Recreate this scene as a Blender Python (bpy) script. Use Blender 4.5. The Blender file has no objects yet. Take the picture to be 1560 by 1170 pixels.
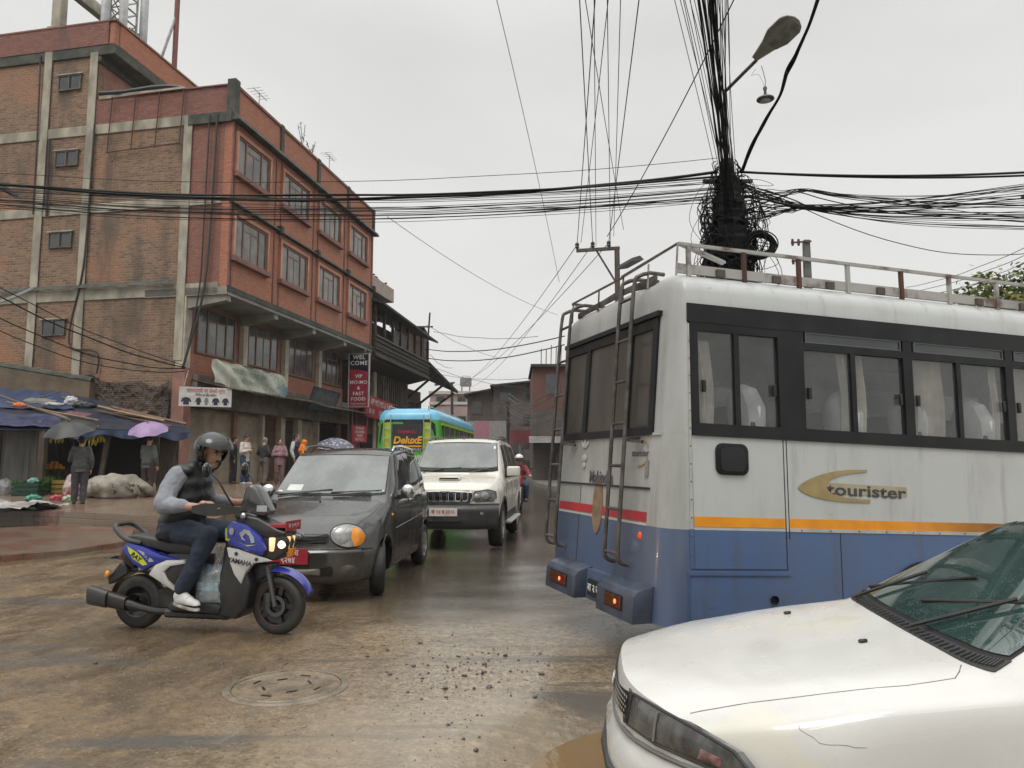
import bpy, bmesh, math, random
from mathutils import Vector, Matrix, noise
random.seed(7)
SC = bpy.context.scene
COL = SC.collection
PITCH = math.radians(5.9); EYE = 1.5; FPX = 1127.0
_sp, _cp = math.sin(PITCH), math.cos(PITCH)
rad = math.radians
def ray(px, py):
 cx = (px-780)/FPX; cy = (585-py)/FPX
 return Vector((cx, _cp-cy*_sp, _sp+cy*_cp))
def at_y(px, py, Y):
 d = ray(px, py); return Vector((0, 0, EYE)) + d*(Y/d.y)
def at_z(px, py, z=0.0):
 d = ray(px, py); return Vector((0, 0, EYE)) + d*((z-EYE)/d.z)
cam_d = bpy.data.cameras.new('camera'); cam = bpy.data.objects.new('camera', cam_d); COL.objects.link(cam)
cam.location = (0, 0, EYE); cam.rotation_euler = (rad(90)+PITCH, 0, 0)
cam_d.sensor_width = 36; cam_d.lens = FPX/1560*36; cam_d.clip_end = 3000; cam_d.clip_start = 0.05
SC.camera = cam
vs = SC.view_settings
vs.view_transform = 'Standard'; vs.look = 'None'; vs.exposure = .16; vs.gamma = 1
try: vs.use_curve_mapping = False
except Exception: pass
MATS = {}
def _new(name):
 m = bpy.data.materials.new(name); m.use_nodes = True
 nt = m.node_tree; nt.nodes.clear()
 out = nt.nodes.new('ShaderNodeOutputMaterial'); b = nt.nodes.new('ShaderNodeBsdfPrincipled')
 nt.links.new(b.outputs[0], out.inputs['Surface'])
 return m, nt, b, out
def c4(c): return (c[0], c[1], c[2], 1)
def mixc(nt, fac, a, b, blend='MIX'):
 n = nt.nodes.new('ShaderNodeMix'); n.data_type = 'RGBA'; n.blend_type = blend
 for idx, val in ((0, fac), (6, a), (7, b)):
  if hasattr(val, 'is_linked') or isinstance(val, bpy.types.NodeSocket): nt.links.new(val, n.inputs[idx])
  else: n.inputs[idx].default_value = val if idx == 0 else c4(val)
 return n.outputs[2]
def mth(nt, op, a, b=None, c=None, clamp=False):
 n = nt.nodes.new('ShaderNodeMath'); n.operation = op; n.use_clamp = clamp
 for i, val in enumerate((a, b, c)):
  if val is None: continue
  if isinstance(val, bpy.types.NodeSocket): nt.links.new(val, n.inputs[i])
  else: n.inputs[i].default_value = val
 return n.outputs[0]
def nz(nt, vec, scale, detail=4, rough=.55, dist=0, dim='3D'):
 n = nt.nodes.new('ShaderNodeTexNoise'); n.inputs['Scale'].default_value = scale
 n.inputs['Detail'].default_value = detail; n.inputs['Roughness'].default_value = rough; n.inputs['Distortion'].default_value = dist
 if vec is not None: nt.links.new(vec, n.inputs['Vector'])
 return n.outputs['Fac']
def ramp(nt, fac, lo, hi, v0=0., v1=1.):
 n = nt.nodes.new('ShaderNodeMapRange'); n.interpolation_type = 'SMOOTHSTEP'
 nt.links.new(fac, n.inputs[0])
 for i, v in ((1, lo), (2, hi), (3, v0), (4, v1)): n.inputs[i].default_value = v
 return n.outputs[0]
def objco(nt, kind='Object', scale=None):
 t = nt.nodes.new('ShaderNodeTexCoord'); o = t.outputs[kind]
 if scale:
  mp = nt.nodes.new('ShaderNodeMapping'); nt.links.new(o, mp.inputs[0]); mp.inputs['Scale'].default_value = scale; o = mp.outputs[0]
 return o
def bump(nt, b, h, strength, dist=0.02):
 n = nt.nodes.new('ShaderNodeBump'); n.inputs['Strength'].default_value = strength; n.inputs['Distance'].default_value = dist
 nt.links.new(h, n.inputs['Height']); nt.links.new(n.outputs[0], b.inputs['Normal'])
 return n
def M(name, col, rough=.5, metal=0., col2=None, vscale=4., lo=.35, hi=.65, bmp=0., bscale=40., coat=0., spec=.5, emit=None, estr=0., stretch=None, detail=5, alpha=None, rvar=0.):
 """one procedural surface: colour broken up by noise, roughness, optional bump"""
 if name in MATS: return MATS[name]
 m, nt, b, out = _new(name)
 co = objco(nt, 'Object', stretch)
 n = nz(nt, co, vscale, detail)
 if col2 is None: col2 = tuple(min(1, c*.8) for c in col)
 f = ramp(nt, n, lo, hi)
 nt.links.new(mixc(nt, f, col, col2), b.inputs['Base Color'])
 b.inputs['Metallic'].default_value = metal
 if rvar:
  nt.links.new(ramp(nt, nz(nt, co, vscale*2.3, 4), .35, .65, max(.02, rough-rvar), rough+rvar), b.inputs['Roughness'])
 else: b.inputs['Roughness'].default_value = rough
 b.inputs['Coat Weight'].default_value = coat; b.inputs['Coat Roughness'].default_value = .06
 b.inputs['Specular IOR Level'].default_value = spec
 if bmp: bump(nt, b, nz(nt, co, bscale, 5, .6), bmp)
 if emit: b.inputs['Emission Color'].default_value = c4(emit); b.inputs['Emission Strength'].default_value = estr
 if alpha is not None: b.inputs['Alpha'].default_value = alpha
 MATS[name] = m
 return m
def Mglass(name, tint=(.5, .55, .55), rough=.02, see=.6, base=(.03, .035, .035), streak=0.):
 """window glass: partly clear, the rest a dark glossy film"""
 if name in MATS: return MATS[name]
 m, nt, b, out = _new(name)
 co = objco(nt)
 b.inputs['Base Color'].default_value = c4(base); b.inputs['Roughness'].default_value = rough
 b.inputs['Specular IOR Level'].default_value = .6
 tr = nt.nodes.new('ShaderNodeBsdfTransparent'); tr.inputs[0].default_value = c4(tint)
 gl = nt.nodes.new('ShaderNodeBsdfGlossy'); gl.inputs['Roughness'].default_value = rough; gl.inputs[0].default_value = (1, 1, 1, 1)
 mx = nt.nodes.new('ShaderNodeMixShader')
 if streak:
  nt.links.new(ramp(nt, nz(nt, co, 3, 5), .35, .7, see-streak, see), mx.inputs[0])
 else: mx.inputs[0].default_value = see
 nt.links.new(b.outputs[0], mx.inputs[1]); nt.links.new(tr.outputs[0], mx.inputs[2])
 fr = nt.nodes.new('ShaderNodeFresnel'); fr.inputs[0].default_value = 1.5
 ge = nt.nodes.new('ShaderNodeNewGeometry'); ff = mth(nt, 'MULTIPLY', fr.outputs[0], mth(nt, 'SUBTRACT', 1, ge.outputs['Backfacing']))
 m2 = nt.nodes.new('ShaderNodeMixShader'); nt.links.new(ff, m2.inputs[0])
 nt.links.new(mx.outputs[0], m2.inputs[1]); nt.links.new(gl.outputs[0], m2.inputs[2])
 nt.links.new(m2.outputs[0], out.inputs['Surface'])
 MATS[name] = m
 return m
def Mbrick(name, c1, c2, mortar, rough=.8, bw=.23, bh=.075, ms=.012, stain=(.05, .045, .04), smin=.58, smax=.75, tint=None, tmin=.45, tmax=.62, bumps=.6, wet=.0):
 if name in MATS: return MATS[name]
 m, nt, b, out = _new(name)
 uv = objco(nt, 'UV'); ob = objco(nt, 'Object')
 wn = nt.nodes.new('ShaderNodeTexNoise'); wn.inputs['Scale'].default_value = 3.; nt.links.new(uv, wn.inputs['Vector'])
 vm = nt.nodes.new('ShaderNodeVectorMath'); vm.operation = 'MULTIPLY_ADD'; nt.links.new(wn.outputs['Color'], vm.inputs[0]); vm.inputs[1].default_value = (.02, .02, 0); nt.links.new(uv, vm.inputs[2])
 br = nt.nodes.new('ShaderNodeTexBrick'); nt.links.new(vm.outputs[0], br.inputs['Vector'])
 br.inputs['Scale'].default_value = 1; br.inputs['Brick Width'].default_value = bw; br.inputs['Row Height'].default_value = bh
 br.inputs['Mortar Size'].default_value = ms; br.inputs['Mortar Smooth'].default_value = .3; br.inputs['Bias'].default_value = -.1
 br.inputs['Color1'].default_value = c4(c1); br.inputs['Color2'].default_value = c4(c2); br.inputs['Mortar'].default_value = c4(mortar)
 col = br.outputs['Color']
 if tint: col = mixc(nt, ramp(nt, nz(nt, ob, .35, 4), tmin, tmax, 0, .75), col, tint)
 col = mixc(nt, ramp(nt, nz(nt, uv, 16, 3), .4, .75, 0, .45), col, tuple(x*.45 for x in c2))
 st = objco(nt, 'Object', (1, 1, .25))
 col = mixc(nt, ramp(nt, nz(nt, st, .9, 6, .65), smin, smax, 0, .8), col, stain)
 nt.links.new(col, b.inputs['Base Color'])
 b.inputs['Roughness'].default_value = rough
 h = mth(nt, 'ADD', mth(nt, 'MULTIPLY', br.outputs['Fac'], -1), mth(nt, 'MULTIPLY', nz(nt, uv, 30, 4), .6))
 bump(nt, b, h, bumps, .015)
 MATS[name] = m
 return m
def V(*a): return Vector(a)
class MB:
 def __init__(s): s.v = []; s.f = []; s.mi = []; s.m = 0
 def add(s, vs_, fs):
  o = len(s.v); s.v += [Vector(p) for p in vs_]
  for f in fs: s.f.append(tuple(i+o for i in f)); s.mi.append(s.m)
  return s
 def mat(s, i): s.m = i; return s
 def box(s, x0, x1, y0, y1, z0, z1):
  p = [(x0, y0, z0), (x1, y0, z0), (x1, y1, z0), (x0, y1, z0), (x0, y0, z1), (x1, y0, z1), (x1, y1, z1), (x0, y1, z1)]
  return s.add(p, [(0, 3, 2, 1), (4, 5, 6, 7), (0, 1, 5, 4), (1, 2, 6, 5), (2, 3, 7, 6), (3, 0, 4, 7)])
 def hexa(s, p):
  return s.add(p, [(0, 3, 2, 1), (4, 5, 6, 7), (0, 1, 5, 4), (1, 2, 6, 5), (2, 3, 7, 6), (3, 0, 4, 7)])
 def bar(s, p0, p1, w, h, up=(0, 0, 1)):
  """rectangular bar between two points"""
  p0 = Vector(p0); p1 = Vector(p1); d = (p1-p0).normalized(); u = Vector(up)
  if abs(d.dot(u)) > .99: u = Vector((0, 1, 0))
  a = d.cross(u).normalized()*w/2; b = a.cross(d).normalized()*h/2
  P = [p0-a-b, p0+a-b, p0+a+b, p0-a+b, p1-a-b, p1+a-b, p1+a+b, p1-a+b]
  return s.add(P, [(0, 1, 2, 3), (7, 6, 5, 4), (0, 4, 5, 1), (1, 5, 6, 2), (2, 6, 7, 3), (3, 7, 4, 0)])
 def tube(s, pts, r, n=8, caps=True, sx=1., closed=False):
  pts = [Vector(p) for p in pts]; N = len(pts)
  rs = r if isinstance(r, (list, tuple)) else [r]*N
  rings = []; prev = None
  for i, p in enumerate(pts):
   if closed: t = pts[(i+1) % N]-pts[i-1]
   else: t = pts[min(i+1, N-1)]-pts[max(i-1, 0)]
   if t.length < 1e-9: t = Vector((0, 0, 1))
   t.normalize()
   if prev is None:
    u = Vector((0, 0, 1)) if abs(t.z) < .95 else Vector((1, 0, 0))
    a = t.cross(u).normalized()
   else:
    a = prev-t*prev.dot(t)
    if a.length < 1e-6: a = t.orthogonal()
    a.normalize()
   prev = a; b = t.cross(a)
   rings.append([p+a*(math.cos(2*math.pi*k/n)*rs[i]*sx)+b*(math.sin(2*math.pi*k/n)*rs[i]) for k in range(n)])
  vs_ = [q for R in rings for q in R]; fs = []
  for i in range(N if closed else N-1):
   j = (i+1) % N
   for k in range(n): fs.append((i*n+k, i*n+(k+1) % n, j*n+(k+1) % n, j*n+k))
  if caps and not closed:
   fs.append(tuple(reversed(range(n)))); fs.append(tuple((N-1)*n+k for k in range(n)))
  return s.add(vs_, fs)
 def cyl(s, p0, p1, r0, r1=None, n=16): return s.tube([p0, p1], [r0, r0 if r1 is None else r1], n)
 def lathe(s, prof, n=24, M4=None, a0=0., a1=2*math.pi):
  """profile of (r, z) turned about z"""
  full = abs(a1-a0-2*math.pi) < 1e-6; st = n if full else n+1
  vs_ = []; fs = []
  for k in range(st):
   a = a0+(a1-a0)*k/n
   for r, z in prof: vs_.append(Vector((r*math.cos(a), r*math.sin(a), z)))
  m = len(prof)
  for k in range(n):
   k2 = (k+1) % st
   for i in range(m-1): fs.append((k*m+i, k2*m+i, k2*m+i+1, k*m+i+1))
  if M4 is not None: vs_ = [M4 @ p for p in vs_]
  return s.add(vs_, fs)
 def ell(s, c, rx, ry, rz, n=14, R=None):
  c = Vector(c); vs_ = []; fs = []; m = max(6, n//2+1)
  for i in range(m+1):
   th = math.pi*i/m
   for k in range(n):
    ph = 2*math.pi*k/n
    q = Vector((rx*math.sin(th)*math.cos(ph), ry*math.sin(th)*math.sin(ph), rz*math.cos(th)))
    if R is not None: q = R @ q
    vs_.append(c+q)
  for i in range(m):
   for k in range(n): fs.append((i*n+k, (i+1)*n+k, (i+1)*n+(k+1) % n, i*n+(k+1) % n))
  return s.add(vs_, fs)
 def cap(s, p0, p1, r0, r1=None, n=12):
  r1 = r0 if r1 is None else r1
  s.ell(p0, r0, r0, r0, n); s.ell(p1, r1, r1, r1, n); return s.tube([p0, p1], [r0, r1], n)
 def prism(s, poly, f0, f1):
  """closed prism: poly of 2-D points placed by f0(u,v) and f1(u,v)"""
  n = len(poly)
  vs_ = [Vector(f0(*p)) for p in poly]+[Vector(f1(*p)) for p in poly]
  fs = [tuple(range(n)), tuple(reversed(range(n, 2*n)))]
  for i in range(n): fs.append((i, i+n, (i+1) % n+n, (i+1) % n))
  return s.add(vs_, fs)
 def grid(s, fn, nu, nv):
  vs_ = [Vector(fn(i/nu, j/nv)) for i in range(nu+1) for j in range(nv+1)]
  fs = [(i*(nv+1)+j, (i+1)*(nv+1)+j, (i+1)*(nv+1)+j+1, i*(nv+1)+j+1) for i in range(nu) for j in range(nv)]
  return s.add(vs_, fs)
 def shell(s, fn, nu, nv, th):
  """a curved sheet with thickness th along its normal"""
  P = [[Vector(fn(i/nu, j/nv)) for j in range(nv+1)] for i in range(nu+1)]
  def nrm(i, j):
   a = P[min(i+1, nu)][j]-P[max(i-1, 0)][j]; b = P[i][min(j+1, nv)]-P[i][max(j-1, 0)]
   n = a.cross(b); return n.normalized() if n.length > 1e-12 else Vector((0, 0, 1))
  A = [P[i][j] for i in range(nu+1) for j in range(nv+1)]
  B = [P[i][j]-nrm(i, j)*th for i in range(nu+1) for j in range(nv+1)]
  w = nv+1; o = len(A); fs = []
  for i in range(nu):
   for j in range(nv):
    fs.append((i*w+j, (i+1)*w+j, (i+1)*w+j+1, i*w+j+1)); fs.append((o+i*w+j, o+i*w+j+1, o+(i+1)*w+j+1, o+(i+1)*w+j))
  for i in range(nu):
   fs.append((i*w, o+i*w, o+(i+1)*w, (i+1)*w)); fs.append((i*w+nv, (i+1)*w+nv, o+(i+1)*w+nv, o+i*w+nv))
  for j in range(nv):
   fs.append((j, j+1, o+j+1, o+j)); fs.append((nu*w+j, o+nu*w+j, o+nu*w+j+1, nu*w+j+1))
  return s.add(A+B, fs)
 def loft(s, rings, caps=True):
  n = len(rings[0]); vs_ = [q for R in rings for q in R]; fs = []
  for i in range(len(rings)-1):
   for k in range(n): fs.append((i*n+k, i*n+(k+1) % n, (i+1)*n+(k+1) % n, (i+1)*n+k))
  if caps: fs.append(tuple(reversed(range(n)))); fs.append(tuple((len(rings)-1)*n+k for k in range(n)))
  return s.add(vs_, fs)
 def build(s, name, mats, parent=None, bevel=0., seg=1, smooth=35., xf=None, loc=None, rotz=0., fix=True, subsurf=0, link=True):
  me = bpy.data.meshes.new(name)
  bm = bmesh.new()
  bv = [bm.verts.new(p) for p in s.v]
  for f, mi in zip(s.f, s.mi):
   try: F = bm.faces.new([bv[i] for i in f]); F.material_index = mi
   except ValueError: pass
  bmesh.ops.remove_doubles(bm, verts=bm.verts, dist=1e-5)
  if fix: bmesh.ops.recalc_face_normals(bm, faces=bm.faces)
  if bevel:
   ed = [e for e in bm.edges if len(e.link_faces) == 2 and e.calc_face_angle(0) > rad(28)]
   bmesh.ops.bevel(bm, geom=ed, offset=bevel, segments=seg, affect='EDGES', clamp_overlap=True, profile=.5)
  uvl = bm.loops.layers.uv.new('UVMap')
  for F in bm.faces:
   n = F.normal; a = max(range(3), key=lambda k: abs(n[k]))
   for L in F.loops:
    c = L.vert.co; L[uvl].uv = (c.x, c.y) if a == 2 else ((c.y, c.z) if a == 0 else (c.x, c.z))
  if xf:
   for vv in bm.verts: vv.co = xf(vv.co)
  bm.to_mesh(me); bm.free()
  if smooth:
   me.polygons.foreach_set('use_smooth', [True]*len(me.polygons)); me.set_sharp_from_angle(angle=rad(smooth))
  for m in (mats if isinstance(mats, (list, tuple)) else [mats]): me.materials.append(m)
  o = bpy.data.objects.new(name, me)
  if link: COL.objects.link(o)
  if loc is not None: o.location = loc
  if rotz: o.rotation_euler = (0, 0, rotz)
  if parent is not None: o.parent = parent
  if subsurf:
   sm = o.modifiers.new('s', 'SUBSURF'); sm.levels = subsurf; sm.render_levels = subsurf
  return o
 def blob(s, name, mats, parent=None, voxel=.012, smooth_it=3, wr=0., wscale=9., **kw):
  """fuse everything into ONE continuous skin (voxel remesh) and smooth it"""
  o = s.build(name+'_t', mats, smooth=0, fix=True)
  r = o.modifiers.new('r', 'REMESH'); r.mode = 'VOXEL'; r.voxel_size = voxel
  if smooth_it:
   q = o.modifiers.new('q', 'SMOOTH'); q.factor = .5; q.iterations = smooth_it
  me = bake(o, True); me.name = name
  bpy.data.objects.remove(o)
  if wr:
   for vv in me.vertices:
    p = vv.co; k = noise.noise(p*wscale)+.5*noise.noise(p*wscale*2.3+Vector((7, 1, 3)))
    vv.co = p+vv.normal*(wr*k)
  me.polygons.foreach_set('use_smooth', [True]*len(me.polygons))
  ob = bpy.data.objects.new(name, me); COL.objects.link(ob)
  if parent is not None: ob.parent = parent
  return ob
TMP = bpy.data.scenes.new('scratch')
def bake(o, alone=False):
 if alone:
  COL.objects.unlink(o); TMP.collection.objects.link(o); ctx = bpy.context.temp_override(scene=TMP, view_layer=TMP.view_layers[0])
  with ctx: dg = bpy.context.evaluated_depsgraph_get(); dg.update(); return bpy.data.meshes.new_from_object(o.evaluated_get(dg))
 else: dg = bpy.context.evaluated_depsgraph_get(); dg.update()
 return bpy.data.meshes.new_from_object(o.evaluated_get(dg))
def boolean(o, cutters, op='DIFFERENCE'):
 for c in cutters:
  b = o.modifiers.new('b', 'BOOLEAN'); b.object = c; b.operation = op; b.solver = 'EXACT'
 me = bake(o); o.modifiers.clear(); old = o.data; o.data = me
 for c in cutters: bpy.data.objects.remove(c)
 me.polygons.foreach_set('use_smooth', [True]*len(me.polygons)); me.set_sharp_from_angle(angle=rad(35))
 return o
def thing(name, label, cat, loc=(0, 0, 0), rotz=0., group=None):
 o = bpy.data.objects.new(name, None); COL.objects.link(o); o.empty_display_size = .2
 o.location = loc; o.rotation_euler = (0, 0, rotz)
 return tag(o, label, cat, group)
def tag(o, label=None, cat=None, group=None, kind=None):
 if label: o['label'] = label
 if cat: o['category'] = cat
 if group: o['group'] = group
 if kind: o['kind'] = kind
 return o
def text(name, body, size, mat, M4, parent=None, depth=.004, sx=1., align='CENTER', bold=0., shear=0., spacing=1.):
 cu = bpy.data.curves.new(name, 'FONT'); cu.body = body; cu.size = size; cu.align_x = align; cu.align_y = 'CENTER'
 cu.extrude = depth/2; cu.offset = bold; cu.shear = shear; cu.space_character = spacing; cu.resolution_u = 3
 t = bpy.data.objects.new(name+'_t', cu); COL.objects.link(t)
 me = bake(t, True); bpy.data.objects.remove(t); me.name = name
 S = Matrix.Diagonal((sx, 1, 1, 1)); me.transform(M4 @ S); me.materials.clear(); me.materials.append(mat)
 o = bpy.data.objects.new(name, me); COL.objects.link(o)
 if parent is not None: o.parent = parent
 return o
def frame(o, x, y):
 """matrix with origin o, columns x, y, x cross y"""
 x = Vector(x).normalized(); y = Vector(y); z = x.cross(y).normalized(); y = z.cross(x)
 m = Matrix.Identity(4)
 for i in range(3): m[i][0] = x[i]; m[i][1] = y[i]; m[i][2] = z[i]; m[i][3] = o[i]
 return m
def copy_tree(o, parent=None):
 c = o.copy(); COL.objects.link(c); c.parent = parent
 for ch in list(o.children): copy_tree(ch, c)
 return c
def crom(pts, n=8):
 """Catmull-Rom through the points"""
 P = [Vector(p) for p in pts]; out = []
 for i in range(len(P)-1):
  a = P[max(i-1, 0)]; b = P[i]; c = P[i+1]; d = P[min(i+2, len(P)-1)]
  for k in range(n):
   t = k/n; out.append(.5*((2*b)+(c-a)*t+(2*a-5*b+4*c-d)*t*t+(3*b-a-3*c+d)*t**3))
 out.append(P[-1]); return out
def interp(tab, x):
 """piecewise smooth table lookup"""
 if x <= tab[0][0]: return tab[0][1]
 for (a, u), (b, w) in zip(tab, tab[1:]):
  if x <= b:
   t = (x-a)/(b-a); return u+(w-u)*t
 return tab[-1][1]
def sstep(a, b, x):
 t = min(1, max(0, (x-a)/(b-a))); return t*t*(3-2*t)
W = bpy.data.worlds.new('World'); SC.world = W; W.use_nodes = True
wt = W.node_tree; wt.nodes.clear()
wo = wt.nodes.new('ShaderNodeOutputWorld'); bg = wt.nodes.new('ShaderNodeBackground'); wt.links.new(bg.outputs[0], wo.inputs[0])
sky = wt.nodes.new('ShaderNodeTexSky'); sky.sky_type = 'NISHITA'; sky.sun_disc = False
SUN_EL, SUN_AZ = 58, 200
sky.sun_elevation = rad(SUN_EL); sky.sun_rotation = rad(SUN_AZ); sky.dust_density = 6; sky.air_density = 1.5
hs = wt.nodes.new('ShaderNodeHueSaturation'); hs.inputs['Saturation'].default_value = .08; hs.inputs['Value'].default_value = .9
wt.links.new(sky.outputs[0], hs.inputs['Color'])
tc = wt.nodes.new('ShaderNodeTexCoord'); sx_ = wt.nodes.new('ShaderNodeSeparateXYZ'); wt.links.new(tc.outputs['Generated'], sx_.inputs[0])
cl = wt.nodes.new('ShaderNodeMapping'); cl.inputs['Scale'].default_value = (1, 1, 3); wt.links.new(tc.outputs['Generated'], cl.inputs[0])
cloud = ramp(wt, nz(wt, cl.outputs[0], 1.6, 4, .5), .3, .7, .90, 1.04)
zen = ramp(wt, sx_.outputs['Z'], .5, 1., 7.45, 26.)
val = mth(wt, 'MULTIPLY', zen, cloud)
cc = wt.nodes.new('ShaderNodeCombineColor')
for i, k in enumerate((1.0, 1.0, .975)): wt.links.new(mth(wt, 'MULTIPLY', val, k), cc.inputs[i])
wt.links.new(mixc(wt, .88, hs.outputs[0], cc.outputs[0]), bg.inputs['Color'])
bg.inputs['Strength'].default_value = .1
sd = bpy.data.lights.new('sun', 'SUN'); sd.energy = 1.0; sd.angle = rad(25); sd.color = (1, .97, .93)
so = bpy.data.objects.new('sun', sd); COL.objects.link(so)
so.rotation_euler = (rad(90-SUN_EL), 0, rad(180-SUN_AZ))
def gz(x, y):
 d = math.hypot(x-1.45, y-3.2)+.16*noise.noise(Vector((x*1.3, y*1.3, 6)))
 z = -.20*sstep(2.12, 1.12, d)
 z += .018*noise.noise(Vector((x*.5, y*.5, 0)))*sstep(40, 12, y)
 z += .007*noise.noise(Vector((x*2.1, y*2.1, 4)))*sstep(16, 8, y)
 return z
def make_road_mat():
 m, nt, b, out = _new('wet_muddy_road')
 co = objco(nt)
 sep = nt.nodes.new('ShaderNodeSeparateXYZ'); nt.links.new(co, sep.inputs[0])
 X, Y = sep.outputs[0], sep.outputs[1]
 stretch = objco(nt, 'Object', (1, .55, 1))
 big = nz(nt, stretch, .55, 5, .6, .6); mid = nz(nt, stretch, 2.2, 6, .65, .4); fine = nz(nt, co, 42, 5, .8); gr = nz(nt, co, 15, 6, .75)
 lane = mth(nt, 'MULTIPLY', ramp(nt, X, -2.6, -.6), ramp(nt, Y, 6.3, 8.2))
 far = ramp(nt, Y, 10, 16)
 lane = mth(nt, 'MAXIMUM', lane, far)
 lane = mth(nt, 'ADD', lane, mth(nt, 'MULTIPLY_ADD', big, 1.0, -.5), clamp=True)
 mud = mixc(nt, ramp(nt, mid, .36, .62), (.24, .165, .09), (.122, .086, .049))
 sand = mixc(nt, ramp(nt, gr, .35, .65), (.34, .27, .185), (.21, .165, .11))
 sandm = mth(nt, 'MULTIPLY', ramp(nt, X, -2.4, -.5), ramp(nt, Y, 8.6, 6.4))
 sandm = mth(nt, 'ADD', sandm, mth(nt, 'MULTIPLY_ADD', big, 1.6, -.8), clamp=True)
 dirt = mixc(nt, sandm, mud, sand)
 asp = mixc(nt, ramp(nt, mid, .35, .65), (.10, .086, .067), (.064, .055, .043))
 col = mixc(nt, lane, dirt, asp)
 vo = nt.nodes.new('ShaderNodeTexVoronoi'); vo.inputs['Scale'].default_value = 22; nt.links.new(co, vo.inputs['Vector'])
 sp = mth(nt, 'MULTIPLY', ramp(nt, vo.outputs['Distance'], .22, .12), ramp(nt, mid, .38, .58))
 spc = nt.nodes.new('ShaderNodeSeparateColor'); nt.links.new(vo.outputs['Color'], spc.inputs[0])
 grit = mixc(nt, ramp(nt, spc.outputs[0], .3, .7), (.035, .028, .022), (.30, .26, .20))
 col = mixc(nt, mth(nt, 'MULTIPLY', sp, .9), col, grit)
 col = mixc(nt, ramp(nt, fine, .42, .62, 0, .5), col, (.045, .038, .03))
 col = mixc(nt, ramp(nt, nz(nt, co, 85, 3, .8), .60, .72, 0, .35), col, (.33, .28, .22))
 brk = nz(nt, co, 13, 9, .8, .2); col = mixc(nt, 1.0, col, mixc(nt, ramp(nt, brk, .34, .66), (.68, .67, .66), (1.22, 1.22, 1.22)), 'MULTIPLY')
 col = mixc(nt, mth(nt, 'MULTIPLY', ramp(nt, nz(nt, objco(nt, 'Object', (1, .8, 1)), 1.3, 6, .7, 1.), .56, .66), .45), col, (.085, .066, .056))
 tr = nz(nt, objco(nt, 'Object', (.25, 1.5, 1)), 1.1, 5, .6, .8)
 col = mixc(nt, mth(nt, 'MULTIPLY', ramp(nt, tr, .52, .66), mth(nt, 'SUBTRACT', 1, lane)), col, (.09, .08, .068))
 fx = mth(nt, 'MULTIPLY', mth(nt, 'ADD', X, .30), .78); fy = mth(nt, 'MULTIPLY', mth(nt, 'ADD', Y, -4.15), 1.35)
 fd = mth(nt, 'SQRT', mth(nt, 'ADD', mth(nt, 'MULTIPLY', fx, fx), mth(nt, 'MULTIPLY', fy, fy)))
 film = ramp(nt, mth(nt, 'ADD', fd, mth(nt, 'ADD', mth(nt, 'MULTIPLY_ADD', mid, 1.5, -.75), mth(nt, 'MULTIPLY_ADD', gr, .4, -.2))), 1.15, .55)
 col = mixc(nt, mth(nt, 'MULTIPLY', film, .45), col, (.27, .225, .165))
 nt.links.new(col, b.inputs['Base Color'])
 wet = mth(nt, 'ADD', mth(nt, 'MULTIPLY', big, .9), mth(nt, 'MULTIPLY', mid, .7))
 wpos = mth(nt, 'MULTIPLY', ramp(nt, X, -2.4, -.2), .30)
 wpos = mth(nt, 'ADD', wpos, mth(nt, 'MULTIPLY', lane, .16))
 wet = mth(nt, 'ADD', wet, wpos)
 wm = mth(nt, 'MAXIMUM', ramp(nt, wet, .76, .93), film)
 rough = mth(nt, 'MULTIPLY_ADD', wm, -.19, .24)
 rough = mth(nt, 'MULTIPLY_ADD', lane, -.08, rough)
 rough = mth(nt, 'ADD', rough, ramp(nt, gr, .3, .7, -.05, .07), clamp=True)
 nt.links.new(mth(nt, 'MAXIMUM', rough, .05), b.inputs['Roughness'])
 b.inputs['Specular IOR Level'].default_value = .5; b.inputs['IOR'].default_value = 1.5
 dry = mth(nt, 'MULTIPLY_ADD', wm, -.85, 1.0)
 h = mth(nt, 'ADD', mth(nt, 'MULTIPLY', gr, .6), mth(nt, 'MULTIPLY', fine, .45))
 h = mth(nt, 'MULTIPLY', h, dry)
 rip = nz(nt, objco(nt, 'Object', (1, 1.6, 1)), 7, 3, .5, .5)
 h = mth(nt, 'ADD', h, mth(nt, 'MULTIPLY', rip, mth(nt, 'MULTIPLY_ADD', wm, -.12, .25)))
 h = mth(nt, 'ADD', h, mth(nt, 'MULTIPLY', ramp(nt, vo.outputs['Distance'], .3, .0), mth(nt, 'MULTIPLY', ramp(nt, mid, .45, .62), .25)))
 bump(nt, b, h, .8, .022)
 return m
ROADM = make_road_mat()
def axis_pts(segs):
 out = []
 for a, b, st in segs:
  n = max(1, round((b-a)/st)); out += [a+(b-a)*i/n for i in range(n)]
 out.append(segs[-1][1]); return out
xs = axis_pts([(-60, -16, 6), (-16, -7, .6), (-7, 4.5, .12), (4.5, 14, .8), (14, 60, 6)])
ys = axis_pts([(-12, 1, 1), (1, 12, .12), (12, 20, .5), (20, 60, 4), (60, 360, 40)])
mb = MB(); nx_, ny_ = len(xs), len(ys)
mb.add([(x, y, gz(x, y)) for x in xs for y in ys], [(i*ny_+j, (i+1)*ny_+j, (i+1)*ny_+j+1, i*ny_+j+1) for i in range(nx_-1) for j in range(ny_-1)])
tag(mb.build('road', ROADM, smooth=80), kind='structure')
mb = MB(); mb.grid(lambda u, v: (-590+1180*u, -90+680*v, -.45), 8, 8)
tag(mb.build('ground', M('earth', (.10, .085, .06), .8, col2=(.06, .05, .04), vscale=.05)), kind='structure')
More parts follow.
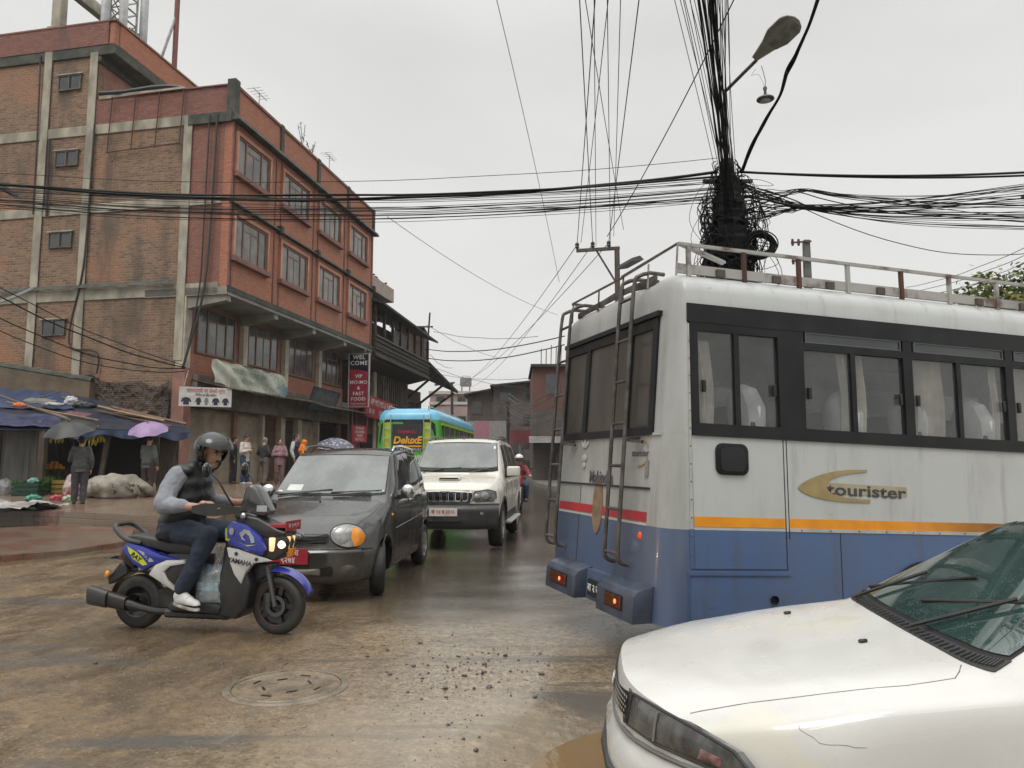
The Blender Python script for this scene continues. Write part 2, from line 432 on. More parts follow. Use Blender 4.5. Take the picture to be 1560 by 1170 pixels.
def puddle_mat():
 m, nt, b, out = _new('muddy_water'); co = objco(nt)
 nt.links.new(mixc(nt, nz(nt, co, 1.5, 3), (.20, .125, .06), (.15, .10, .05)), b.inputs['Base Color'])
 b.inputs['Roughness'].default_value = .06; b.inputs['IOR'].default_value = 1.33
 bump(nt, b, nz(nt, co, 9, 2, .5, .6), .10, .02)
 return m
pw = MB(); pw.grid(lambda u, v: (-.6+4.2*u, .8+4.4*v, 0), 4, 4)
tag(pw.build('puddle', puddle_mat(), loc=(0, 0, -.105)), kind='structure')
PAVM = Mbrick('wet_brick_paving', (.22, .098, .066), (.15, .075, .055), (.09, .07, .055), rough=.16, bw=.24, bh=.12, stain=(.17, .135, .10), smin=.44, smax=.53, bumps=.5)
KERBM = M('kerb_stone', (.13, .105, .085), .4, col2=(.06, .05, .04), vscale=3, bmp=.5, bscale=14)
def pz(x, y):   # top of the upper pavement: it climbs towards the shops
 return .36+.30*sstep(17, 26, y)-.45*sstep(36, 50, y)
def slab(name, pts, z0, mat, zf=None):
 """irregular raised slab: pts = [(x,y,z)] outline, closed"""
 s = MB(); n = len(pts)
 c = Vector((sum(p[0] for p in pts)/n, sum(p[1] for p in pts)/n, sum(p[2] for p in pts)/n))
 R = 12; rings = []
 for k in range(R+1):
  t = k/R; ring = []
  for p in pts:
   q = Vector(p).lerp(c, t) if k < R else c.copy()
   q.z = (zf(q.x, q.y) if zf else q.z)+.022*noise.noise(Vector((q.x*.9, q.y*.9, 3)))
   ring.append(q)
  rings.append(ring)
 s.loft(list(reversed(rings[:-1])), caps=False)
 s.add(rings[-2], [tuple(range(n))])
 s.loft([[Vector((p.x, p.y, z0)) for p in rings[0]], rings[0]], caps=False)
 return s.build(name, mat, smooth=40)
def dense(poly, st=.5, jit=.04):
 out = []
 for i, p in enumerate(poly):
  q = poly[(i+1) % len(poly)]; p = Vector(p); q = Vector(q); L = (q-p).length; k = max(1, int(L/st)) if L < 30 else 12
  for j in range(k):
   r = p.lerp(q, j/k)
   if j: r += Vector((noise.noise(r*1.7)*jit, noise.noise(r*1.7+Vector((9, 9, 9)))*jit, 0))
   out.append(r)
 return out
lower = [at_z(-260, 905, .10), at_z(-20, 848, .10), at_z(100, 838, .10), at_z(196, 824, .10), at_z(205, 806, .12), at_z(100, 800, .14), at_z(-60, 806, .14), at_z(-300, 806, .14)]
tag(slab('lower_pavement', dense(lower), -.3, PAVM), kind='structure')
UPM = Mbrick('muddy_brick_paving', (.23, .10, .068), (.15, .075, .053), (.09, .07, .055), rough=.2, bw=.24, bh=.12, stain=(.20, .16, .115), smin=.40, smax=.50, bumps=.5)
e0 = at_z(-300, 772, .36); e1 = at_z(74, 779, .36); e2 = at_z(270, 788, .36); e3 = at_z(330, 790, .36)
upper = [e0, e1, e2, e3, V(-6.9, 20, .42), V(-5.0, 30, .52), V(-3.4, 40, .4), V(-2.4, 46, .25), V(-7, 52, .4), V(-12, 40, .55), V(-14, 28, .55), V(-26, 30, .5), V(-30, 22, .45)]
tag(slab('upper_pavement', dense(upper, .6), -.3, UPM, pz), kind='structure')
rp = [V(3.4, 30, .14), V(1.6, 45, .14), V(.6, 70, .14), V(.9, 110, .14), V(20, 110, .14), V(20, 30, .14)]
tag(slab('far_pavement', dense(rp, 2), -.3, M('concrete_grey', (.2, .19, .17), .4, col2=(.12, .11, .10), bmp=.3)), kind='structure')
mh = at_z(437, 1046, 0.0); mz = gz(mh.x, mh.y)+.004
mc = thing('manhole_cover', 'round mud-coated manhole cover with double rim in the road before the scooter', 'manhole cover', (mh.x, mh.y, mz), .3)
MHM = M('wet_cast_iron', (.20, .165, .12), .26, col2=(.12, .096, .068), vscale=5, bmp=.5, bscale=35, rvar=.12)
s = MB(); s.lathe([(.355, -.02), (.355, .006), (.372, .009), (.392, .006), (.405, .0), (.405, -.02)], 64); s.build('rim', MHM, mc)
s = MB(); s.lathe([(0, .002), (.06, .004), (.3, .006), (.318, .009), (.334, .009), (.340, .004), (.348, .004), (.350, -.02)], 64)
s.build('lid', M('mud_crusted_lid', (.22, .17, .115), .28, col2=(.12, .094, .063), vscale=6, bmp=.6, bscale=30, rvar=.14), mc)
for k in range(8):
 s = MB(); a = k*math.pi/4+.2; r = .23 if k % 2 else .15
 c = V(r*math.cos(a), r*math.sin(a), 0); t = V(-math.sin(a), math.cos(a), 0)*.035
 s.bar(c-t+V(0, 0, .0065), c+t+V(0, 0, .0065), .014, .006); s.build('lifting_slot', M('wet_black', (.012, .011, .01), .3), mc)
STM = [M('dark_stone', (.06, .05, .042), .35, col2=(.10, .082, .066), vscale=20), M('brick_crumb', (.10, .045, .03), .4, col2=(.06, .03, .022), vscale=20), M('pale_stone', (.17, .14, .11), .4, col2=(.1, .085, .066), vscale=20)]
def stone_mb(r):
 s = MB(); bm = bmesh.new(); bmesh.ops.create_icosphere(bm, subdivisions=1, radius=r)
 k = Vector((random.random()*9, random.random()*9, 0))
 sc = V(random.uniform(.7, 1.3), random.uniform(.6, 1.1), random.uniform(.45, .8))
 P = [Vector((v.co.x*sc.x, v.co.y*sc.y, v.co.z*sc.z))*(1+.35*noise.noise(v.co*(1.2/r)+k)) for v in bm.verts]
 s.add(P, [[v.index for v in f.verts] for f in bm.faces]); bm.free(); return s
rs = random.Random(11)
spots = []
for (px, py) in [(630, 1016), (722, 1050), (678, 1050), (738, 1012), (552, 985), (640, 980), (690, 1020), (560, 1000), (594, 1028), (825, 1028), (683, 1105), (725, 1135), (804, 1138), (745, 1048), (145, 1012), (338, 1012), (735, 1026), (770, 1000), (590, 990), (708, 1030), (815, 1063), (700, 1000)]:
 spots.append((px, py, rs.uniform(.014, .024)))
for k in range(58):
 px = rs.gauss(700, 62); py = rs.gauss(1010, 20); spots.append((px, py, rs.uniform(.006, .014)))
for k in range(26):
 spots.append((rs.uniform(640, 850), rs.uniform(990, 1150), rs.uniform(.006, .012)))
for i, (px, py, r) in enumerate(spots):
 p = at_z(px, py, 0)
 if gz(p.x, p.y) < -.08: continue
 w = 1 if rs.random() < .35 else 0
 o = stone_mb(r).build('stone', STM[w], smooth=0, loc=(p.x, p.y, gz(p.x, p.y)+r*.25), rotz=rs.uniform(0, 6))
 big = r > .0139
 tag(o, ('larger dark stone lump' if big else 'small dark stone crumb')+' lying loose on the wet road' if not w else ('larger reddish brick lump' if big else 'small reddish brick crumb')+' lying loose on the wet road', 'stone', 'loose stones and brick crumbs on the road' if False else ('dark stones' if not w else 'brick crumbs')+(' larger' if big else ' small')+' on the road')
g = MB()
for k in range(1500):
 if k % 3 == 0: px, py = rs.gauss(705, 90), rs.gauss(1015, 30)
 elif k % 3 == 1: px, py = rs.uniform(-40, 900), rs.uniform(925, 1170)
 else: px, py = rs.gauss(380, 160), rs.gauss(1050, 40)
 p = at_z(px, py, 0)
 if py < 900 or gz(p.x, p.y) < -.08: continue
 r = rs.uniform(.0025, .0065); g.mat(rs.choice((0, 0, 1, 2)))
 z = gz(p.x, p.y)
 a = rs.uniform(0, 6); c, sn = math.cos(a)*r, math.sin(a)*r
 e = rs.uniform(.8, 1.8)
 P = [V(p.x+c*e, p.y+sn*e, z), V(p.x-sn, p.y+c, z), V(p.x-c*e, p.y-sn*e, z), V(p.x+sn, p.y-c, z), V(p.x+c*.2, p.y, z+r*.9)]
 g.add(P, [(0, 1, 4), (1, 2, 4), (2, 3, 4), (3, 0, 4)])
tag(g.build('gravel', STM, smooth=0), 'fine gravel and grit scattered over the wet road', 'gravel', kind='stuff')
OC = V(-10.036, 25.5, 0); BANG = rad(79.94)
BU = V(math.cos(BANG), math.sin(BANG), 0); BW = V(-math.sin(BANG), math.cos(BANG), 0)
def skew(p): return V(p.x+.025*p.y, p.y, p.z)
def bworld(u, y, z): q = skew(V(u, y, z)); return OC+BU*q.x+BW*q.y+V(0, 0, q.z)
class Bld:
 """a thing standing in the street frame: u along the facades, y into the block"""
 def __init__(s, name, label, cat, base, group=None):
  s.base = V(*base); s.t = thing(name, label, cat, bworld(*base), BANG, group)
  b = skew(s.base); s.xf = lambda p: skew(p)-b
 def part(s, mb, name, mat, parent=None, **kw): return mb.build(name, mat, parent or s.t, xf=s.xf, **kw)
FAC = Mbrick('orange_brick_facade', (.47, .185, .105), (.36, .13, .075), (.30, .15, .10), .8, bw=.24, bh=.085, ms=.014, stain=(.20, .115, .085), smin=.52, smax=.76, bumps=.5)
SIDE = Mbrick('brown_raw_brick', (.32, .18, .108), (.13, .078, .054), (.26, .20, .14), .85, stain=(.09, .075, .058), smin=.46, smax=.70, tint=(.38, .19, .11), tmin=.50, tmax=.66, bumps=1.0, ms=.020, bw=.26, bh=.095)
REDB = Mbrick('dark_red_brick', (.31, .125, .085), (.22, .09, .065), (.19, .11, .085), .8, stain=(.09, .07, .058), smin=.55, smax=.75, bh=.09, ms=.016, bumps=.7)
PARB = Mbrick('parapet_brick', (.30, .115, .085), (.19, .075, .06), (.17, .10, .08), .8, stain=(.085, .065, .058), smin=.5, smax=.7, bh=.09, ms=.016, bumps=.8)
CONC = M('weathered_concrete', (.40, .365, .29), .85, col2=(.22, .205, .165), vscale=1.6, bmp=.3, bscale=20, stretch=(1, 1, .5))
MOSS = M('mossy_concrete', (.075, .075, .06), .75, col2=(.035, .038, .032), vscale=2.5, bmp=.4, bscale=18)
PLAS = M('salmon_plaster', (.42, .20, .135), .75, col2=(.32, .15, .10), vscale=2, bmp=.1)
TRIM = M('maroon_trim', (.24, .105, .08), .65, col2=(.17, .08, .065), vscale=3)
WOOD = M('brown_window_wood', (.24, .12, .07), .6, col2=(.15, .078, .048), vscale=6, stretch=(1, 1, 4))
PANE = M('sky_grey_pane', (.15, .145, .13), .12, col2=(.06, .06, .055), vscale=1.2, spec=.8)  # grey base stands in for sky reflected in the panes
DARKP = M('dark_pane', (.03, .035, .036), .1, col2=(.05, .055, .055), vscale=2, spec=.8)
SOFF = M('soffit_concrete', (.30, .28, .24), .85, col2=(.2, .19, .16), vscale=1)
SHUT = M('steel_shutter', (.42, .34, .25), .5, col2=(.28, .225, .165), vscale=1.5, rvar=.1)
CREAM = M('cream_paint', (.52, .46, .36), .6, col2=(.38, .33, .26), vscale=2.5, bmp=.1)
PINKP = M('faded_red_paint', (.34, .165, .125), .65, col2=(.23, .115, .09), vscale=2)
VOID = M('dark_interior', (.012, .011, .010), .9)  # near-black puts the shade of unlit insides into the colour
B1 = Bld('brick_building', 'four storey brick building with orange street front, raw brown brick flank and rooftop parapet', 'building', (0, 0, .4))
P = B1.part
s = MB(); s.box(0, 14, 0, .3, 7.5, 13.8); P(s, 'facade_wall', FAC)
s = MB(); s.box(.0, .3, 1.6, 5.72, .2, 13.9).box(.0, .3, 5.72, 14, .2, 16.9); P(s, 'side_wall', SIDE)
s = MB(); s.box(.0, .3, .3, 1.6, 7.55, 13.8); P(s, 'corner_wall', REDB)
s = MB(); s.box(.3, 14, 11, 11.3, .2, 13.8).box(13.7, 14, .3, 11, 7.4, 13.8).box(13.7, 14, 1.6, 11, .2, 7.4); P(s, 'rear_wall', SIDE)
s = MB(); s.box(.3, 13.7, .3, 11, 13.6, 13.8); P(s, 'roof', CONC)
s = MB(); s.box(-.05, 14.1, -.06, 3.2, 7.30, 7.58)
for k in range(5):
 u = .02+k*3.47; s.hexa([V(u, .0, 7.1), V(u+.3, 0, 7.1), V(u+.3, 1.6, 6.85), V(u, 1.6, 6.85), V(u, 0, 7.32), V(u+.3, 0, 7.32), V(u+.3, 1.6, 7.32), V(u, 1.6, 7.32)])
P(s, 'floor_slab', SOFF)
s = MB()
for z0, z1, y0, y1 in ((7.32, 7.74, .3, 14), (10.6, 10.95, .3, 14), (13.64, 14.02, 1.7, 14)): s.box(-.05, .0, y0, y1, z0, z1)
P(s, 'concrete_beam', CONC, bevel=.012)
for y0, z0, z1 in ((1.58, 5.0, 13.9), (5.72, 4.4, 16.9), (7.75, 4.4, 18.2)):
 s = MB(); s.box(-.085, -.052, y0, y0+.34, z0, z1); P(s, 'concrete_column', CONC, bevel=.01)
s = MB(); s.box(-.05, .35, 1.52, 1.86, 4.75, 7.30); P(s, 'corner_column', CREAM, bevel=.015)
s = MB(); s.box(-.1, .32, 1.4, 1.9, .2, 4.75); P(s, 'brick_pier', PINKP, bevel=.01)
s = MB()
s.grid(lambda a, b: (-.12-.1*b+.02*noise.noise(V(a*30, b*3, 0)), 2.0+9.5*a, 7.74+.16*(1-b)+.05*noise.noise(V(a*25, 0, 5))), 60, 3)
P(s, 'mossy_ledge', MOSS)
s = MB(); s.box(-.02, .2, .22, 5.9, 14.02, 15.0); P(s, 'side_parapet', PARB)
s = MB(); s.box(.2, 14.05, -.04, .18, 14.0, 14.95); P(s, 'front_parapet', FAC)
s = MB(); s.box(-.08, 14.12, -.10, .24, 14.95, 15.07).box(-.08, .26, .24, 4.2, 15.0, 15.06); P(s, 'coping', TRIM, bevel=.01)
s = MB(); s.box(-.1, .22, -.12, .22, 13.75, 15.22); P(s, 'parapet_post', MOSS, bevel=.012)
for k in range(1, 5): s = MB(); s.box(3.47*k-.08, 3.47*k+.16, -.12, -.04, 13.9, 15.1); P(s, 'parapet_post', MOSS, bevel=.012)
s = MB()
s.hexa([V(-.1, -.32, 13.66), V(14.2, -.32, 13.66), V(14.2, 0, 13.66), V(-.1, 0, 13.66), V(-.1, -.26, 13.82), V(14.2, -.26, 13.82), V(14.2, 0, 14.0), V(-.1, 0, 14.0)])
s.box(-.12, -.02, .0, 1.75, 13.6, 14.0)
P(s, 'eaves_gutter', MOSS, bevel=.015)
s = MB()
s.hexa([V(-.06, -.2, 10.62), V(14.1, -.2, 10.62), V(14.1, 0, 10.62), V(-.06, 0, 10.62), V(-.06, -.16, 10.70), V(14.1, -.16, 10.70), V(14.1, 0, 10.82), V(-.06, 0, 10.82)])
for k in range(1, 5): s.box(3.47*k-.1, 3.47*k+.12, -.26, -.02, 10.55, 10.84)
P(s, 'string_course', MOSS, bevel=.012)
s = MB(); s.box(-.07, 14.12, -.10, -.061, 7.42, 7.62); P(s, 'slab_edge', MOSS)
for k in range(0, 5):
 s = MB(); u = 3.47*k
 for d in ((0, .24) if k in (0, 4) else (-.22, .24)): s.box(max(.0, min(13.9, u+d-.05)), max(.1, min(14.0, u+d+.05)), -.045, 0, 7.62, 13.66)
 P(s, 'pilaster', TRIM)
def win_mb(u0, z0, w, h, y):
 f = MB(); t = .075
 f.box(u0, u0+w, y-.06, y+.10, z0, z0+t).box(u0, u0+w, y-.06, y+.10, z0+h-t, z0+h)
 for a in (0, .25, .75, 1): c = u0+t/2+(w-t)*a; f.box(c-t/2, c+t/2, y-.06, y+.10, z0+t, z0+h-t)
 f.box(u0+.25*w+t*.3, u0+.75*w-t*.3, y-.04, y+.06, z0+h*.74, z0+h*.74+.06)
 c = u0+w/2; f.box(c-.035, c+.035, y-.04, y+.06, z0+t, z0+h*.74)
 for a in (.035, .79):   # carved lower panels
  f.box(u0+a*w, u0+(a+.175)*w, y-.02, y+.05, z0+t, z0+h*.2)
 return f
def window(bl, u0, z0, w, h, y, deco=True, pm=PANE):
 fr = bl.part(win_mb(u0, z0, w, h, y), 'window', WOOD)
 g = MB(); g.box(u0+.03, u0+w-.03, y-.03, y-.012, z0+.03, z0+h-.03); bl.part(g, 'pane', pm, fr)
 if deco:
  d = MB(); a = .13
  d.box(u0-a, u0, y-.12, y, z0-a, z0+h+a).box(u0+w, u0+w+a, y-.12, y, z0-a, z0+h+a).box(u0, u0+w, y-.12, y, z0+h, z0+h+a)
  bl.part(d, 'frame', PLAS, fr, bevel=.01)
  d = MB(); d.box(u0-a-.04, u0+w+a+.04, y-.2, y-.0, z0-a-.06, z0-.0); bl.part(d, 'sill', TRIM, fr, bevel=.01)
 return fr
def hole(bl, *a): pass
for k in range(4):
 for z0, h in ((11.85, 1.38), (8.75, 1.5)): window(B1, .3+3.47*k, z0, 2.3, h, -.0)
s = MB(); s.box(.35, 13.7, 1.62, 1.8, 3.5, 7.3); P(s, 'recessed_wall', PINKP)
s = MB(); s.box(.35, 14, 1.56, 1.62, 4.55, 5.3); P(s, 'recessed_base', FAC)
for k in range(4): window(B1, .72+3.52*k, 5.38, 2.55, 1.75, 1.6, deco=False, pm=PANE)
for k in range(1, 4):
 s = MB(); s.box(3.52*k+.12, 3.52*k+.44, 1.38, 1.6, 4.5, 7.1); P(s, 'front_column', CREAM, bevel=.012)
s = MB(); s.box(.3, 13.7, 1.85, 2.05, .2, 3.55); P(s, 'shop_wall', PINKP)
s = MB(); s.box(.33, 14, 1.2, 1.62, 3.42, 4.55); P(s, 'fascia', M('mottled_fascia', (.13, .11, .095), .8, col2=(.22, .185, .15), vscale=2))  # grey-brown mixed with a paler tone by noise
def shutter(u0, u1, z0, z1, y):
 prof = []; n = int((z1-z0)/.085)
 m_ = MB()
 for i in range(n):
  z = z0+(z1-z0)*i/n; dz = (z1-z0)/n
  m_.hexa([V(u0, y, z), V(u1, y, z), V(u1, y+.06, z), V(u0, y+.06, z), V(u0, y+.025, z+dz*.96), V(u1, y+.025, z+dz*.96), V(u1, y+.06, z+dz*.96), V(u0, y+.06, z+dz*.96)])
 return m_
for u0, u1 in ((.45, 3.5), (3.75, 5.65), (9.45, 10.95)): P(shutter(u0, u1, .45, 3.4, 1.72), 'shutter', SHUT, smooth=0)
s = MB(); s.box(3.5, 3.75, 1.6, 1.85, .3, 3.45); P(s, 'shop_pier', PINKP)
for u0, u1, mt in ((5.85, 7.2, M('carved_door_wood', (.12, .055, .036), .55, col2=(.07, .035, .025), vscale=5)), (7.75, 8.85, M('dark_door', (.04, .032, .028), .5))):
 d = MB(); d.box(u0, u1, 1.78, 1.85, .45, 3.3); dd = P(d, 'door', mt)
 for a in (0, 1):
  d = MB()
  for z0, z1 in ((.6, 1.6), (1.75, 2.4)):
   d.box(u0+.1+(u1-u0)/2*a, u0+(u1-u0)/2*(a+1)-.08, 1.75, 1.779, z0, z1)
  P(d, 'door_panel', mt, dd)
 d = MB()
 for k in range(6):
  d.lathe([(.02, 0), (.1, 0), (.1, .03), (.02, .03)], 12, Matrix.Translation((u0+.14+(u1-u0-.28)*k/5, 1.77, 2.85)) @ Matrix.Rotation(rad(90), 4, 'X'))
 P(d, 'carved_transom', mt, dd)
for u0, u1, z1 in ((7.3, 7.68, 3.6), (8.95, 9.35, 3.7), (5.68, 5.84, 3.6)):
 s = MB(); s.box(u0, u1, 1.55, 1.84, .3, z1); P(s, 'door_post', CREAM, bevel=.01)
s = MB(); s.box(5.6, 9.4, 1.3, 1.54, 3.5, 4.0); P(s, 'door_lintel', M('stained_plaster', (.36, .30, .22), .7, col2=(.16, .13, .10), vscale=3, bmp=.2))
s = MB(); s.box(11.1, 13.7, 1.78, 1.83, .5, 3.35); P(s, 'shop_dark_panel', VOID)  # black board paints the shade inside the open shop
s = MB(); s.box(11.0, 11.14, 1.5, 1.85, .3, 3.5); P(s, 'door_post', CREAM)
rs = random.Random(5)
s = MB()
for u0, u1, za, zb in ((.3, 5.4, 4.35, 4.0), (5.5, 8.4, 4.42, 4.02), (8.5, 14.2, 4.30, 3.92)):
 n = int((u1-u0)/.09)
 s.shell(lambda a, b: (u0+(u1-u0)*a, 1.4-1.55*b, za+(zb-za)*b+.018*math.sin(a*n*math.pi)), n*2, 2, .01)
P(s, 'awning', M('rusty_tin', (.16, .13, .10), .5, col2=(.08, .055, .04), vscale=3, metal=.3), smooth=0)
for y0, z0 in ((6.42, 15.5), (6.35, 12.5), (6.4, 9.35), (6.45, 6.05)):
 f = MB(); t = .045
 f.box(-.09, .02, y0, y0+1.0, z0, z0+t).box(-.09, .02, y0, y0+1, z0+.6-t, z0+.6).box(-.09, .02, y0, y0+t, z0+t, z0+.6-t).box(-.09, .02, y0+1-t, y0+1, z0+t, z0+.6-t).box(-.11, .0, y0+.48, y0+.52, z0+t, z0+.6-t)
 fr = P(f, 'window', M('grey_timber', (.14, .12, .10), .7, col2=(.08, .07, .06)))
 g = MB(); g.box(-.06, -.04, y0+.03, y0+.97, z0+.03, z0+.57); P(g, 'pane', DARKP, fr)
 g = MB(); g.box(-.12, -.0, y0-.06, y0+1.06, z0+.6, z0+.65); P(g, 'lintel', CONC, fr)
s = MB(); s.box(.3, 8.5, 5.75, 5.95, 13.8, 17).box(8.3, 8.5, 5.95, 11.3, 13.8, 17).box(.3, 8.5, 11.3, 11.5, 13.8, 17); P(s, 'upper_room_wall', PINKP)
s = MB(); s.box(-.08, 9.2, 5.0, 14, 16.75, 17.15).box(-.06, 9.2, 5.6, 5.74, 16.5, 16.75); P(s, 'upper_roof', MOSS, bevel=.02)
s = MB(); s.box(-.1, .12, 5.3, 14, 17.15, 18.05); P(s, 'upper_side_parapet', PARB)
s = MB(); s.box(.2, 9.2, 5.02, 5.22, 17.15, 18.05).box(-.06, .2, 5.06, 5.3, 17.15, 18.05); P(s, 'upper_front_parapet', FAC, bevel=.03)
s = MB(); s.box(-.12, 9.25, 4.98, 5.32, 18.05, 18.11).box(-.12, .14, 5.32, 14, 18.05, 18.11); P(s, 'upper_coping', TRIM)
s = MB(); s.tube(crom([V(.0, 5.6, 15.25), V(.0, 4.6, 15.2), V(.1, 3.4, 15.3), V(.1, 2.6, 15.25), V(.1, 2.1, 15.12)], 6), [.10+.03*noise.noise(V(i*.7, 0, 0)) for i in range(25)], 8)
P(s, 'tarpaulin_roll', M('black_plastic', (.012, .014, .018), .3))
s = MB(); s.box(-.05, .25, 2.0, 5.6, 15.0, 15.14); P(s, 'terrace_coping', CONC)
s = MB()
for k in range(4): y = 1.95+k*1.0; s.cyl(V(-.13, y, 15.0), V(-.13, y+.1, 12.85), .022, n=6)
s.cyl(V(-.13, 1.9, 15.0), V(-.13, 5.0, 14.95), .022, n=6); s.cyl(V(-.13, 2.0, 12.95), V(-.13, 5.1, 12.85), .022, n=6); s.cyl(V(-.1, 4.7, 12.8), V(-.5, 4.5, 12.3), .03, n=6)
P(s, 'rusty_rail', M('rust', (.10, .035, .022), .7, col2=(.06, .025, .018)))
for pts, r in (([(-.14, .55, 13.9), (-.14, .6, 10.9), (-.16, .75, 7.6), (-.2, 1.3, 5.2), (-.2, 1.45, 4.7)], .045), ([(-.14, .85, 13.9), (-.14, .9, 10), (-.16, .95, 7.5), (-.2, 1.35, 5.0)], .03), ([(-.12, 5.66, 14), (-.12, 5.72, 9.5), (-.12, 5.85, 8), (-.12, 6.15, 6.5), (-.12, 6.1, 5.6), (-.12, 5.2, 5.45), (-.12, 4.9, 5.2), (-.12, 4.95, 4.6)], .035), ([(-.12, 7.6, 13.6), (-.12, 7.5, 10.6)], .05), ([(-.12, 8.25, 17), (-.12, 8.15, 13.7), (-.12, 8.1, 10.7)], .03)):
 s = MB(); s.tube(crom(pts, 5), r, 6); P(s, 'drain_pipe', M('dark_pipe', (.035, .033, .03), .5))
s = MB()
s.grid(lambda a, b: (-.10-.5*(1-b)**1.5-.16*max(0, noise.noise(V(a*11, b*7, 1)))-.13*abs(noise.noise(V(a*31, b*19, 2))), 1.95+5.2*a, .4+(3.9+.55*noise.noise(V(a*4, 0, 7)))*b), 90, 60)
P(s, 'rubble_wall', Mbrick('broken_brickwork', (.15, .09, .06), (.09, .06, .045), (.06, .05, .04), .9, stain=(.045, .04, .034), smin=.42, smax=.62, bumps=1., ms=.02), smooth=0)
s = MB(); s.box(-.06, .3, 7.55, 7.95, 18.11, 20.4); s.hexa([V(.31, 7.6, 19.9), V(9, 7.6, 19.9), V(9, 7.9, 19.9), V(.31, 7.9, 19.9), V(.31, 7.6, 20.4), V(9, 7.6, 20.4), V(9, 7.9, 20.4), V(.31, 7.9, 20.4)]).box(9, 9.3, 7.6, 7.9, 17.1, 20.4)
P(s, 'roof_frame', CONC, bevel=.015)
GALV = M('galvanised_steel', (.33, .33, .32), .45, .4, col2=(.2, .2, .2), vscale=5)
def rooftop(name, label, cat, base, group=None): return Bld(name, label, cat, base, group)
T1 = rooftop('telecom_mast', 'steel lattice telecom mast with panel antennas and dishes rising from the brick building roof', 'antenna mast', (2.2, 6.6, 17.15))
s = MB(); c = (2.2, 6.6)
legs = [(c[0]-.35, c[1]-.35), (c[0]+.35, c[1]-.35), (c[0]+.35, c[1]+.35), (c[0]-.35, c[1]+.35)]
for a in legs: s.cyl(V(*a, 17.15), V(*a, 21.4), .05, n=6)
for k in range(7):
 z = 17.3+k*.55
 for i in range(4):
  a, b = legs[i], legs[(i+1) % 4]; s.cyl(V(*a, z), V(*b, z+.55), .028, n=5); s.cyl(V(*a, z), V(*b, z), .028, n=5)
T1.part(s, 'lattice', GALV)
for du, dy, z0 in ((-1.15, -.1, 18.2), (-.62, -.5, 18.6), (.6, -.5, 19.0)):
 s = MB(); s.box(c[0]+du-.16, c[0]+du+.16, c[1]+dy-.1, c[1]+dy+.08, z0, z0+2.1); a = T1.part(s, 'panel_antenna', M('antenna_white', (.55, .56, .56), .4), bevel=.04, seg=2)
 s = MB(); s.cyl(V(c[0]+du, c[1]+dy+.16, z0-.6), V(c[0]+du, c[1]+dy+.16, z0+2.3), .04, n=6); s.bar(V(c[0]+du, c[1]+dy+.16, z0+.3), V(c[0], c[1]-.3, z0+.3), .05, .05); T1.part(s, 'bracket', GALV, a)
T2 = rooftop('roof_pole', 'tall red steel pole on the roof to the right of the telecom mast', 'pole', (4.1, 5.5, 17.15))
s = MB(); s.cyl(V(4.1, 5.5, 17.15), V(4.1, 5.5, 22.5), .11, n=10); T2.part(s, 'pole', M('red_oxide', (.20, .055, .045), .5, col2=(.14, .045, .04)))
s = MB(); s.cyl(V(4.1, 5.5, 21), V(3.2, 5.9, 17.2), .06, n=6); T2.part(s, 'stay', GALV)
def tv_antenna(u, h, lab):
 b = Bld('tv_antenna', lab, 'antenna', (u, .5, 13.8)); s = MB()
 s.cyl(V(u, .5, 13.8), V(u, .5, 15.1+h), .018, n=5); s.cyl(V(u-.5, .5, 15.05+h), V(u+.6, .5, 15.05+h), .014, n=5); b.part(s, 'mast', GALV)
 s = MB()
 for k in range(5): a = u-.45+k*.22; s.cyl(V(a, .2+.02*k, 15.05+h), V(a, .8-.02*k, 15.05+h), .01, n=4)
 b.part(s, 'elements', GALV)
tv_antenna(2.6, 1.0, 'thin tv antenna on the brick parapet nearest its front corner')
tv_antenna(9.3, 1.2, 'thin tv antenna further along the brick parapet beyond the roof weeds')
LEAF = M('roof_weed_leaf', (.07, .09, .045), .6, col2=(.11, .10, .05), vscale=9)
for (u, lab) in ((5.6, 'scraggly tall weed growing on top of the brick parapet'), (6.5, 'short weed growing on the brick parapet beside the tall weed')):
 b = Bld('roof_weed', lab, 'plant', (u, .1, 15.07)); s = MB(); st = MB(); h = 1.3 if u < 6 else .7
 for k in range(3):
  tip = V(u+rs.uniform(-.3, .3), .1+rs.uniform(-.3, .3), 15.07+h*rs.uniform(.7, 1)); st.tube([V(u, .1, 15.05), V(u, .1, 15.05).lerp(tip, .5)+V(.04, 0, 0), tip], .014, 4)
  for j in range(10):
   q = V(u, .1, 15.07).lerp(tip, rs.uniform(.3, 1)); d = V(rs.uniform(-1, 1), rs.uniform(-1, 1), rs.uniform(-.4, .6)).normalized()*.13; n = d.orthogonal().normalized()*.035
   s.add([q, q+d*.5+n, q+d, q+d*.5-n], [(0, 1, 2, 3)])
 b.part(st, 'stem', LEAF); b.part(s, 'leaves', LEAF, smooth=0)
def quad_sign(name, label, cat, pts, th, mat, base=None, group=None):
 """flat board through four street-frame points (tl,tr,br,bl)"""
 W_ = [bworld(*p) for p in pts]; o = (W_[2]+W_[3])/2
 t = thing(name, label, cat, o, 0, group)
 x = W_[1]-W_[0]; y = W_[0]-W_[3]; n = x.cross(y).normalized()
 s = MB(); Q = [p-o for p in W_]
 s.prism([(0, 0), (1, 0), (1, 1), (0, 1)], lambda a, b: Q[3].lerp(Q[2], a).lerp(Q[0].lerp(Q[1], a), b), lambda a, b: Q[3].lerp(Q[2], a).lerp(Q[0].lerp(Q[1], a), b)-n*th)
 s.build('board', mat, t)
 def mk(a, b, dn=.004): return frame(Q[3].lerp(Q[2], a).lerp(Q[0].lerp(Q[1], a), b)+n*dn, x, y)
 return t, mk, Q, n, x.length, y.length
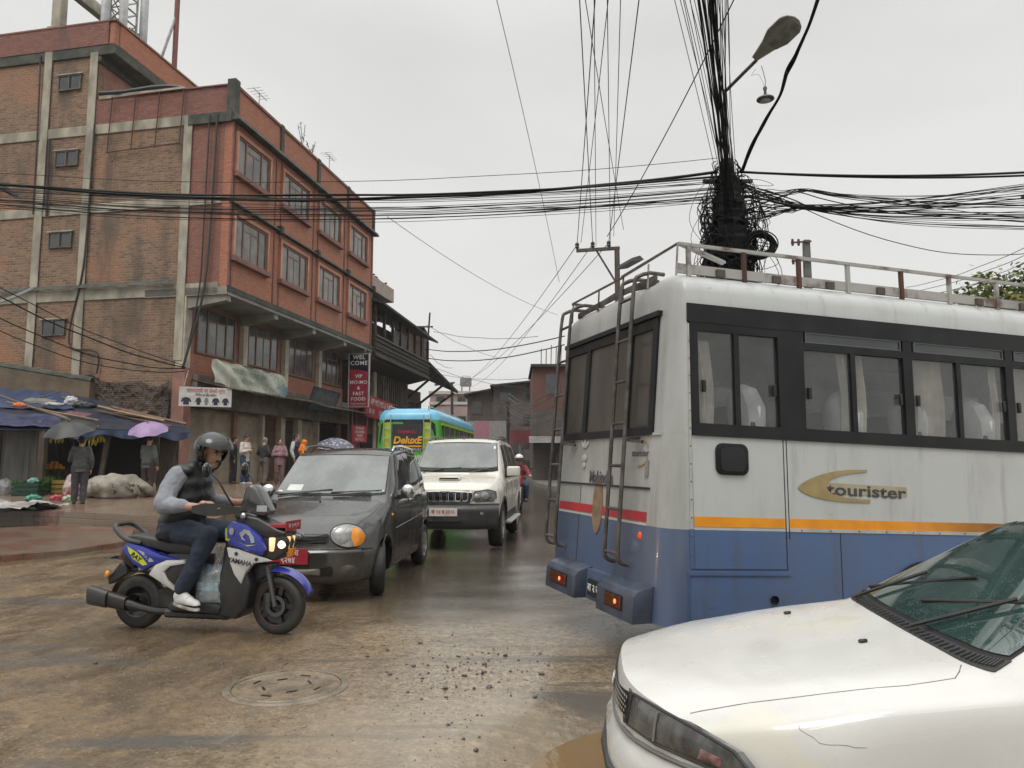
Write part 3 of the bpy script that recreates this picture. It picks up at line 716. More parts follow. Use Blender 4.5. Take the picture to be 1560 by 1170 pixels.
def rect_on(Q, n, a0, a1, b0, b1, dn):
 f = lambda a, b: Q[3].lerp(Q[2], a).lerp(Q[0].lerp(Q[1], a), b)
 s = MB(); s.prism([(a0, b0), (a1, b0), (a1, b1), (a0, b1)], lambda a, b: f(a, b)+n*dn, lambda a, b: f(a, b)+n*.0005); return s
SIGNW = M('sign_white', (.62, .60, .57), .4, col2=(.5, .48, .46), vscale=6)
INKR = M('sign_red_ink', (.42, .05, .10), .5); INKK = M('sign_black_ink', (.02, .02, .022), .5)
t, mk, Q, n, wx, wy = quad_sign('shop_sign', 'small white clothes sign with red script and row of dark garments at building corner', 'sign', [(-.95, 1.0, 3.98), (.45, -.10, 4.02), (.45, -.10, 3.36), (-.95, 1.0, 3.32)], .03, SIGNW)
text('lettering', 'महालक्ष्मी न्यू फेन्सी स्टोर', .20, INKR, mk(.5, .80), t, sx=.62, depth=.004)
text('lettering', 'होलसेल तथा खुद्रा बिक्रेता', .10, INKK, mk(.5, .58), t, sx=.7, depth=.004)
f = lambda a, b: Q[3].lerp(Q[2], a).lerp(Q[0].lerp(Q[1], a), b)
for k, (wd, kind) in enumerate(((.17, 0), (.10, 1), (.08, 2), (.13, 0), (.12, 0))):
 c = (.13, .36, .51, .69, .88)[k]; h0, h1 = .08, .46; w2 = wd/2
 poly = [(c-w2*.62, h0), (c+w2*.62, h0), (c+w2*.62, h1-.18), (c+w2, h0+.1), (c+w2*1.15, h0+.16), (c+w2*.8, h1-.05), (c+w2*.3, h1), (c-w2*.3, h1), (c-w2*.8, h1-.05), (c-w2*1.15, h0+.16), (c-w2, h0+.1), (c-w2*.62, h1-.18)]
 s = MB(); s.prism(poly, lambda a, b: f(a, b)+n*.006, lambda a, b: f(a, b)+n*.0005)
 s.build('garment_picture', M('sign_grey_ink', (.2, .2, .2), .5) if kind == 2 else M('sign_navy_ink', (.025, .03, .045), .5), t, smooth=0)
s = MB();
for a in (.08, .92): s.cyl(f(a, 1), f(a, 1)+V(-.1, .5, .6), .012, n=5)
s.build('hanger', GALV, t)
bt = thing('banner', 'long dirty white cloth banner with faded green print sagging above the shutters', 'banner', bworld(2.8, .5, 4.2))
o = bworld(2.8, .5, 4.2)
def ban(a, b):
 u = .18+5.4*a; top = 5.07-.02*a; bot = 4.22-.12*a-.10*math.sin(a*math.pi)+.03*math.sin(a*19)
 z = bot+(top-bot)*b; y = .55-.08*math.sin(b*math.pi)*math.sin(a*9)-.05*math.sin(a*23+b*7)-.12*(1-b)
 return bworld(u, y, z)-o
s = MB(); s.shell(ban, 60, 10, .006)
def ban_mat():
 m, nt, b, out = _new('dirty_banner_cloth'); co = objco(nt)
 c = mixc(nt, ramp(nt, nz(nt, co, 1.3, 5), .4, .65), (.46, .46, .38), (.30, .30, .25))
 g = mth(nt, 'MULTIPLY', ramp(nt, nz(nt, co, 9, 3), .52, .58), ramp(nt, nz(nt, co, .6, 2), .45, .55))
 c = mixc(nt, mth(nt, 'MULTIPLY', g, .6), c, (.13, .22, .16)); nt.links.new(c, b.inputs['Base Color']); b.inputs['Roughness'].default_value = .6; return m
s.build('cloth', ban_mat(), bt)
INKG = M('faded_green_ink', (.22, .30, .24), .6)
def wrapcloth(o_, off=.012):
 for vv in o_.data.vertices:
  a, b = vv.co.x, vv.co.y; q = Vector(ban(min(max(a, 0), 1), min(max(b, 0), 1)))
  vv.co = q-BW*(off+vv.co.z)
for body, a0, b0, sz in (('साना किसान बचत तथा ऋण', .46, .70, .27), ('सहकारी संस्था लि.', .46, .38, .20)):
 tx = text('lettering', body, sz, INKG, Matrix.Identity(4), bt, depth=.0)
 for vv in tx.data.vertices: vv.co.x = a0+vv.co.x/5.4*.9; vv.co.y = b0+vv.co.y/.8; vv.co.z = 0
 wrapcloth(tx)
s = MB()
for k in range(5):
 a = .84+.035*k; s.prism([(a-.018, .12), (a+.02, .10+.04*(k % 2)), (a+.02, .4), (a, .55), (a-.02, .42)], lambda p, q: V(p, q, 0), lambda p, q: V(p, q, .002))
gp = s.build('printed_picture', M('faded_blue_print', (.20, .27, .30), .6), bt, smooth=0); wrapcloth(gp)
s = MB(); s.cyl(ban(0, 1), ban(1, 1), .02, n=6); s.build('pole', WOOD, bt)
t, mk, Q, n, wx, wy = quad_sign('shop_board', 'faded slate blue shop board with yellowish lettering tilted over the awning', 'sign', [(8.0, .35, 4.86), (10.95, .35, 4.80), (10.8, .62, 3.78), (7.9, .62, 3.82)], .05, M('faded_blue_board', (.075, .095, .125), .4, col2=(.05, .06, .08), vscale=3))
text('lettering', 'श्री कलेक्सन', .44, M('faded_yellow_ink', (.20, .17, .09), .5), mk(.5, .58), t, depth=.006)
text('lettering', 'यहाँ सबै सामान पाइन्छ', .2, M('faded_yellow_ink', (.20, .17, .09), .5), mk(.5, .24), t, depth=.006)
s = MB()
for a0, a1, b0, b1 in ((0, 1, .0, .03), (0, 1, .97, 1), (0, .012, .03, .97), (.988, 1, .03, .97)):
 q = rect_on(Q, n, a0, a1, b0, b1, .02); s.add(q.v, q.f)
s.build('frame', M('dark_metal', (.03, .03, .032), .4), t)
wc = bworld(12.3, -.05, 4.2); wt_ = thing('restaurant_sign', 'tall red and dark vertical restaurant sign reading welcome and fast food under the cantilevered floor', 'sign', wc)
x = V(1, -.12, 0).normalized(); w_, h_ = 1.06, 2.75
sgn = frame((0, 0, 0), x, V(0, 0, 1)); nn = x.cross(V(0, 0, 1))
def sp_(a, b, d=0): return x*(a*w_)+V(0, 0, b*h_)+nn*d
s = MB(); s.prism([(-.5, 0), (.5, 0), (.5, 1), (-.5, 1)], lambda a, b: sp_(a, b, .0), lambda a, b: sp_(a, b, -.12)); s.build('board', M('sign_crimson', (.33, .025, .05), .35, col2=(.26, .02, .04), vscale=2), wt_)
s = MB(); pl = [(-.46, .99), (.46, .99), (.46, .66)]+[(.46-.92*k/10, .66+.055*math.sin(k/10*math.pi*.55)) for k in range(1, 11)]
s.prism(pl, lambda a, b: sp_(a, b, .012), lambda a, b: sp_(a, b, .001)); s.build('dark_panel', M('sign_midnight', (.012, .014, .03), .3), wt_, smooth=0)
s = MB()
for a0, a1, b0, b1 in ((-.52, .52, 0, .012), (-.52, .52, .988, 1.0), (-.52, -.475, .012, .988), (.475, .52, .012, .988)): s.prism([(a0, b0), (a1, b0), (a1, b1), (a0, b1)], lambda a, b: sp_(a, b, .025), lambda a, b: sp_(a, b, -.13))
s.prism([(-.4, .04), (.4, .04), (.4, .046), (-.4, .046)], lambda a, b: sp_(a, b, .01), lambda a, b: sp_(a, b, .001)); s.prism([(-.4, .065), (.4, .065), (.4, .075), (-.4, .075)], lambda a, b: sp_(a, b, .01), lambda a, b: sp_(a, b, .001))
s.build('frame', M('sign_edge', (.45, .42, .4), .4), wt_)
SW = M('sign_letter_white', (.75, .72, .7), .5)
for body, b, sz in (('WEL', .93, .30), ('COME', .82, .30), ('VIP', .575, .25), ('MO:MO', .46, .25), ('&', .355, .25), ('FAST', .25, .25), ('FOOD', .15, .25)):
 text('lettering', body, sz, SW, frame(sp_(0, b, .016), x, V(0, 0, 1)), wt_, depth=.006, bold=.004, spacing=1.12)
s = MB(); s.bar(sp_(-.3, 1), sp_(-.3, 1.12), .04, .04); s.bar(sp_(.3, 1), sp_(.3, 1.12), .04, .04); s.build('bracket', GALV, wt_)
OLDW = M('old_timber', (.050, .040, .032), .7, col2=(.028, .023, .019), vscale=5, bmp=.4, bscale=22)
OLDB = Mbrick('old_dark_brick', (.12, .055, .04), (.08, .042, .034), (.06, .045, .036), .8, stain=(.04, .034, .03), smin=.45, smax=.65)
TIN = M('dark_tin_roof', (.05, .05, .05), .8, col2=(.03, .028, .027), vscale=2)
B2 = Bld('old_house', 'old dark timber house with carved overhanging balcony beyond the brick building', 'house', (14.05, 0, .4))
P2 = B2.part
s = MB(); s.box(14.15, 24.2, 1.3, 9, .2, 9.6); P2(s, 'wall', OLDB)
s = MB(); s.box(14.15, 24.3, 1.26, 1.3, 4.9, 6.9); P2(s, 'upper_wall', M('grey_timber_wall', (.10, .085, .07), .7, col2=(.06, .05, .043), vscale=3))
for k in range(6):
 u = 14.35+k*1.62; f = MB()
 f.box(u, u+1.3, 1.14, 1.26, 4.95, 5.05).box(u, u+1.3, 1.14, 1.26, 6.65, 6.75)
 for a in range(4): f.box(u+a*.413, u+a*.413+.06, 1.14, 1.26, 5.05, 6.65)
 fr = P2(f, 'window', M('weathered_frame', (.14, .10, .075), .6, col2=(.09, .065, .05)))
 g = MB(); g.box(u+.03, u+1.27, 1.2, 1.22, 5.0, 6.7); P2(g, 'pane', PANE if k % 2 else DARKP, fr)
s = MB(); s.hexa([V(14.1, -.12, 6.95), V(24.2, -.12, 6.85), V(24.2, 1.3, 6.55), V(14.1, 1.3, 6.65), V(14.1, -.12, 7.1), V(24.2, -.12, 7.0), V(24.2, 1.3, 7.0), V(14.1, 1.3, 7.1)]); P2(s, 'balcony_floor', OLDW)
s = MB(); s.hexa([V(14.1, -.22, 7.25), V(24.25, -.22, 7.0), V(24.25, -.10, 7.0), V(14.1, -.10, 7.25), V(14.1, -.22, 8.2), V(24.25, -.22, 8.0), V(24.25, -.10, 8.0), V(14.1, -.10, 8.2)])
P2(s, 'balcony_panel', OLDW)
def ln(z0, z1, u): return z0+(z1-z0)*(u-14.1)/10.1
s = MB()
for za, zb, w in ((8.22, 8.02, .1), (7.95, 7.76, .05), (7.5, 7.28, .05), (7.2, 6.98, .1)):
 s.bar(V(14.1, -.26, za), V(24.3, -.26, zb), .12, w)
for k in range(56):
 u = 14.15+k*.18; z = ln(7.2, 6.98, u); s.box(u, u+.1, -.36, -.28, z-.14, z-.03)
 z2 = ln(7.72, 7.52, u); s.lathe([(0.02, 0), (.075, 0), (.075, .05), (.02, .05)], 8, Matrix.Translation((u+.05, -.23, z2)) @ Matrix.Rotation(rad(90), 4, 'X'))
P2(s, 'carved_moulding', M('carved_timber', (.085, .07, .058), .65, col2=(.045, .037, .03), vscale=6), smooth=0)
for k in range(8):
 s = MB(); u = 14.2+k*1.42; s.box(u, u+.16, -.2, -.06, ln(8.2, 8.0, u), ln(9.9, 9.45, u)); P2(s, 'balcony_post', OLDW)
s = MB()
for k in (2, 3):
 u0 = 14.36+k*1.42
 for j in range(7):
  for sg in (1, -1):
   a = V(u0+j*.18, -.1, 8.3); b = V(u0+j*.18+sg*.5, -.1, 9.1)
   b.x = min(max(b.x, u0), u0+1.24); s.bar(a, b, .03, .035)
P2(s, 'lattice', M('pale_lattice', (.20, .185, .165), .6), smooth=0)
s = MB(); s.box(20.2, 20.5, -.15, 0, 8.3, 9.4).box(22.3, 24.0, .2, .25, 8.2, 9.3); P2(s, 'faded_panel', M('faded_red_board', (.16, .06, .045), .6))
s = MB(); s.hexa([V(13.95, -.75, 9.85), V(24.6, -.75, 9.38), V(24.6, 4.5, 11.4), V(13.95, 4.5, 11.9), V(13.95, -.75, 9.97), V(24.6, -.75, 9.5), V(24.6, 4.5, 11.55), V(13.95, 4.5, 12.05)]); P2(s, 'roof', TIN)
s = MB(); s.box(14.15, 24.2, 1.05, 1.28, 4.55, 4.85).box(14.1, 24.3, .2, 1.3, 4.3, 4.36); P2(s, 'shop_canopy', M('rusty_tin2', (.10, .07, .055), .6))
s = MB(); s.box(14.15, 24.2, 1.2, 1.28, .3, 4.3); P2(s, 'shop_front', M('red_shop_front', (.13, .04, .038), .5, col2=(.08, .03, .03), vscale=1.2))
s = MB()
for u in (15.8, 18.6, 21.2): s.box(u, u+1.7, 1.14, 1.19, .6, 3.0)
P2(s, 'shop_dark_panel', VOID)  # black boards paint shaded shop insides on the front
s = MB(); s.box(17.5, 18.0, 1.1, 1.24, .4, 6.9); P2(s, 'wall_column', CONC)
RED = M('sign_red', (.36, .035, .045), .4, col2=(.27, .03, .04), vscale=3)
t, mk, Q, n, wx, wy = quad_sign('food_sign', 'long red momo shop sign with pale lettering tilted under the timber balcony', 'sign', [(13.9, .0, 4.98), (18.2, .0, 4.78), (18.2, .25, 3.72), (13.9, .25, 3.86)], .06, RED)
text('lettering', 'VIP MO MO & FAST', .5, SW, mk(.5, .72), t, depth=.006, sx=.8)
text('lettering', 'FOOD', .44, SW, mk(.62, .28), t, depth=.006); text('lettering', 'मः मः', .42, SW, mk(.22, .28), t, depth=.006)
for pts, lab in (([(12.2, .2, 3.3), (14.0, .1, 3.32), (14.0, .1, 2.45), (12.2, .2, 2.42)], 'small red menu board with white lines hung outside the open dark shop'), ([(11.9, .3, 2.35), (13.0, .3, 2.37), (13.0, .3, 1.75), (11.9, .3, 1.75)], 'little red board below the larger red menu board')):
 t, mk, Q, n, wx, wy = quad_sign('menu_board', lab, 'sign', pts, .03, RED)
 for i, (body, b) in enumerate((('VIP MO:MO', .82), ('CHOWMEIN', .6), ('THUKPA', .38), ('FAST FOOD', .16))): text('lettering', body, .2 if wy > .8 else .13, SW, mk(.5, b), t, depth=.004)
 s = MB(); s.cyl(Q[0], Q[0]+V(0, 0, 4.3-pts[0][2]), .015, n=5); s.cyl(Q[1], Q[1]+V(0, 0, 4.3-pts[1][2]), .015, n=5); s.build('hanger', GALV, t)
B3 = Bld('eaves_house', 'low dark house with steep overhanging eave on timber struts at the end of the terrace', 'house', (24.5, 0, .2))
s = MB(); s.box(24.4, 28, 1.5, 8, .1, 6.4); B3.part(s, 'wall', OLDB)
s = MB(); s.hexa([V(24.35, -.35, 7.8), V(28.4, -1.2, 6.3), V(28.4, 4, 8.6), V(24.35, 4, 9.3), V(24.35, -.35, 8.0), V(28.4, -1.2, 6.5), V(28.4, 4, 8.8), V(24.35, 4, 9.5)]); B3.part(s, 'roof', M('thatch_dark', (.05, .044, .038), .9, col2=(.03, .027, .024), vscale=6, bmp=.6))
for u in (25.0, 26.5, 28.0):
 s = MB(); z = 7.7-(u-24.35)/4.05*1.55; s.bar(V(u, 1.5, z-1.7), V(u, -.5-(u-24.4)*.14, z), .14, .14); B3.part(s, 'strut', OLDW)
for u in (24.7, 26.4):
 f = MB(); f.box(u, u+1.4, 1.38, 1.5, 4.2, 5.6); w = B3.part(f, 'window', M('weathered_frame', (.14, .1, .075), .6)); g = MB(); g.box(u+.1, u+1.3, 1.36, 1.379, 4.3, 5.5); B3.part(g, 'pane', DARKP, w)
B4 = Bld('white_house', 'upper part of a whitish house with cantilevered balcony tank above the timber roof', 'house', (17, 4.5, .3))
WHT = M('stained_white_plaster', (.42, .39, .35), .7, col2=(.27, .25, .22), vscale=2)
s = MB(); s.box(17, 21, 4.5, 9, .3, 10.9); B4.part(s, 'wall', WHT)
s = MB(); s.box(16.6, 21, 1.2, 6, 11.5, 11.65).box(16.6, 21, 1.2, 1.32, 11.65, 12.35).box(16.6, 16.72, 1.32, 6, 11.65, 12.35).box(20.88, 21, 1.32, 6, 11.65, 12.35); B4.part(s, 'balcony', M('pinkish_plaster', (.40, .32, .28), .7, col2=(.3, .24, .2)))
s = MB(); s.box(17.2, 17.5, 2.2, 2.5, 10.2, 11.5).box(20, 20.3, 2.2, 2.5, 10.2, 11.5).box(17.2, 17.5, 5.5, 5.8, 10.2, 11.5).box(17, 20.5, 1.9, 5.9, 10.2, 10.6); B4.part(s, 'column', WHT)
s = MB()
for k in range(5): s.lathe([(0, 0), (.2, 0), (.26, .35), (0, .35)], 10, Matrix.Translation((17.2+k*.75, 1.6, 11.65)) )
for k in range(60): q = V(17+rs.random()*3.6, 1.6+rs.uniform(-.25, .25), 12.25+rs.random()*.35); s.ell(q, .09, .09, .06, 6)
B4.part(s, 'flower_pot', M('potted_green', (.04, .05, .035), .7, col2=(.1, .06, .04), vscale=4))
def far_house(name, label, cat, px0, px1, ytop, Y, zbase, depth, mat, floors, rw, group=None, roof=None, ang=0., hcol=DARKP, wmat=None, slope=0.):
 a = at_y(px0, ytop, Y); b = at_y(px1, ytop, Y); w = b.x-a.x; h = a.z-zbase
 t = thing(name, label, cat, (a.x, Y, zbase), rad(ang), group)
 s = MB(); s.prism([(0, 0), (w, 0), (w, h+slope), (0, h)], lambda u, v: V(u, 0, v), lambda u, v: V(u, depth, v)); s.build('wall', mat, t)
 if roof is not None:
  s = MB(); s.hexa([V(-.3, -.9, h), V(w+.3, -.9, h+slope), V(w+.3, depth, h+slope), V(-.3, depth, h), V(-.3, -.9, h+.15), V(w+.3, -.9, h+.15+slope), V(w+.3, depth, h+.2+slope), V(-.3, depth, h+.2)]); s.build('roof', roof, t)
 fh = h/floors
 for i in range(floors):
  n_ = max(1, int(w/rw))
  for k in range(n_):
   u = w*(k+.5)/n_
   f = MB(); f.box(u-.55, u+.55, -.06, .02, fh*i+fh*.3, fh*i+fh*.8); fr = f.build('window', wmat or M('weathered_frame', (.14, .1, .075), .6), t)
   g = MB(); g.box(u-.45, u+.45, -.085, -.062, fh*i+fh*.34, fh*i+fh*.76); g.build('pane', hcol, fr)
 return t, w, h
PINKB = M('pale_pink_wall', (.34, .25, .23), .8, col2=(.27, .20, .185), vscale=.4)
t, w, h = far_house('pink_building', 'pale pink flat-roofed building with white floor bands closing the far end of the street', 'building', 655, 752, 597, 92, 0, 12, PINKB, 4, 2.4)
s = MB()
for z in (h-1.6, h-4.4, h-7): s.box(-.1, w+.1, -.14, -.0, z, z+.35)
s.box(-.15, w+.15, -.2, .4, h-.3, h+.1); s.build('floor_band', M('pale_band', (.5, .44, .40), .7), t)
o = at_y(708, 592, 92)
tt = thing('water_tank', 'small silver water tank on a stand on the pale pink building roof', 'water tank', (o.x, 94, h)); s = MB(); s.lathe([(0, .9), (.7, .9), (.75, 1.0), (.75, 1.9), (.5, 2.2), (0, 2.3)], 14); s.build('tank', GALV, tt)
s = MB();
for a in (-.5, .5):
 for b in (-.5, .5): s.box(a-.06, a+.06, b-.06, b+.06, 0, .9)
s.build('stand', CONC, tt)
GREYB = Mbrick('far_grey_brick', (.16, .125, .108), (.115, .09, .08), (.12, .10, .09), .85, stain=(.05, .045, .04), smin=.45, smax=.65)
far_house('row_house', 'long dark tin-roofed terraced house, left of the taller house down the street', 'house', 712, 772, 603, 74, 0, 9, GREYB, 3, 1.6, None, TIN, 0, DARKP, slope=.9)
far_house('row_house', 'taller grey-brown house with a curved tin roof at the bend of the street', 'house', 752, 822, 590, 66, 0, 9, GREYB, 4, 1.8, None, TIN, 0, DARKP, slope=.5)
REDF = Mbrick('far_red_brick', (.19, .075, .055), (.14, .06, .045), (.12, .08, .065), .85)
t, w, h = far_house('corner_house', 'dark street house with a red brick top storey showing left of the tourist bus', 'house', 812, 905, 626, 52, 0, 10, GREYB, 2, 2.2)
s = MB(); s.box(0, w, .05, 8, h, h+3.1); s.build('brick_storey', REDF, t)
f = MB(); f.box(.9, 1.9, -.02, .049, h+1.2, h+2.6); f.build('window', DARKP, t)
s = MB(); s.box(-.15, w, -.3, 8.2, h+3.1, h+3.3); s.build('roof', TIN, t)
s = MB()
for k in range(7): s.cyl(V(.6+k*.35, .4, h+3.3), V(.62+k*.36, .4, h+4.4+.4*rs.random()), .03, n=4)
s.build('rebar', M('rust', (.1, .035, .022), .7), t)
s = MB(); s.grid(lambda a, b: (w*a*.95-.3, -1.4*b, 3.2-.5*b), 4, 2); s.build('awning', M('grey_tarp', (.25, .24, .24), .5, col2=(.16, .15, .15)), t)
for px0, px1, yt, Y, fl, lab in ((912, 985, 585, 46, 2, 'low grey-brown house behind the rear of the bus'), (1000, 1130, 560, 39, 2, 'grey-brown house behind the middle of the bus'), (1150, 1330, 535, 33, 2, 'wide grey-brown house behind the bus side windows'), (1350, 1600, 520, 30, 2, 'grey-brown house behind the front half of the bus')):
 far_house('roadside_house', lab, 'house', px0, px1, yt, Y, 0, 8, GREYB, fl, 2.4, None, TIN)
for (px, py, Y, w_, h_, mt, lab) in ((742, 655, 62, 3.2, 1.5, (.32, .31, .30), 'pale grey signboard among far dark houses down the street'), (734, 655, 60, 1.2, 1.3, (.45, .2, .25), 'small pinkish board beside the pale grey far signboard'), (792, 665, 55, 1.6, 1.0, (.25, .06, .07), 'small dark red far board above the motorcyclist')):
 o = at_y(px, py, Y); t = thing('far_sign', lab, 'sign', (o.x, o.y, 0)); s = MB(); s.box(-w_/2, w_/2, 0, .1, o.z-h_/2, o.z+h_/2); s.build('board', M('far_board_%d' % px, mt, .5), t); s = MB(); s.box(-.06, .06, .1, .2, 0, o.z); s.build('post', GALV, t)
o = at_y(622, 500, 52); t = thing('roof_hut', 'little brown rooftop hut with a bent post above the timber house', 'hut', (o.x-.2, 54, 9.0)); s = MB(); s.box(-1.1, 1.1, 0, 2, 0, 2.3); s.build('wall', OLDB, t); s = MB(); s.hexa([V(-1.4, -.4, 2.2), V(1.5, -.4, 2.2), V(1.5, 2.3, 2.7), V(-1.4, 2.3, 2.7), V(-1.4, -.4, 2.32), V(1.5, -.4, 2.32), V(1.5, 2.3, 2.82), V(-1.4, 2.3, 2.82)]); s.build('roof', TIN, t); s = MB(); s.cyl(V(1.3, 0, 0), V(1.5, 0, 3.4), .07, n=6); s.build('post', OLDW, t)
BUSW, BUSL = 2.25, 6.9
bus = thing('tourist_bus', 'white and blue minibus with rear ladders and roof rack, seen from behind on the right', 'bus', (1.084, 5.2, 0), rad(17.7))
def bxf(p):
 x, y, z = p; w = max(0., 1-max(x, 0)/.2) if x < .2 else 0
 return V(x+.085*(z-1)*w, y, z+max(x, 0)*(-.045+.0135*(z-1)))
def uz(z, x): return (z+x*.0585)/(1+.0135*x)
def bp(mb, name, mat, parent=None, **kw): return mb.build(name, mat, parent or bus, xf=bxf, **kw)
WHITE = M('bus_white_paint', (.47, .48, .465), .28, col2=(.39, .395, .375), vscale=1.1, coat=.3, stretch=(1, 1, .45))
BLUE = M('bus_blue_paint', (.072, .125, .255), .32, col2=(.06, .10, .20), vscale=1.3, coat=.25)
def rear_dirt(name, c, d):
 m, nt, b, out = _new(name); co = objco(nt)
 sep = nt.nodes.new('ShaderNodeSeparateXYZ'); nt.links.new(co, sep.inputs[0])
 side = ramp(nt, sep.outputs[0], .22, .10)   # grime sprayed over the tail only
 n = nz(nt, objco(nt, 'Object', (1, 1, .35)), 2.2, 6, .65)
 f = mth(nt, 'MULTIPLY', side, ramp(nt, n, .25, .75, .30, .8))
 f = mth(nt, 'MAXIMUM', f, mth(nt, 'MULTIPLY', ramp(nt, n, .45, .75), .30))
 f = mth(nt, 'MAXIMUM', f, mth(nt, 'MULTIPLY', ramp(nt, sep.outputs[2], .75, .40), ramp(nt, nz(nt, co, 3.5, 5, .7), .35, .65, .1, .6)))
 f2 = mth(nt, 'MULTIPLY', ramp(nt, nz(nt, objco(nt, 'Object', (1, 1, .12)), 6, 5, .6), .54, .72), .45)
 col = mixc(nt, f, c, d); col = mixc(nt, f2, col, d)
 sc = nz(nt, objco(nt, 'Object', (.5, .5, 3)), 9, 3, .7)
 col = mixc(nt, ramp(nt, sc, .66, .72, 0, .5), col, tuple(x*.5 for x in c))
 nt.links.new(col, b.inputs['Base Color']); b.inputs['Roughness'].default_value = .3; b.inputs['Coat Weight'].default_value = .2
 bump(nt, b, nz(nt, co, 2.2, 3), .22, .03)
 return m
WHITE_B = rear_dirt('bus_white_grimy', (.47, .485, .475), (.20, .19, .165)); BLUE_B = rear_dirt('bus_blue_grimy', (.072, .125, .255), (.085, .092, .11))
RUB = M('black_rubber', (.010, .010, .011), .5, spec=.3); BLK = M('black_window_frame', (.008, .009, .010), .42, col2=(.016, .017, .018), vscale=3, spec=.3)
STEEL = M('worn_rack_steel', (.11, .10, .095), .45, .3, col2=(.05, .04, .035), vscale=8); WORN = M('worn_white_rack', (.36, .35, .33), .5, col2=(.12, .08, .06), vscale=5, lo=.5, hi=.7); RUST = M('rust', (.10, .035, .022), .7)
def foot(z, inset=0., r=.17, n=6, extra=0.):
 x0, x1, y0, y1 = inset, BUSL-inset, inset, BUSW-inset; r = max(.03, r-inset*.2); out = []
 for cx, cy, a0 in ((x0+r, y0+r, 180), (x1-r, y0+r, 270), (x1-r, y1-r, 0), (x0+r, y1-r, 90)):
  for k in range(n+1):
   a = rad(a0+90*k/n); out.append(V(cx+r*math.cos(a), cy+r*math.sin(a), z))
 res = []
 for i, p in enumerate(out):
  q = out[(i+1) % len(out)]; res.append(p)
  L = (q-p).length
  if L > .6:
   m_ = 18 if L > 3.5 else 4
   for j in range(1, m_): res.append(p.lerp(q, j/m_))
 return res
s = MB(); s.mat(0); s.loft([foot(.36), foot(1.026)], caps=False); s.add(foot(.36), [tuple(range(len(foot(.36))))])
s.mat(1); s.loft([foot(1.026), foot(1.35), foot(1.695)], caps=False); s.add(foot(1.56, .02), [tuple(range(len(foot(1.56, .02))))])
bp(s, 'body', [BLUE_B, WHITE_B], smooth=30)
s = MB(); s.loft([foot(2.62), foot(2.73, .0), foot(2.80, .025), foot(2.85, .07), foot(2.885, .15), foot(2.91, .3), foot(2.93, .6)], caps=True)
bp(s, 'roof', WHITE_B, smooth=50)
for cx, cy, a0 in ((.17, .17, 180), (.17, BUSW-.17, 90), (BUSL-.17, .17, 270), (BUSL-.17, BUSW-.17, 0)):
 s = MB(); s.shell(lambda a, b: (cx+.17*math.cos(rad(a0+90*a)), cy+.17*math.sin(rad(a0+90*a)), 1.695+.925*b), 10, 8, .03); bp(s, 'corner_pillar', WHITE_B)
for y0, y1 in ((.17, .30), (2.10, BUSW-.17)): s = MB(); s.box(0, .03, y0, y1, 1.695, 2.62); bp(s, 'rear_pillar', WHITE_B)
s = MB()
for y0, y1 in ((.29, .36), (.70, .77), (1.54, 1.62), (2.06, 2.12)): s.box(-.018, .03, y0, y1, 1.69, 2.58)
s.box(-.018, .03, .36, .70, 1.69, 1.75).box(-.018, .03, .77, 1.54, 1.69, 1.75).box(-.018, .03, 1.62, 2.06, 1.69, 1.75); s.box(-.018, .03, .36, .70, 2.50, 2.58).box(-.018, .03, .77, 1.54, 2.50, 2.58).box(-.018, .03, 1.62, 2.06, 2.50, 2.58)
s.box(-.04, .03, .26, 2.14, 2.585, 2.625)
rw = bp(s, 'rear_window', BLK)
def grimy_glass():
 m, nt, b, out = _new('grimy_rear_glass'); co = objco(nt)
 n = nz(nt, objco(nt, 'Object', (1, 1, .3)), 3, 6, .6)
 nt.links.new(mixc(nt, ramp(nt, n, .3, .7), (.052, .047, .040), (.085, .077, .066)), b.inputs['Base Color']); b.inputs['Roughness'].default_value = .22; return m
GG = grimy_glass()
for y0, y1 in ((.36, .70), (.77, 1.54), (1.62, 2.06)):
 s = MB(); s.box(.0, .012, y0, y1, 1.75, 2.50); bp(s, 'pane', GG, rw)
Z0 = 1.70
s = MB()
def band(x0, x1, z0, z1, y=-.012, d=.05): s.box(x0, x1, y, y+d, z0, z1)
posts = [(.20, .262), (.945, 1.175), (2.125, 2.215), (3.205, 3.29), (4.27, 4.36), (5.35, 5.44), (6.4, 6.72)]
xr = .17
for a, b in posts:
 n_ = 1
 band(a, b, 1.73, 2.50)
for (a, b), (c, d) in zip(posts, posts[1:]):
 band(b, c, 1.73, 1.775)
 if b > 1: band(b, c, 2.365, 2.42)
 else: band(b, c, 2.44, 2.50)
for k in range(11): band(.15+k*.6, .15+(k+1)*.6, 2.50, 2.635, -.016)
for k in range(11): band(.20+k*.595, .20+(k+1)*.595, 1.685, 1.73, -.016)
bp(s, 'window_band', BLK, smooth=0)
GL = Mglass('bus_window_glass', (.95, .96, .96), .03, .80, (.085, .09, .09), streak=.14)  # grey film colour stands in for part of the street's reflection
DG = M('dark_vent_glass', (.03, .034, .038), .08, col2=(.045, .05, .055), vscale=2, spec=.7)
LATCH = M('black_plastic_latch', (.012, .012, .013), .4)
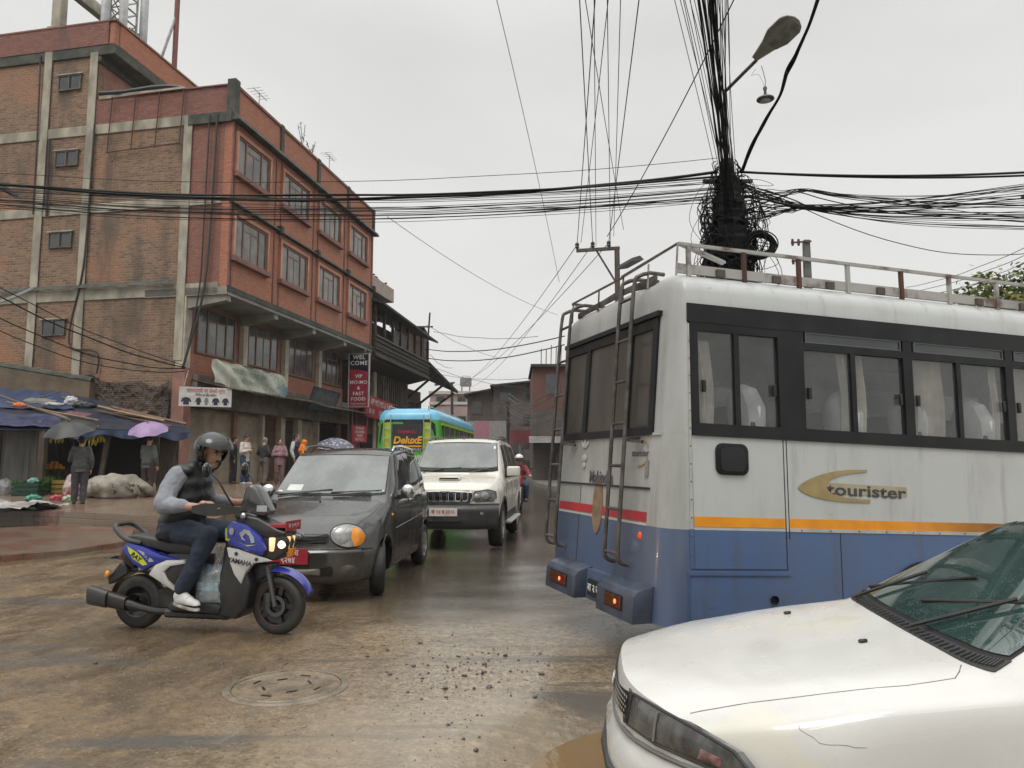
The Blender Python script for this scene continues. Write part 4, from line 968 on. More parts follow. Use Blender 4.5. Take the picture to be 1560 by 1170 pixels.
for i, ((a, b), (c, d)) in enumerate(zip(posts, posts[1:])):
 top = 2.44 if i == 0 else 2.365; mid = (b+c)/2-.02
 f = MB(); f.box(mid-.022, mid+.022, -.014, .03, 1.775, top);
 wn = bp(f, 'window', BLK)
 g = MB(); g.box(b, mid-.022, .004, .012, 1.775, top).box(mid+.022, c, .014, .022, 1.775, top); bp(g, 'pane', GL, wn)
 for xx in (b+.03, c-.055):
  g = MB(); g.box(xx, xx+.028, -.02, .003, 2.0, 2.085); bp(g, 'latch', LATCH, wn, bevel=.004)
 if i:
  g = MB(); g.box(b+.03, c-.03, -.004, .02, 2.42, 2.50); g2 = bp(g, 'vent_pane', DG, wn)
  g = MB(); g.box(b+.02, c-.02, -.014, -.0045, 2.42, 2.428).box(b+.02, c-.02, -.014, -.0045, 2.49, 2.498).box(b+.02, b+.028, -.014, -.0045, 2.428, 2.49).box(c-.028, c-.02, -.014, -.0045, 2.428, 2.49); bp(g, 'vent_frame', M('grey_alloy', (.10, .105, .11), .4), wn)
s = MB(); s.box(.2, BUSL-.2, BUSW-.05, BUSW-.02, 1.695, 1.8).box(.2, BUSL-.2, BUSW-.05, BUSW-.02, 2.4, 2.62)
for k in range(7): s.box(.2+k*1.07, .34+k*1.07, BUSW-.05, BUSW-.02, 1.8, 2.4)
bp(s, 'far_wall', M('interior_grey', (.45, .45, .45), .7))
s = MB(); s.box(.34, 6.6, BUSW-.04, BUSW-.03, 1.8, 2.4); bp(s, 'far_window', Mglass('far_window_glass', (.75, .77, .77), .05, .7, (.3, .3, .3)))
SEAT = M('seat_fabric', (.06, .03, .035), .8); COVER = M('white_headrest_cover', (.92, .92, .90), .7, col2=(.8, .8, .78), vscale=4)
for x in (.72, 1.62, 2.28, 2.98, 3.6, 4.3, 5.0):
 for y in (.17, 1.35):
  s = MB(); s.box(x, x+.14, y-.13, y+.5, 1.57, 1.95); st = bp(s, 'seat', SEAT, bevel=.04, seg=2)
  s = MB(); s.tube([V(x+.08, y+.02, 1.70), V(x+.07, y+.02, 1.90), V(x+.05, y+.05, 2.02), V(x+.04, y+.07, 2.08)], [.115, .13, .11, .05], 10, sx=1.35); bp(s, 'headrest_cover', COVER, st)
CURT = M('curtain_cloth', (.78, .72, .62), .85, col2=(.62, .57, .49), vscale=2)
for x0, w in ((.27, .14), (1.55, .22), (2.23, .34), (3.1, .08), (3.32, .22), (4.2, .1)):
 s = MB(); s.shell(lambda a, b: (x0+w*a+.02*math.sin(b*4), .055+.022*math.sin(a*w*110), 1.72+.66*b), 24, 6, .006); bp(s, 'curtain', CURT)
s = MB(); s.box(2.45, 3.1, .35, .8, 1.56, 1.87); bp(s, 'luggage', M('maroon_bag', (.16, .05, .05), .7), bevel=.05, seg=2)
s = MB(); s.box(.72, .95, .5, .9, 1.8, 2.12); bp(s, 'pillow', COVER, bevel=.06, seg=2)
GOLD = M('gold_decal', (.36, .27, .12), .4, col2=(.28, .21, .1), vscale=8); ORA = M('orange_stripe', (.78, .30, .012), .35, col2=(.68, .25, .012), vscale=6)
SEAM = M('shut_line', (.02, .022, .026), .6); ALU = M('riveted_strip', (.48, .48, .46), .35, .2, col2=(.36, .36, .34), vscale=6)
s = MB();
for x0, x1 in ((.205, .962), (.998, 2.0), (2.0, 3.0), (3.0, 4.2), (4.2, 5.4), (5.4, 6.6)): s.box(x0, x1, -.0035, .002, 1.049, 1.118)
bp(s, 'stripe', ORA)
s = MB()
for k in range(10): s.box(.998+k*.56, .998+(k+1)*.56, -.006, .002, 1.024, 1.049)
bp(s, 'trim_strip', ALU)
s = MB()
for x in (.965, .993): s.box(x, x+.006, -.003, .001, .755 if x < .98 else .97, 1.69)
s.box(.194, .2, -.003, .001, .755, 2.5); s.box(.2, .965, -.003, .001, .752, .758)
s.box(1.447, 1.452, -.003, .001, .38, 1.02); s.box(2.9, 2.905, -.003, .001, .38, 1.02)
s.box(.158, .163, -.003, .001, .36, .735)
bp(s, 'panel_seam', SEAM)
s = MB(); s.box(.15, .995, -.012, .001, .715, .738); s.box(.15, .156, -.012, .001, .37, .715); bp(s, 'step_trim', BLUE)
s = MB(); s.mat(1).box(.166, .194, -.008, .001, 1.03, 2.49); s.mat(0).box(.166, .194, -.008, .001, .76, 1.026); bp(s, 'corner_strip', [BLUE, ALU])
s = MB()
for k in range(13): s.ell(V(.18, -.009, .86+k*.125), .007, .005, .007, 6)
for k in range(22): s.ell(V(1.1+k*.26, -.006, 1.036), .007, .005, .007, 6)
bp(s, 'rivet', M('rivet_dark', (.13, .11, .10), .5))
s = MB(); pr = []
for cx, cz, a0 in ((.44, 1.47, 180), (.60, 1.47, 270), (.60, 1.585, 0), (.44, 1.585, 90)):
 for k in range(5): a = rad(a0+22.5*k); pr.append((cx+.055*math.cos(a), cz+.055*math.sin(a)))
s.prism(pr, lambda u, v: V(u, -.022, v), lambda u, v: V(u, 0, v)); hb = bp(s, 'door_handle', RUB, bevel=.008, seg=2)
s = MB(); pr2 = [(.52+(u-.52)*.76, 1.528+(v-1.528)*.76) for u, v in pr]; s.prism(pr2, lambda u, v: V(u, -.026, v), lambda u, v: V(u, -.0225, v)); bp(s, 'recess', M('black_gloss_recess', (.008, .008, .009), .15), hb)
s = MB(); s.lathe([(0, 0), (.022, 0), (.03, .004), (.03, .02)], 14, Matrix.Translation((.84, -.001, .545)) @ Matrix.Rotation(rad(90), 4, 'X')); bp(s, 'filler_hole', RUB)
def dec(x, z): return x, uz(z, x)
top = [(1.721, 1.428), (1.55, 1.428), (1.38, 1.412), (1.23, 1.375), (1.13, 1.335), (1.088, 1.305)]
bot = [(1.10, 1.28), (1.17, 1.245), (1.30, 1.212), (1.48, 1.19), (1.738, 1.176)]
inn = [(1.74, 1.20), (1.53, 1.218), (1.40, 1.245), (1.345, 1.285), (1.345, 1.325), (1.40, 1.365), (1.53, 1.397), (1.721, 1.412)]
oc_ = [dec(*p) for p in top+bot]; ic = [dec(*p) for p in inn]
outer = [(p.x, p.y) for p in crom([V(a, b, 0) for a, b in oc_], 4)]; inner = [(p.x, p.y) for p in crom([V(a, b, 0) for a, b in ic], 4)]
s = MB(); inr = inner[::-1]
N_ = 40
def samp(L, t): f = t*(len(L)-1); i = min(int(f), len(L)-2); r = f-i; return (L[i][0]+(L[i+1][0]-L[i][0])*r, L[i][1]+(L[i+1][1]-L[i][1])*r)
s.shell(lambda a, b: (lambda p, q: (p[0]+(q[0]-p[0])*b, -.004, p[1]+(q[1]-p[1])*b))(samp(outer, a), samp(inr, a)), N_, 1, -.003)
bp(s, 'crescent_decal', GOLD, smooth=0)
s = MB(); s.prism([dec(1.335, 1.335), dec(1.36, 1.25), dec(2.10, 1.215), dec(2.10, 1.29)], lambda u, v: V(u, -.0035, v), lambda u, v: V(u, .001, v)); bp(s, 'decal_bar', M('gold_bar_decal', (.42, .36, .24), .4))
tx = text('lettering', 'tourister', .165, M('decal_dark_letter', (.055, .055, .06), .4), Matrix.Identity(4), bus, depth=0, bold=.004, spacing=1.02)
xs_ = [v.co.x for v in tx.data.vertices]; x0_, x1_ = min(xs_), max(xs_)
for v in tx.data.vertices:
 u = 1.335+(v.co.x-x0_)/(x1_-x0_)*.755; zz = uz(1.283-.043*(u-1.335)/.755, u)+v.co.y*.72; v.co = bxf(V(u, -.0062, zz))
s = MB()
for a, b in ((.33, 1.0), (1.0, 1.6), (1.6, 2.08)): s.box(-.0035, .002, a, b, 1.047, 1.120)
bp(s, 'red_stripe', M('red_stripe', (.42, .025, .035), .4, col2=(.32, .03, .035), vscale=5))
s = MB(); s.box(-.003, .002, .33, 2.08, 1.022, 1.040); bp(s, 'white_pinstripe', WHITE)
s = MB(); s.box(-.012, .001, .30, 2.10, 1.286, 1.302); s.box(-.003, .001, 1.585, 1.59, .62, 1.28); bp(s, 'tail_crease_seam', SEAM)  # black strip paints the body crease's shade; the upright is a real joint
s = MB(); s.box(-.014, .0, .17, .33, 1.685, 1.705); bp(s, 'joint_strip', ALU)
s = MB(); s.tube([V(-.004+.0, 1.19+.115*math.cos(a), 1.13+.22*math.sin(a)) for a in [0]], .01) if False else None
s.prism([(1.20+.10*math.cos(2*math.pi*k/28), 1.12+.235*math.sin(2*math.pi*k/28)) for k in range(28)], lambda u, v: V(-.007, u, v), lambda u, v: V(-.0005, u, v)); bp(s, 'oval_patch', M('rusty_filler', (.16, .10, .06), .7, col2=(.24, .16, .10), vscale=9))
def tailmat(y, z, off=-.006): return frame(V(off, y, z), V(0, -1, 0), V(0, 0, 1))
def tailtext(body, size, mat, y, z, **kw):
 t_ = text('lettering', body, size, mat, tailmat(y, z), bus, depth=.002, **kw)
 for v in t_.data.vertices: v.co = bxf(v.co)
 return t_
GRL = M('grey_chrome_letter', (.12, .12, .13), .3, .5)
tailtext('Mahindra', .15, GRL, 1.17, 1.355, sx=.85, bold=.002)
tailtext('tourister', .075, GRL, .48, 1.555)
s = MB()
for sg in (1, -1): s.shell(lambda a, b: (-.005, .52-.16*math.cos(a*1.5), 1.555+sg*(.03+.07*math.sin(a*1.6))+.012*b), 12, 1, .003)
bp(s, 'small_crescent', GOLD)
s = MB()
for a in (40, 90, 140): s.ell(V(-.006, 1.55+.06*math.cos(rad(a)), 1.60+.06*math.sin(rad(a))), .006, .022, .05, 10, Matrix.Rotation(rad(a-90), 3, 'X'))
s.ell(V(-.006, 1.55, 1.52), .006, .06, .035, 12); s.ell(V(-.006, 1.55, 1.455), .006, .04, .03, 12)
bp(s, 'emblem', M('pale_emblem', (.42, .41, .38), .4))
s = MB(); s.box(-.01, .001, .335, .385, 1.38, 1.5); bp(s, 'slot', M('slot_grey', (.22, .21, .19), .5))
LAMP = M('red_lamp_glass', (.17, .02, .012), .15, col2=(.09, .012, .01), vscale=14, coat=.5)
LAMPL = M('lit_red_lamp', (.5, .03, .01), .2, emit=(1, .10, .03), estr=.4); AMB = M('amber_reflector', (.09, .028, .012), .2)
s = MB(); s.lathe([(0, .012), (.02, .01), (.028, 0)], 12, Matrix.Translation((0, .42, .945)) @ Matrix.Rotation(rad(-90), 4, 'Y')); bp(s, 'marker_lamp', LAMPL)
BUMP = M('bus_bumper', (.055, .075, .115), .4, col2=(.035, .043, .06), vscale=4, rvar=.1)
for y0, y1, l0, l1 in ((.16, .78, .34, .60), (1.22, 1.90, 1.40, 1.76)):
 s = MB(); s.prism([(-.16, .36), (-.16, .545), (-.13, .585), (0, .62), (0, .36)], lambda u, v: V(u, y0, v), lambda u, v: V(u, y1, v)); bb = bp(s, 'bumper', BUMP, bevel=.012, seg=2)
 s = MB(); s.box(-.166, -.16, l0-.015, l1+.015, .425, .53); hh = bp(s, 'lamp_housing', RUB, bb)
 m_ = (l0+l1)/2
 s = MB(); s.box(-.172, -.166, l0, m_-.03, .435, .52); bp(s, 'tail_lamp', LAMP, bb, bevel=.003)
 s = MB(); s.box(-.172, -.166, m_-.03, l1, .435, .52); bp(s, 'tail_lamp', AMB, bb, bevel=.003)
 s = MB(); s.ell(V(-.174, m_-.05, .478), .006, .022, .018, 8); bp(s, 'lit_bulb', M('lit_bulb', (1, .3, .1), .3, emit=(1, .25, .08), estr=.9), bb)
s = MB(); s.box(-.05, .0, .78, 1.22, .36, .60); bp(s, 'valance', BLUE_B)
s = MB(); s.box(-.075, -.05, .78, 1.14, .40, .53); plt = bp(s, 'number_plate', M('black_plate', (.015, .015, .016), .4))
t_ = text('lettering', 'बा २ ज ८५', .085, M('plate_white', (.6, .6, .58), .5), frame(V(-.078, .96, .465), V(0, -1, 0), V(0, 0, 1)), plt, depth=.003, bold=.001)
for v in t_.data.vertices: v.co = bxf(v.co)
def ladder(ya, yb, zt):
 L = bus
 s = MB()
 for y in (ya, yb): s.tube(crom([V(.32, y, zt+.12), V(.12, y, zt+.12), V(-.06, y, zt+.09), V(-.11, y, zt-.05), V(-.11, y, 2.0), V(-.11, y, 1.2), V(-.11, y, .82), V(-.09, y-.005, .74), V(-.02, y-.02, .715)], 5), .017, 8)
 ld = bp(s, 'ladder', STEEL)
 for k in range(7):
  r = MB(); r.cyl(V(-.11, ya, .80+k*.33), V(-.11, yb, .80+k*.33), .013, n=8); bp(r, 'rung', STEEL, ld)
 r = MB(); r.bar(V(-.11, ya-.03, 1.67), V(0, ya-.03, 1.67), .04, .02).bar(V(-.11, ya, 1.66), V(-.02, ya-.12, 1.64), .025, .025); bp(r, 'bracket', STEEL, ld)
ladder(.55, .78, 2.87); ladder(1.86, 2.10, 2.87)
s = MB()
for k in range(11):
 s.box(.1+k*.6, .1+(k+1)*.6, .10, .125, 2.885, 2.955)
bp(s, 'rack_board', WORN)
for k, x in enumerate((.03, .27, .75, 1.25, 1.72, 2.26, 2.77, 3.3, 3.8, 4.3, 4.8, 5.3, 5.8)):
 s = MB(); s.box(x-.016, x+.016, .085, .11, 2.86, uz(3.10-.018*x, x)); bp(s, 'rack_post', RUST if k in (2, 3, 5) else WORN)
s = MB(); s.bar(V(.03, .0975, 3.10), V(6.2, .0975, uz(3.10-.018*6.2, 6.2)), .03, .022); s.bar(V(.27, .0975, 3.09), V(.85, .5, 3.13), .025, .02); s.bar(V(.03, .0975, 3.10), V(.9, .6, 3.15), .02, .02); bp(s, 'rack_rail', WORN)
s = MB(); s.bar(V(.03, .1, 3.10), V(-.0, 1.0, 3.06), .03, .022); s.bar(V(.06, 1.0, 3.06), V(.06, 2.15, 3.06), .03, .022); s.bar(V(.06, 2.15, 3.06), V(5.8, 2.15, 3.0), .025, .022); bp(s, 'rear_rail', STEEL)
for y in (.55, 1.0, 1.5, 2.12): s = MB(); s.box(.05, .075, y-.014, y+.014, 2.86, 3.06); bp(s, 'rack_post', STEEL if y > .9 else WORN)
for k in range(11): s = MB(); s.box(.45+k*.52, .47+k*.52, 2.14, 2.165, 2.84, 3.04); bp(s, 'rack_post', STEEL)
s = MB(); s.tube(crom([V(.1, .45, 2.9), V(.12, .9, 2.93), V(.1, 1.4, 2.92), V(.12, 2.0, 2.91)], 5), .03, 7).tube([V(.15, .4, 2.88), V(.16, 1.2, 2.95), V(.15, 2.0, 2.9)], .022, 6); s.box(.1, .2, .44, .62, 2.87, 2.95); bp(s, 'rack_deck', STEEL)
for x in (.5, 1.0, 1.5, 2.0, 3.05, 3.55): s = MB(); s.box(x, x+.07, .075, .1, 2.88, 2.935); bp(s, 'rack_clamp', M('dark_clamp', (.09, .07, .06), .6))
s = MB(); s.hexa([V(-.05, .75, 3.13), V(-.05, 1.05, 3.13), V(.25, 1.05, 3.16), V(.25, .75, 3.16), V(-.03, .78, 3.17), V(-.03, 1.02, 3.17), V(.23, 1.02, 3.20), V(.23, .78, 3.20)]); bp(s, 'rack_plank', RUB)
TYRE = M('tyre_rubber', (.018, .018, .018), .6, col2=(.035, .032, .028), vscale=8); RIMG = M('steel_rim', (.25, .25, .25), .4, .5)
def wheel(parent, c, r, w, axis='Y', rim=None, rr=.62, spokes=5, side=-1, steer=0.):
 """tyre > rim; axle along local y"""
 R = Matrix.Translation(c) @ Matrix.Rotation(steer, 4, 'Z') @ Matrix.Rotation(rad(90), 4, 'X')
 s = MB(); h = w/2
 s.lathe([(r*rr, -h*.85), (r*.80, -h), (r*.93, -h*.92), (r*.985, -h*.6), (r, -h*.25), (r, h*.25), (r*.985, h*.6), (r*.93, h*.92), (r*.8, h), (r*rr, h*.85), (r*rr, -h*.85)], 40, R)
 ty = s.build('wheel', TYRE, parent, smooth=50)
 s = MB(); e = 1 if side < 0 else -1   # R maps +z to -y
 s.lathe([(0, e*h*.62), (r*.12, e*h*.66), (r*.16, e*h*.55), (r*.2, e*h*.35), (r*rr*.86, e*h*.5), (r*rr*.93, e*h*.86), (r*rr*1.0, e*h*.92), (r*rr, -e*h*.7), (0, -e*h*.7)], 40, R)
 if spokes:
  for k in range(spokes):
   a = 2*math.pi*k/spokes
   q0 = V(r*.1*math.cos(a), r*.1*math.sin(a), e*h*.72); q1 = V(r*rr*.95*math.cos(a), r*rr*.95*math.sin(a), e*h*.80)
   m4 = MB(); m4.bar(q0, q1, r*.17, h*.22, (0, 0, 1)); s.add([R @ p for p in m4.v], m4.f)
 s.build('rim', rim or RIMG, ty, smooth=40)
 return ty
for x, yy, sd in ((2.25, .17, -1), (5.3, .17, -1), (2.25, BUSW-.17, 1), (5.3, BUSW-.17, 1)):
 wheel(bus, (x, yy, .345), .36, .24, spokes=0, side=sd)
 s = MB(); y0, y1 = (-.03, .01) if sd < 0 else (BUSW-.01, BUSW+.03)
 s.shell(lambda a, b: (x+(.415+.045*b)*math.cos(math.pi*a), y0, .26+(.415+.045*b)*math.sin(math.pi*a)), 20, 1, y0-y1)
 s.build('wheel_arch', RUB, bus, smooth=0)
 s = MB(); s.prism([(x+.41*math.cos(rad(k*10)), max(.28, .26+.41*math.sin(rad(k*10)))) for k in range(19)], lambda u, v: V(u, y0+.024 if sd < 0 else y1-.024, v), lambda u, v: V(u, (y0+y1)/2, v)); s.build('wheel_well_shade', VOID, bus, smooth=0)  # near-black disc paints the shaded wheel recess on the flat side
class Car:
 """car in its own frame: x runs from the front bumper backwards, +y is its right side; -y faces the camera"""
 def __init__(s, T, W, L, bow, nose, rbow=.15, tail=None, zmid=.52, bexp=2.3):
  s.T = T; s.W = W; s.L = L; s.bow = bow; s.nose = nose; s.rbow = rbow; s.tail = tail or [(0, 0), (3, 0)]; s.zmid = zmid; s.bexp = bexp
 def tb(s, k, x, r=.05):
  t = s.T[k]; return sum(interp(t, x+r*d) for d in (-1, -.66, -.33, 0, .33, .66, 1))/7
 def half(s, x):
  zb, zt, ze, we, zl, wb, wm = (s.tb(k, x, .02 if k in ('zt', 'ze', 'we') else .06) for k in ('zb', 'zt', 'ze', 'we', 'zl', 'wb', 'wm'))
  zm = s.zmid; c = zt-ze
  return [(0, zb), (wm-.16, zb), (wm-.035, zb+.05), (wm, zm), (wm-.012, max(zm+.02, zl-.09)), (wb, zl), ((wb+we)/2+.022*min(1, (ze-zl)/.3), (zl+ze)/2), (we, ze), (we*.86, ze+c*.50), (we*.5, ze+c*.88), (0, zt)]
 def raw(s, x, v):
  H = s.half(x); i = min(int(v), 9); t = v-i
  a = H[max(i-1, 0)] if i else (-H[1][0], H[1][1]); b = H[i]; c = H[i+1]; d = H[i+2] if i+2 <= 10 else (-H[9][0], H[9][1])
  def cr(p, q, r, w):
   m1 = (r-p)*.42; m2 = (w-q)*.42; t2 = t*t; t3 = t2*t
   return (2*t3-3*t2+1)*q+(t3-2*t2+t)*m1+(-2*t3+3*t2)*r+(t3-t2)*m2
  return cr(a[0], b[0], c[0], d[0]), cr(a[1], b[1], c[1], d[1])
 def deform(s, x, y, z):
  f = max(0., 1-x/.9); g = max(0., 1-(s.L-x)/.7); u = min(1.3, abs(y)/s.W)
  nx = x+s.bow*u**s.bexp*f+interp(s.nose, z)*max(0., 1-x/.35)
  nx -= s.rbow*u**2.3*g+interp(s.tail, z)*max(0., 1-(s.L-x)/.4)
  return V(nx, y, z)
 def P(s, x, q):
  v = 10-abs(q); y, z = s.raw(x, min(max(v, 0), 10)); return s.deform(x, math.copysign(y, q) if q else 0, z)
 def N(s, x, q):
  e = .02; a = s.P(x+e, q)-s.P(x-e, q); b = s.P(x, q+.05)-s.P(x, q-.05); n = a.cross(b)
  n = n.normalized() if n.length > 1e-9 else V(0, 0, 1); c = s.P(x, q)-V(x, 0, .6)
  return n if n.dot(c) > 0 else -n
 def F(s, y, z): return s.deform(0, y, z)
 def shell_body(s, xs, nv=50):
  qs = [10-10*2*k/nv for k in range(nv)]     # +10 ... -10
  rings = []
  def ring(x): return [(x,)+((lambda yz: (math.copysign(yz[0], q) if abs(yz[0]) > 1e-9 else 0, yz[1]))(s.raw(x, 10-abs(q)))) for q in qs]
  R0 = ring(0); c0 = sum(p[2] for p in R0)/nv
  fr = (.04, .2, .4, .6, .75, .87, .95)
  for f in fr: rings.append([(0, p[1]*f, c0+(p[2]-c0)*f) for p in R0])
  for x in xs: rings.append(ring(x))
  R1 = ring(s.L); c1 = sum(p[2] for p in R1)/nv
  for f in reversed(fr): rings.append([(s.L, p[1]*f, c1+(p[2]-c1)*f) for p in R1])
  mb = MB(); mb.loft([[s.deform(*p) for p in R] for R in rings]); return mb
 def patch(s, fx, nu, nv, off, th=.004):
  def fn(a, b):
   x, q = fx(a, b); return s.P(x, q)+s.N(x, q)*off
  mb = MB(); P_ = [[fn(i/nu, j/nv) for j in range(nv+1)] for i in range(nu+1)]
  Q_ = [[P_[i][j]-s.N(*fx(i/nu, j/nv))*th for j in range(nv+1)] for i in range(nu+1)]
  w = nv+1; A = [p for r in P_ for p in r]; B = [p for r in Q_ for p in r]; o = len(A); fs = []
  for i in range(nu):
   for j in range(nv): fs += [(i*w+j, (i+1)*w+j, (i+1)*w+j+1, i*w+j+1), (o+i*w+j, o+i*w+j+1, o+(i+1)*w+j+1, o+(i+1)*w+j)]
   fs += [(i*w, o+i*w, o+(i+1)*w, (i+1)*w), (i*w+nv, (i+1)*w+nv, o+(i+1)*w+nv, o+i*w+nv)]
  for j in range(nv): fs += [(j, j+1, o+j+1, o+j), (nu*w+j, o+nu*w+j, o+nu*w+j+1, nu*w+j+1)]
  return mb.add(A+B, fs)
 def line(s, pts, r=.003, off=.001, n=5):
  mb = MB(); L = []
  for (x0, q0), (x1, q1) in zip(pts, pts[1:]):
   k = max(2, int(abs(x1-x0)/.06)+int(abs(q1-q0)/.3))
   L += [(x0+(x1-x0)*i/k, q0+(q1-q0)*i/k) for i in range(k)]
  L.append(pts[-1]); mb.tube([s.P(*p)+s.N(*p)*off for p in L], r, n); return mb
 def face(s, poly, off=.006, th=.012):
  """solid plate hugging the nose: poly of (y,z)"""
  mb = MB(); n = len(poly); c = (sum(p[0] for p in poly)/n, sum(p[1] for p in poly)/n); R = []
  for f in (.02, .35, .7, 1.0): R.append([s.F(c[0]+(p[0]-c[0])*f, c[1]+(p[1]-c[1])*f)+V(-off-.012*(1-f*f) if off > .005 else -off, 0, 0) for p in poly])
  R.append([s.F(*p)+V(th-off, 0, 0) for p in poly]); mb.loft(R); return mb
def rrect(y0, y1, z0, z1, r, n=4):
 out = []
 for cy, cz, a0 in ((y0+r, z0+r, 180), (y1-r, z0+r, 270), (y1-r, z1-r, 0), (y0+r, z1-r, 90)):
  for k in range(n+1): a = rad(a0+90*k/n); out.append((cy+r*math.cos(a), cz+r*math.sin(a)))
 return out
def oval(cy, cz, ry, rz, n=28, rot=0.):
 c, s_ = math.cos(rot), math.sin(rot)
 return [(cy+ry*math.cos(a)*c-rz*math.sin(a)*s_, cz+ry*math.cos(a)*s_+rz*math.sin(a)*c) for a in [2*math.pi*k/n for k in range(n)]]
def xgrid(L, st=.05, extra=()):
 n = int(L/st); return sorted(set([0]+[L*i/n for i in range(1, n)]+[L]+list(extra)))
def carve(body, wells, W, r, depth=.3):
 cut = []
 for x, z, rr in wells:
  for sg in (1, -1):
   c = MB(); c.cyl(V(x, sg*(W+.1), z), V(x, sg*(W-depth), z), rr, n=40); cut.append(c.build('cut', VOID, smooth=0))
   cut[-1].parent = body.parent
 for c in cut:
  b = body.modifiers.new('b', 'BOOLEAN'); b.object = c; b.operation = 'DIFFERENCE'; b.solver = 'EXACT'
  try: b.material_mode = 'TRANSFER'
  except Exception: pass
 me = bake(body); body.modifiers.clear(); body.data = me
 for c in cut: bpy.data.objects.remove(c)
 me.polygons.foreach_set('use_smooth', [True]*len(me.polygons)); me.set_sharp_from_angle(angle=rad(32))
def paint(name, c, c2=None, rough=.25, drops=True, coat=.8, dirt=None, metal=0., wet=.35):
 """car paint with clear coat, rain beads and road film"""
 if name in MATS: return MATS[name]
 m, nt, b, out = _new(name); co = objco(nt)
 col = mixc(nt, ramp(nt, nz(nt, co, 1.4, 5), .35, .68), c, c2 or tuple(x*.86 for x in c))
 if dirt:
  sep = nt.nodes.new('ShaderNodeSeparateXYZ'); nt.links.new(co, sep.inputs[0])
  low = mth(nt, 'ADD', ramp(nt, sep.outputs[2], .75, .2), mth(nt, 'MULTIPLY_ADD', nz(nt, co, 4, 5, .65), .8, -.45), clamp=True)
  col = mixc(nt, mth(nt, 'MULTIPLY', low, .65), col, dirt)
 nt.links.new(col, b.inputs['Base Color']); b.inputs['Metallic'].default_value = metal
 nt.links.new(ramp(nt, nz(nt, co, 3, 4), .3, .7, rough-.06, rough+.12), b.inputs['Roughness'])
 b.inputs['Coat Weight'].default_value = coat; b.inputs['Coat Roughness'].default_value = .05
 if drops:
  vo = nt.nodes.new('ShaderNodeTexVoronoi'); vo.inputs['Scale'].default_value = 95; vo.inputs['Randomness'].default_value = 1; nt.links.new(co, vo.inputs['Vector'])
  h = mth(nt, 'MULTIPLY', ramp(nt, vo.outputs['Distance'], .34, .12), ramp(nt, nz(nt, co, 11, 3), .48, .62))
  bm_ = bump(nt, b, h, wet, .004); nt.links.new(bm_.outputs[0], b.inputs['Coat Normal'])
 MATS[name] = m; return m
CHROME = M('chrome', (.62, .62, .62), .12, .95, col2=(.5, .5, .5), vscale=5)
PLASTB = M('black_bumper_plastic', (.022, .022, .023), .45, col2=(.04, .038, .035), vscale=4, rvar=.1)
LENS = M('clear_lamp_lens', (.22, .22, .21), .08, .2, col2=(.34, .34, .33), vscale=16, coat=1.0)
ORANGE = M('amber_indicator', (.75, .27, .015), .15, col2=(.6, .2, .01), vscale=12, coat=.6)
PLATER = M('red_plate', (.36, .03, .045), .4); PLATEW = M('white_plate', (.62, .58, .55), .4)
PLW = M('plate_letter_white', (.75, .7, .7), .5); PLR = M('plate_letter_red', (.4, .06, .05), .5)
def droplets_glass(name, base, rough, scale, amt, coat=1.0, base2=None, spec=.5):
 m, nt, b, out = _new(name); co = objco(nt)
 c = mixc(nt, ramp(nt, nz(nt, co, 2.2, 4), .3, .7), base, base2 or tuple(x*.7 for x in base))
 vo = nt.nodes.new('ShaderNodeTexVoronoi'); vo.inputs['Scale'].default_value = scale; nt.links.new(co, vo.inputs['Vector'])
 h = mth(nt, 'MULTIPLY', ramp(nt, vo.outputs['Distance'], .38, .1), ramp(nt, nz(nt, co, 13, 3), .42, .6))
 c = mixc(nt, mth(nt, 'MULTIPLY', h, .25), c, (.55, .6, .58)); nt.links.new(c, b.inputs['Base Color']); b.inputs['Roughness'].default_value = rough
 b.inputs['Specular IOR Level'].default_value = spec
 bump(nt, b, h, amt, .004); b.inputs['Coat Weight'].default_value = coat; b.inputs['Coat Roughness'].default_value = .03
 MATS[name] = m; return m
def nplate(parent, M4, w, h, bg, fg, body, size, sx=.8):
 s = MB(); P_ = [M4 @ V(a*w/2, b*h/2, 0) for a, b in ((-1, -1), (1, -1), (1, 1), (-1, 1))]; nrm = (M4.to_3x3() @ V(0, 0, 1))
 s.hexa([p-nrm*.012 for p in P_]+P_); pl = s.build('number_plate', bg, parent)
 lines = body.split('\n')
 for i, b in enumerate(lines):
  text('lettering', b, size, fg, M4 @ Matrix.Translation((0, (len(lines)-1)*.5*h*.48-i*h*.48, .003)), pl, depth=.003, sx=sx, bold=.001)
 return pl
def arch_lip(car, cp, x, z, r, mat, W, w=.035, q=None):
 """flared lip following the wheel opening on both sides"""
 for sg in (1, -1):
  s = MB(); pts = []
  for k in range(25):
   a = rad(-8+196*k/24); px_, pz_ = x+r*math.cos(a), z+r*math.sin(a)
   best = W
   lo, hi = 1.6, 5.6
   for _ in range(14):
    mid = (lo+hi)/2; zz = car.raw(px_, mid)[1]
    if zz < pz_: lo = mid
    else: hi = mid
   y = car.raw(px_, lo)[0]; d = car.deform(px_, y, pz_)
   pts.append(V(d.x, sg*(d.y-.004), pz_))
  s.tube(pts, w/2, 8); s.build('arch_lip', mat, cp)
def wiper(car, cp, pts, mat=PLASTB):
 s = MB(); P_ = [car.P(*p)+car.N(*p)*o for p, o in pts]; s.tube(P_[:2], .009, 6); w = s.build('wiper', mat, cp)
 b = MB(); b.tube([car.P(*p)+car.N(*p)*.014 for p in (pts[2][0], pts[3][0])], .008, 6); b.build('blade', mat, w)
def gap_seams(car, cp, xs_doors, q0, q1, mat):
 for x, xb in xs_doors:
  for sg in (-1, 1):
   car.line([(x, sg*q0), (xb, sg*q1)], .0035).build('door_seam', mat, cp)
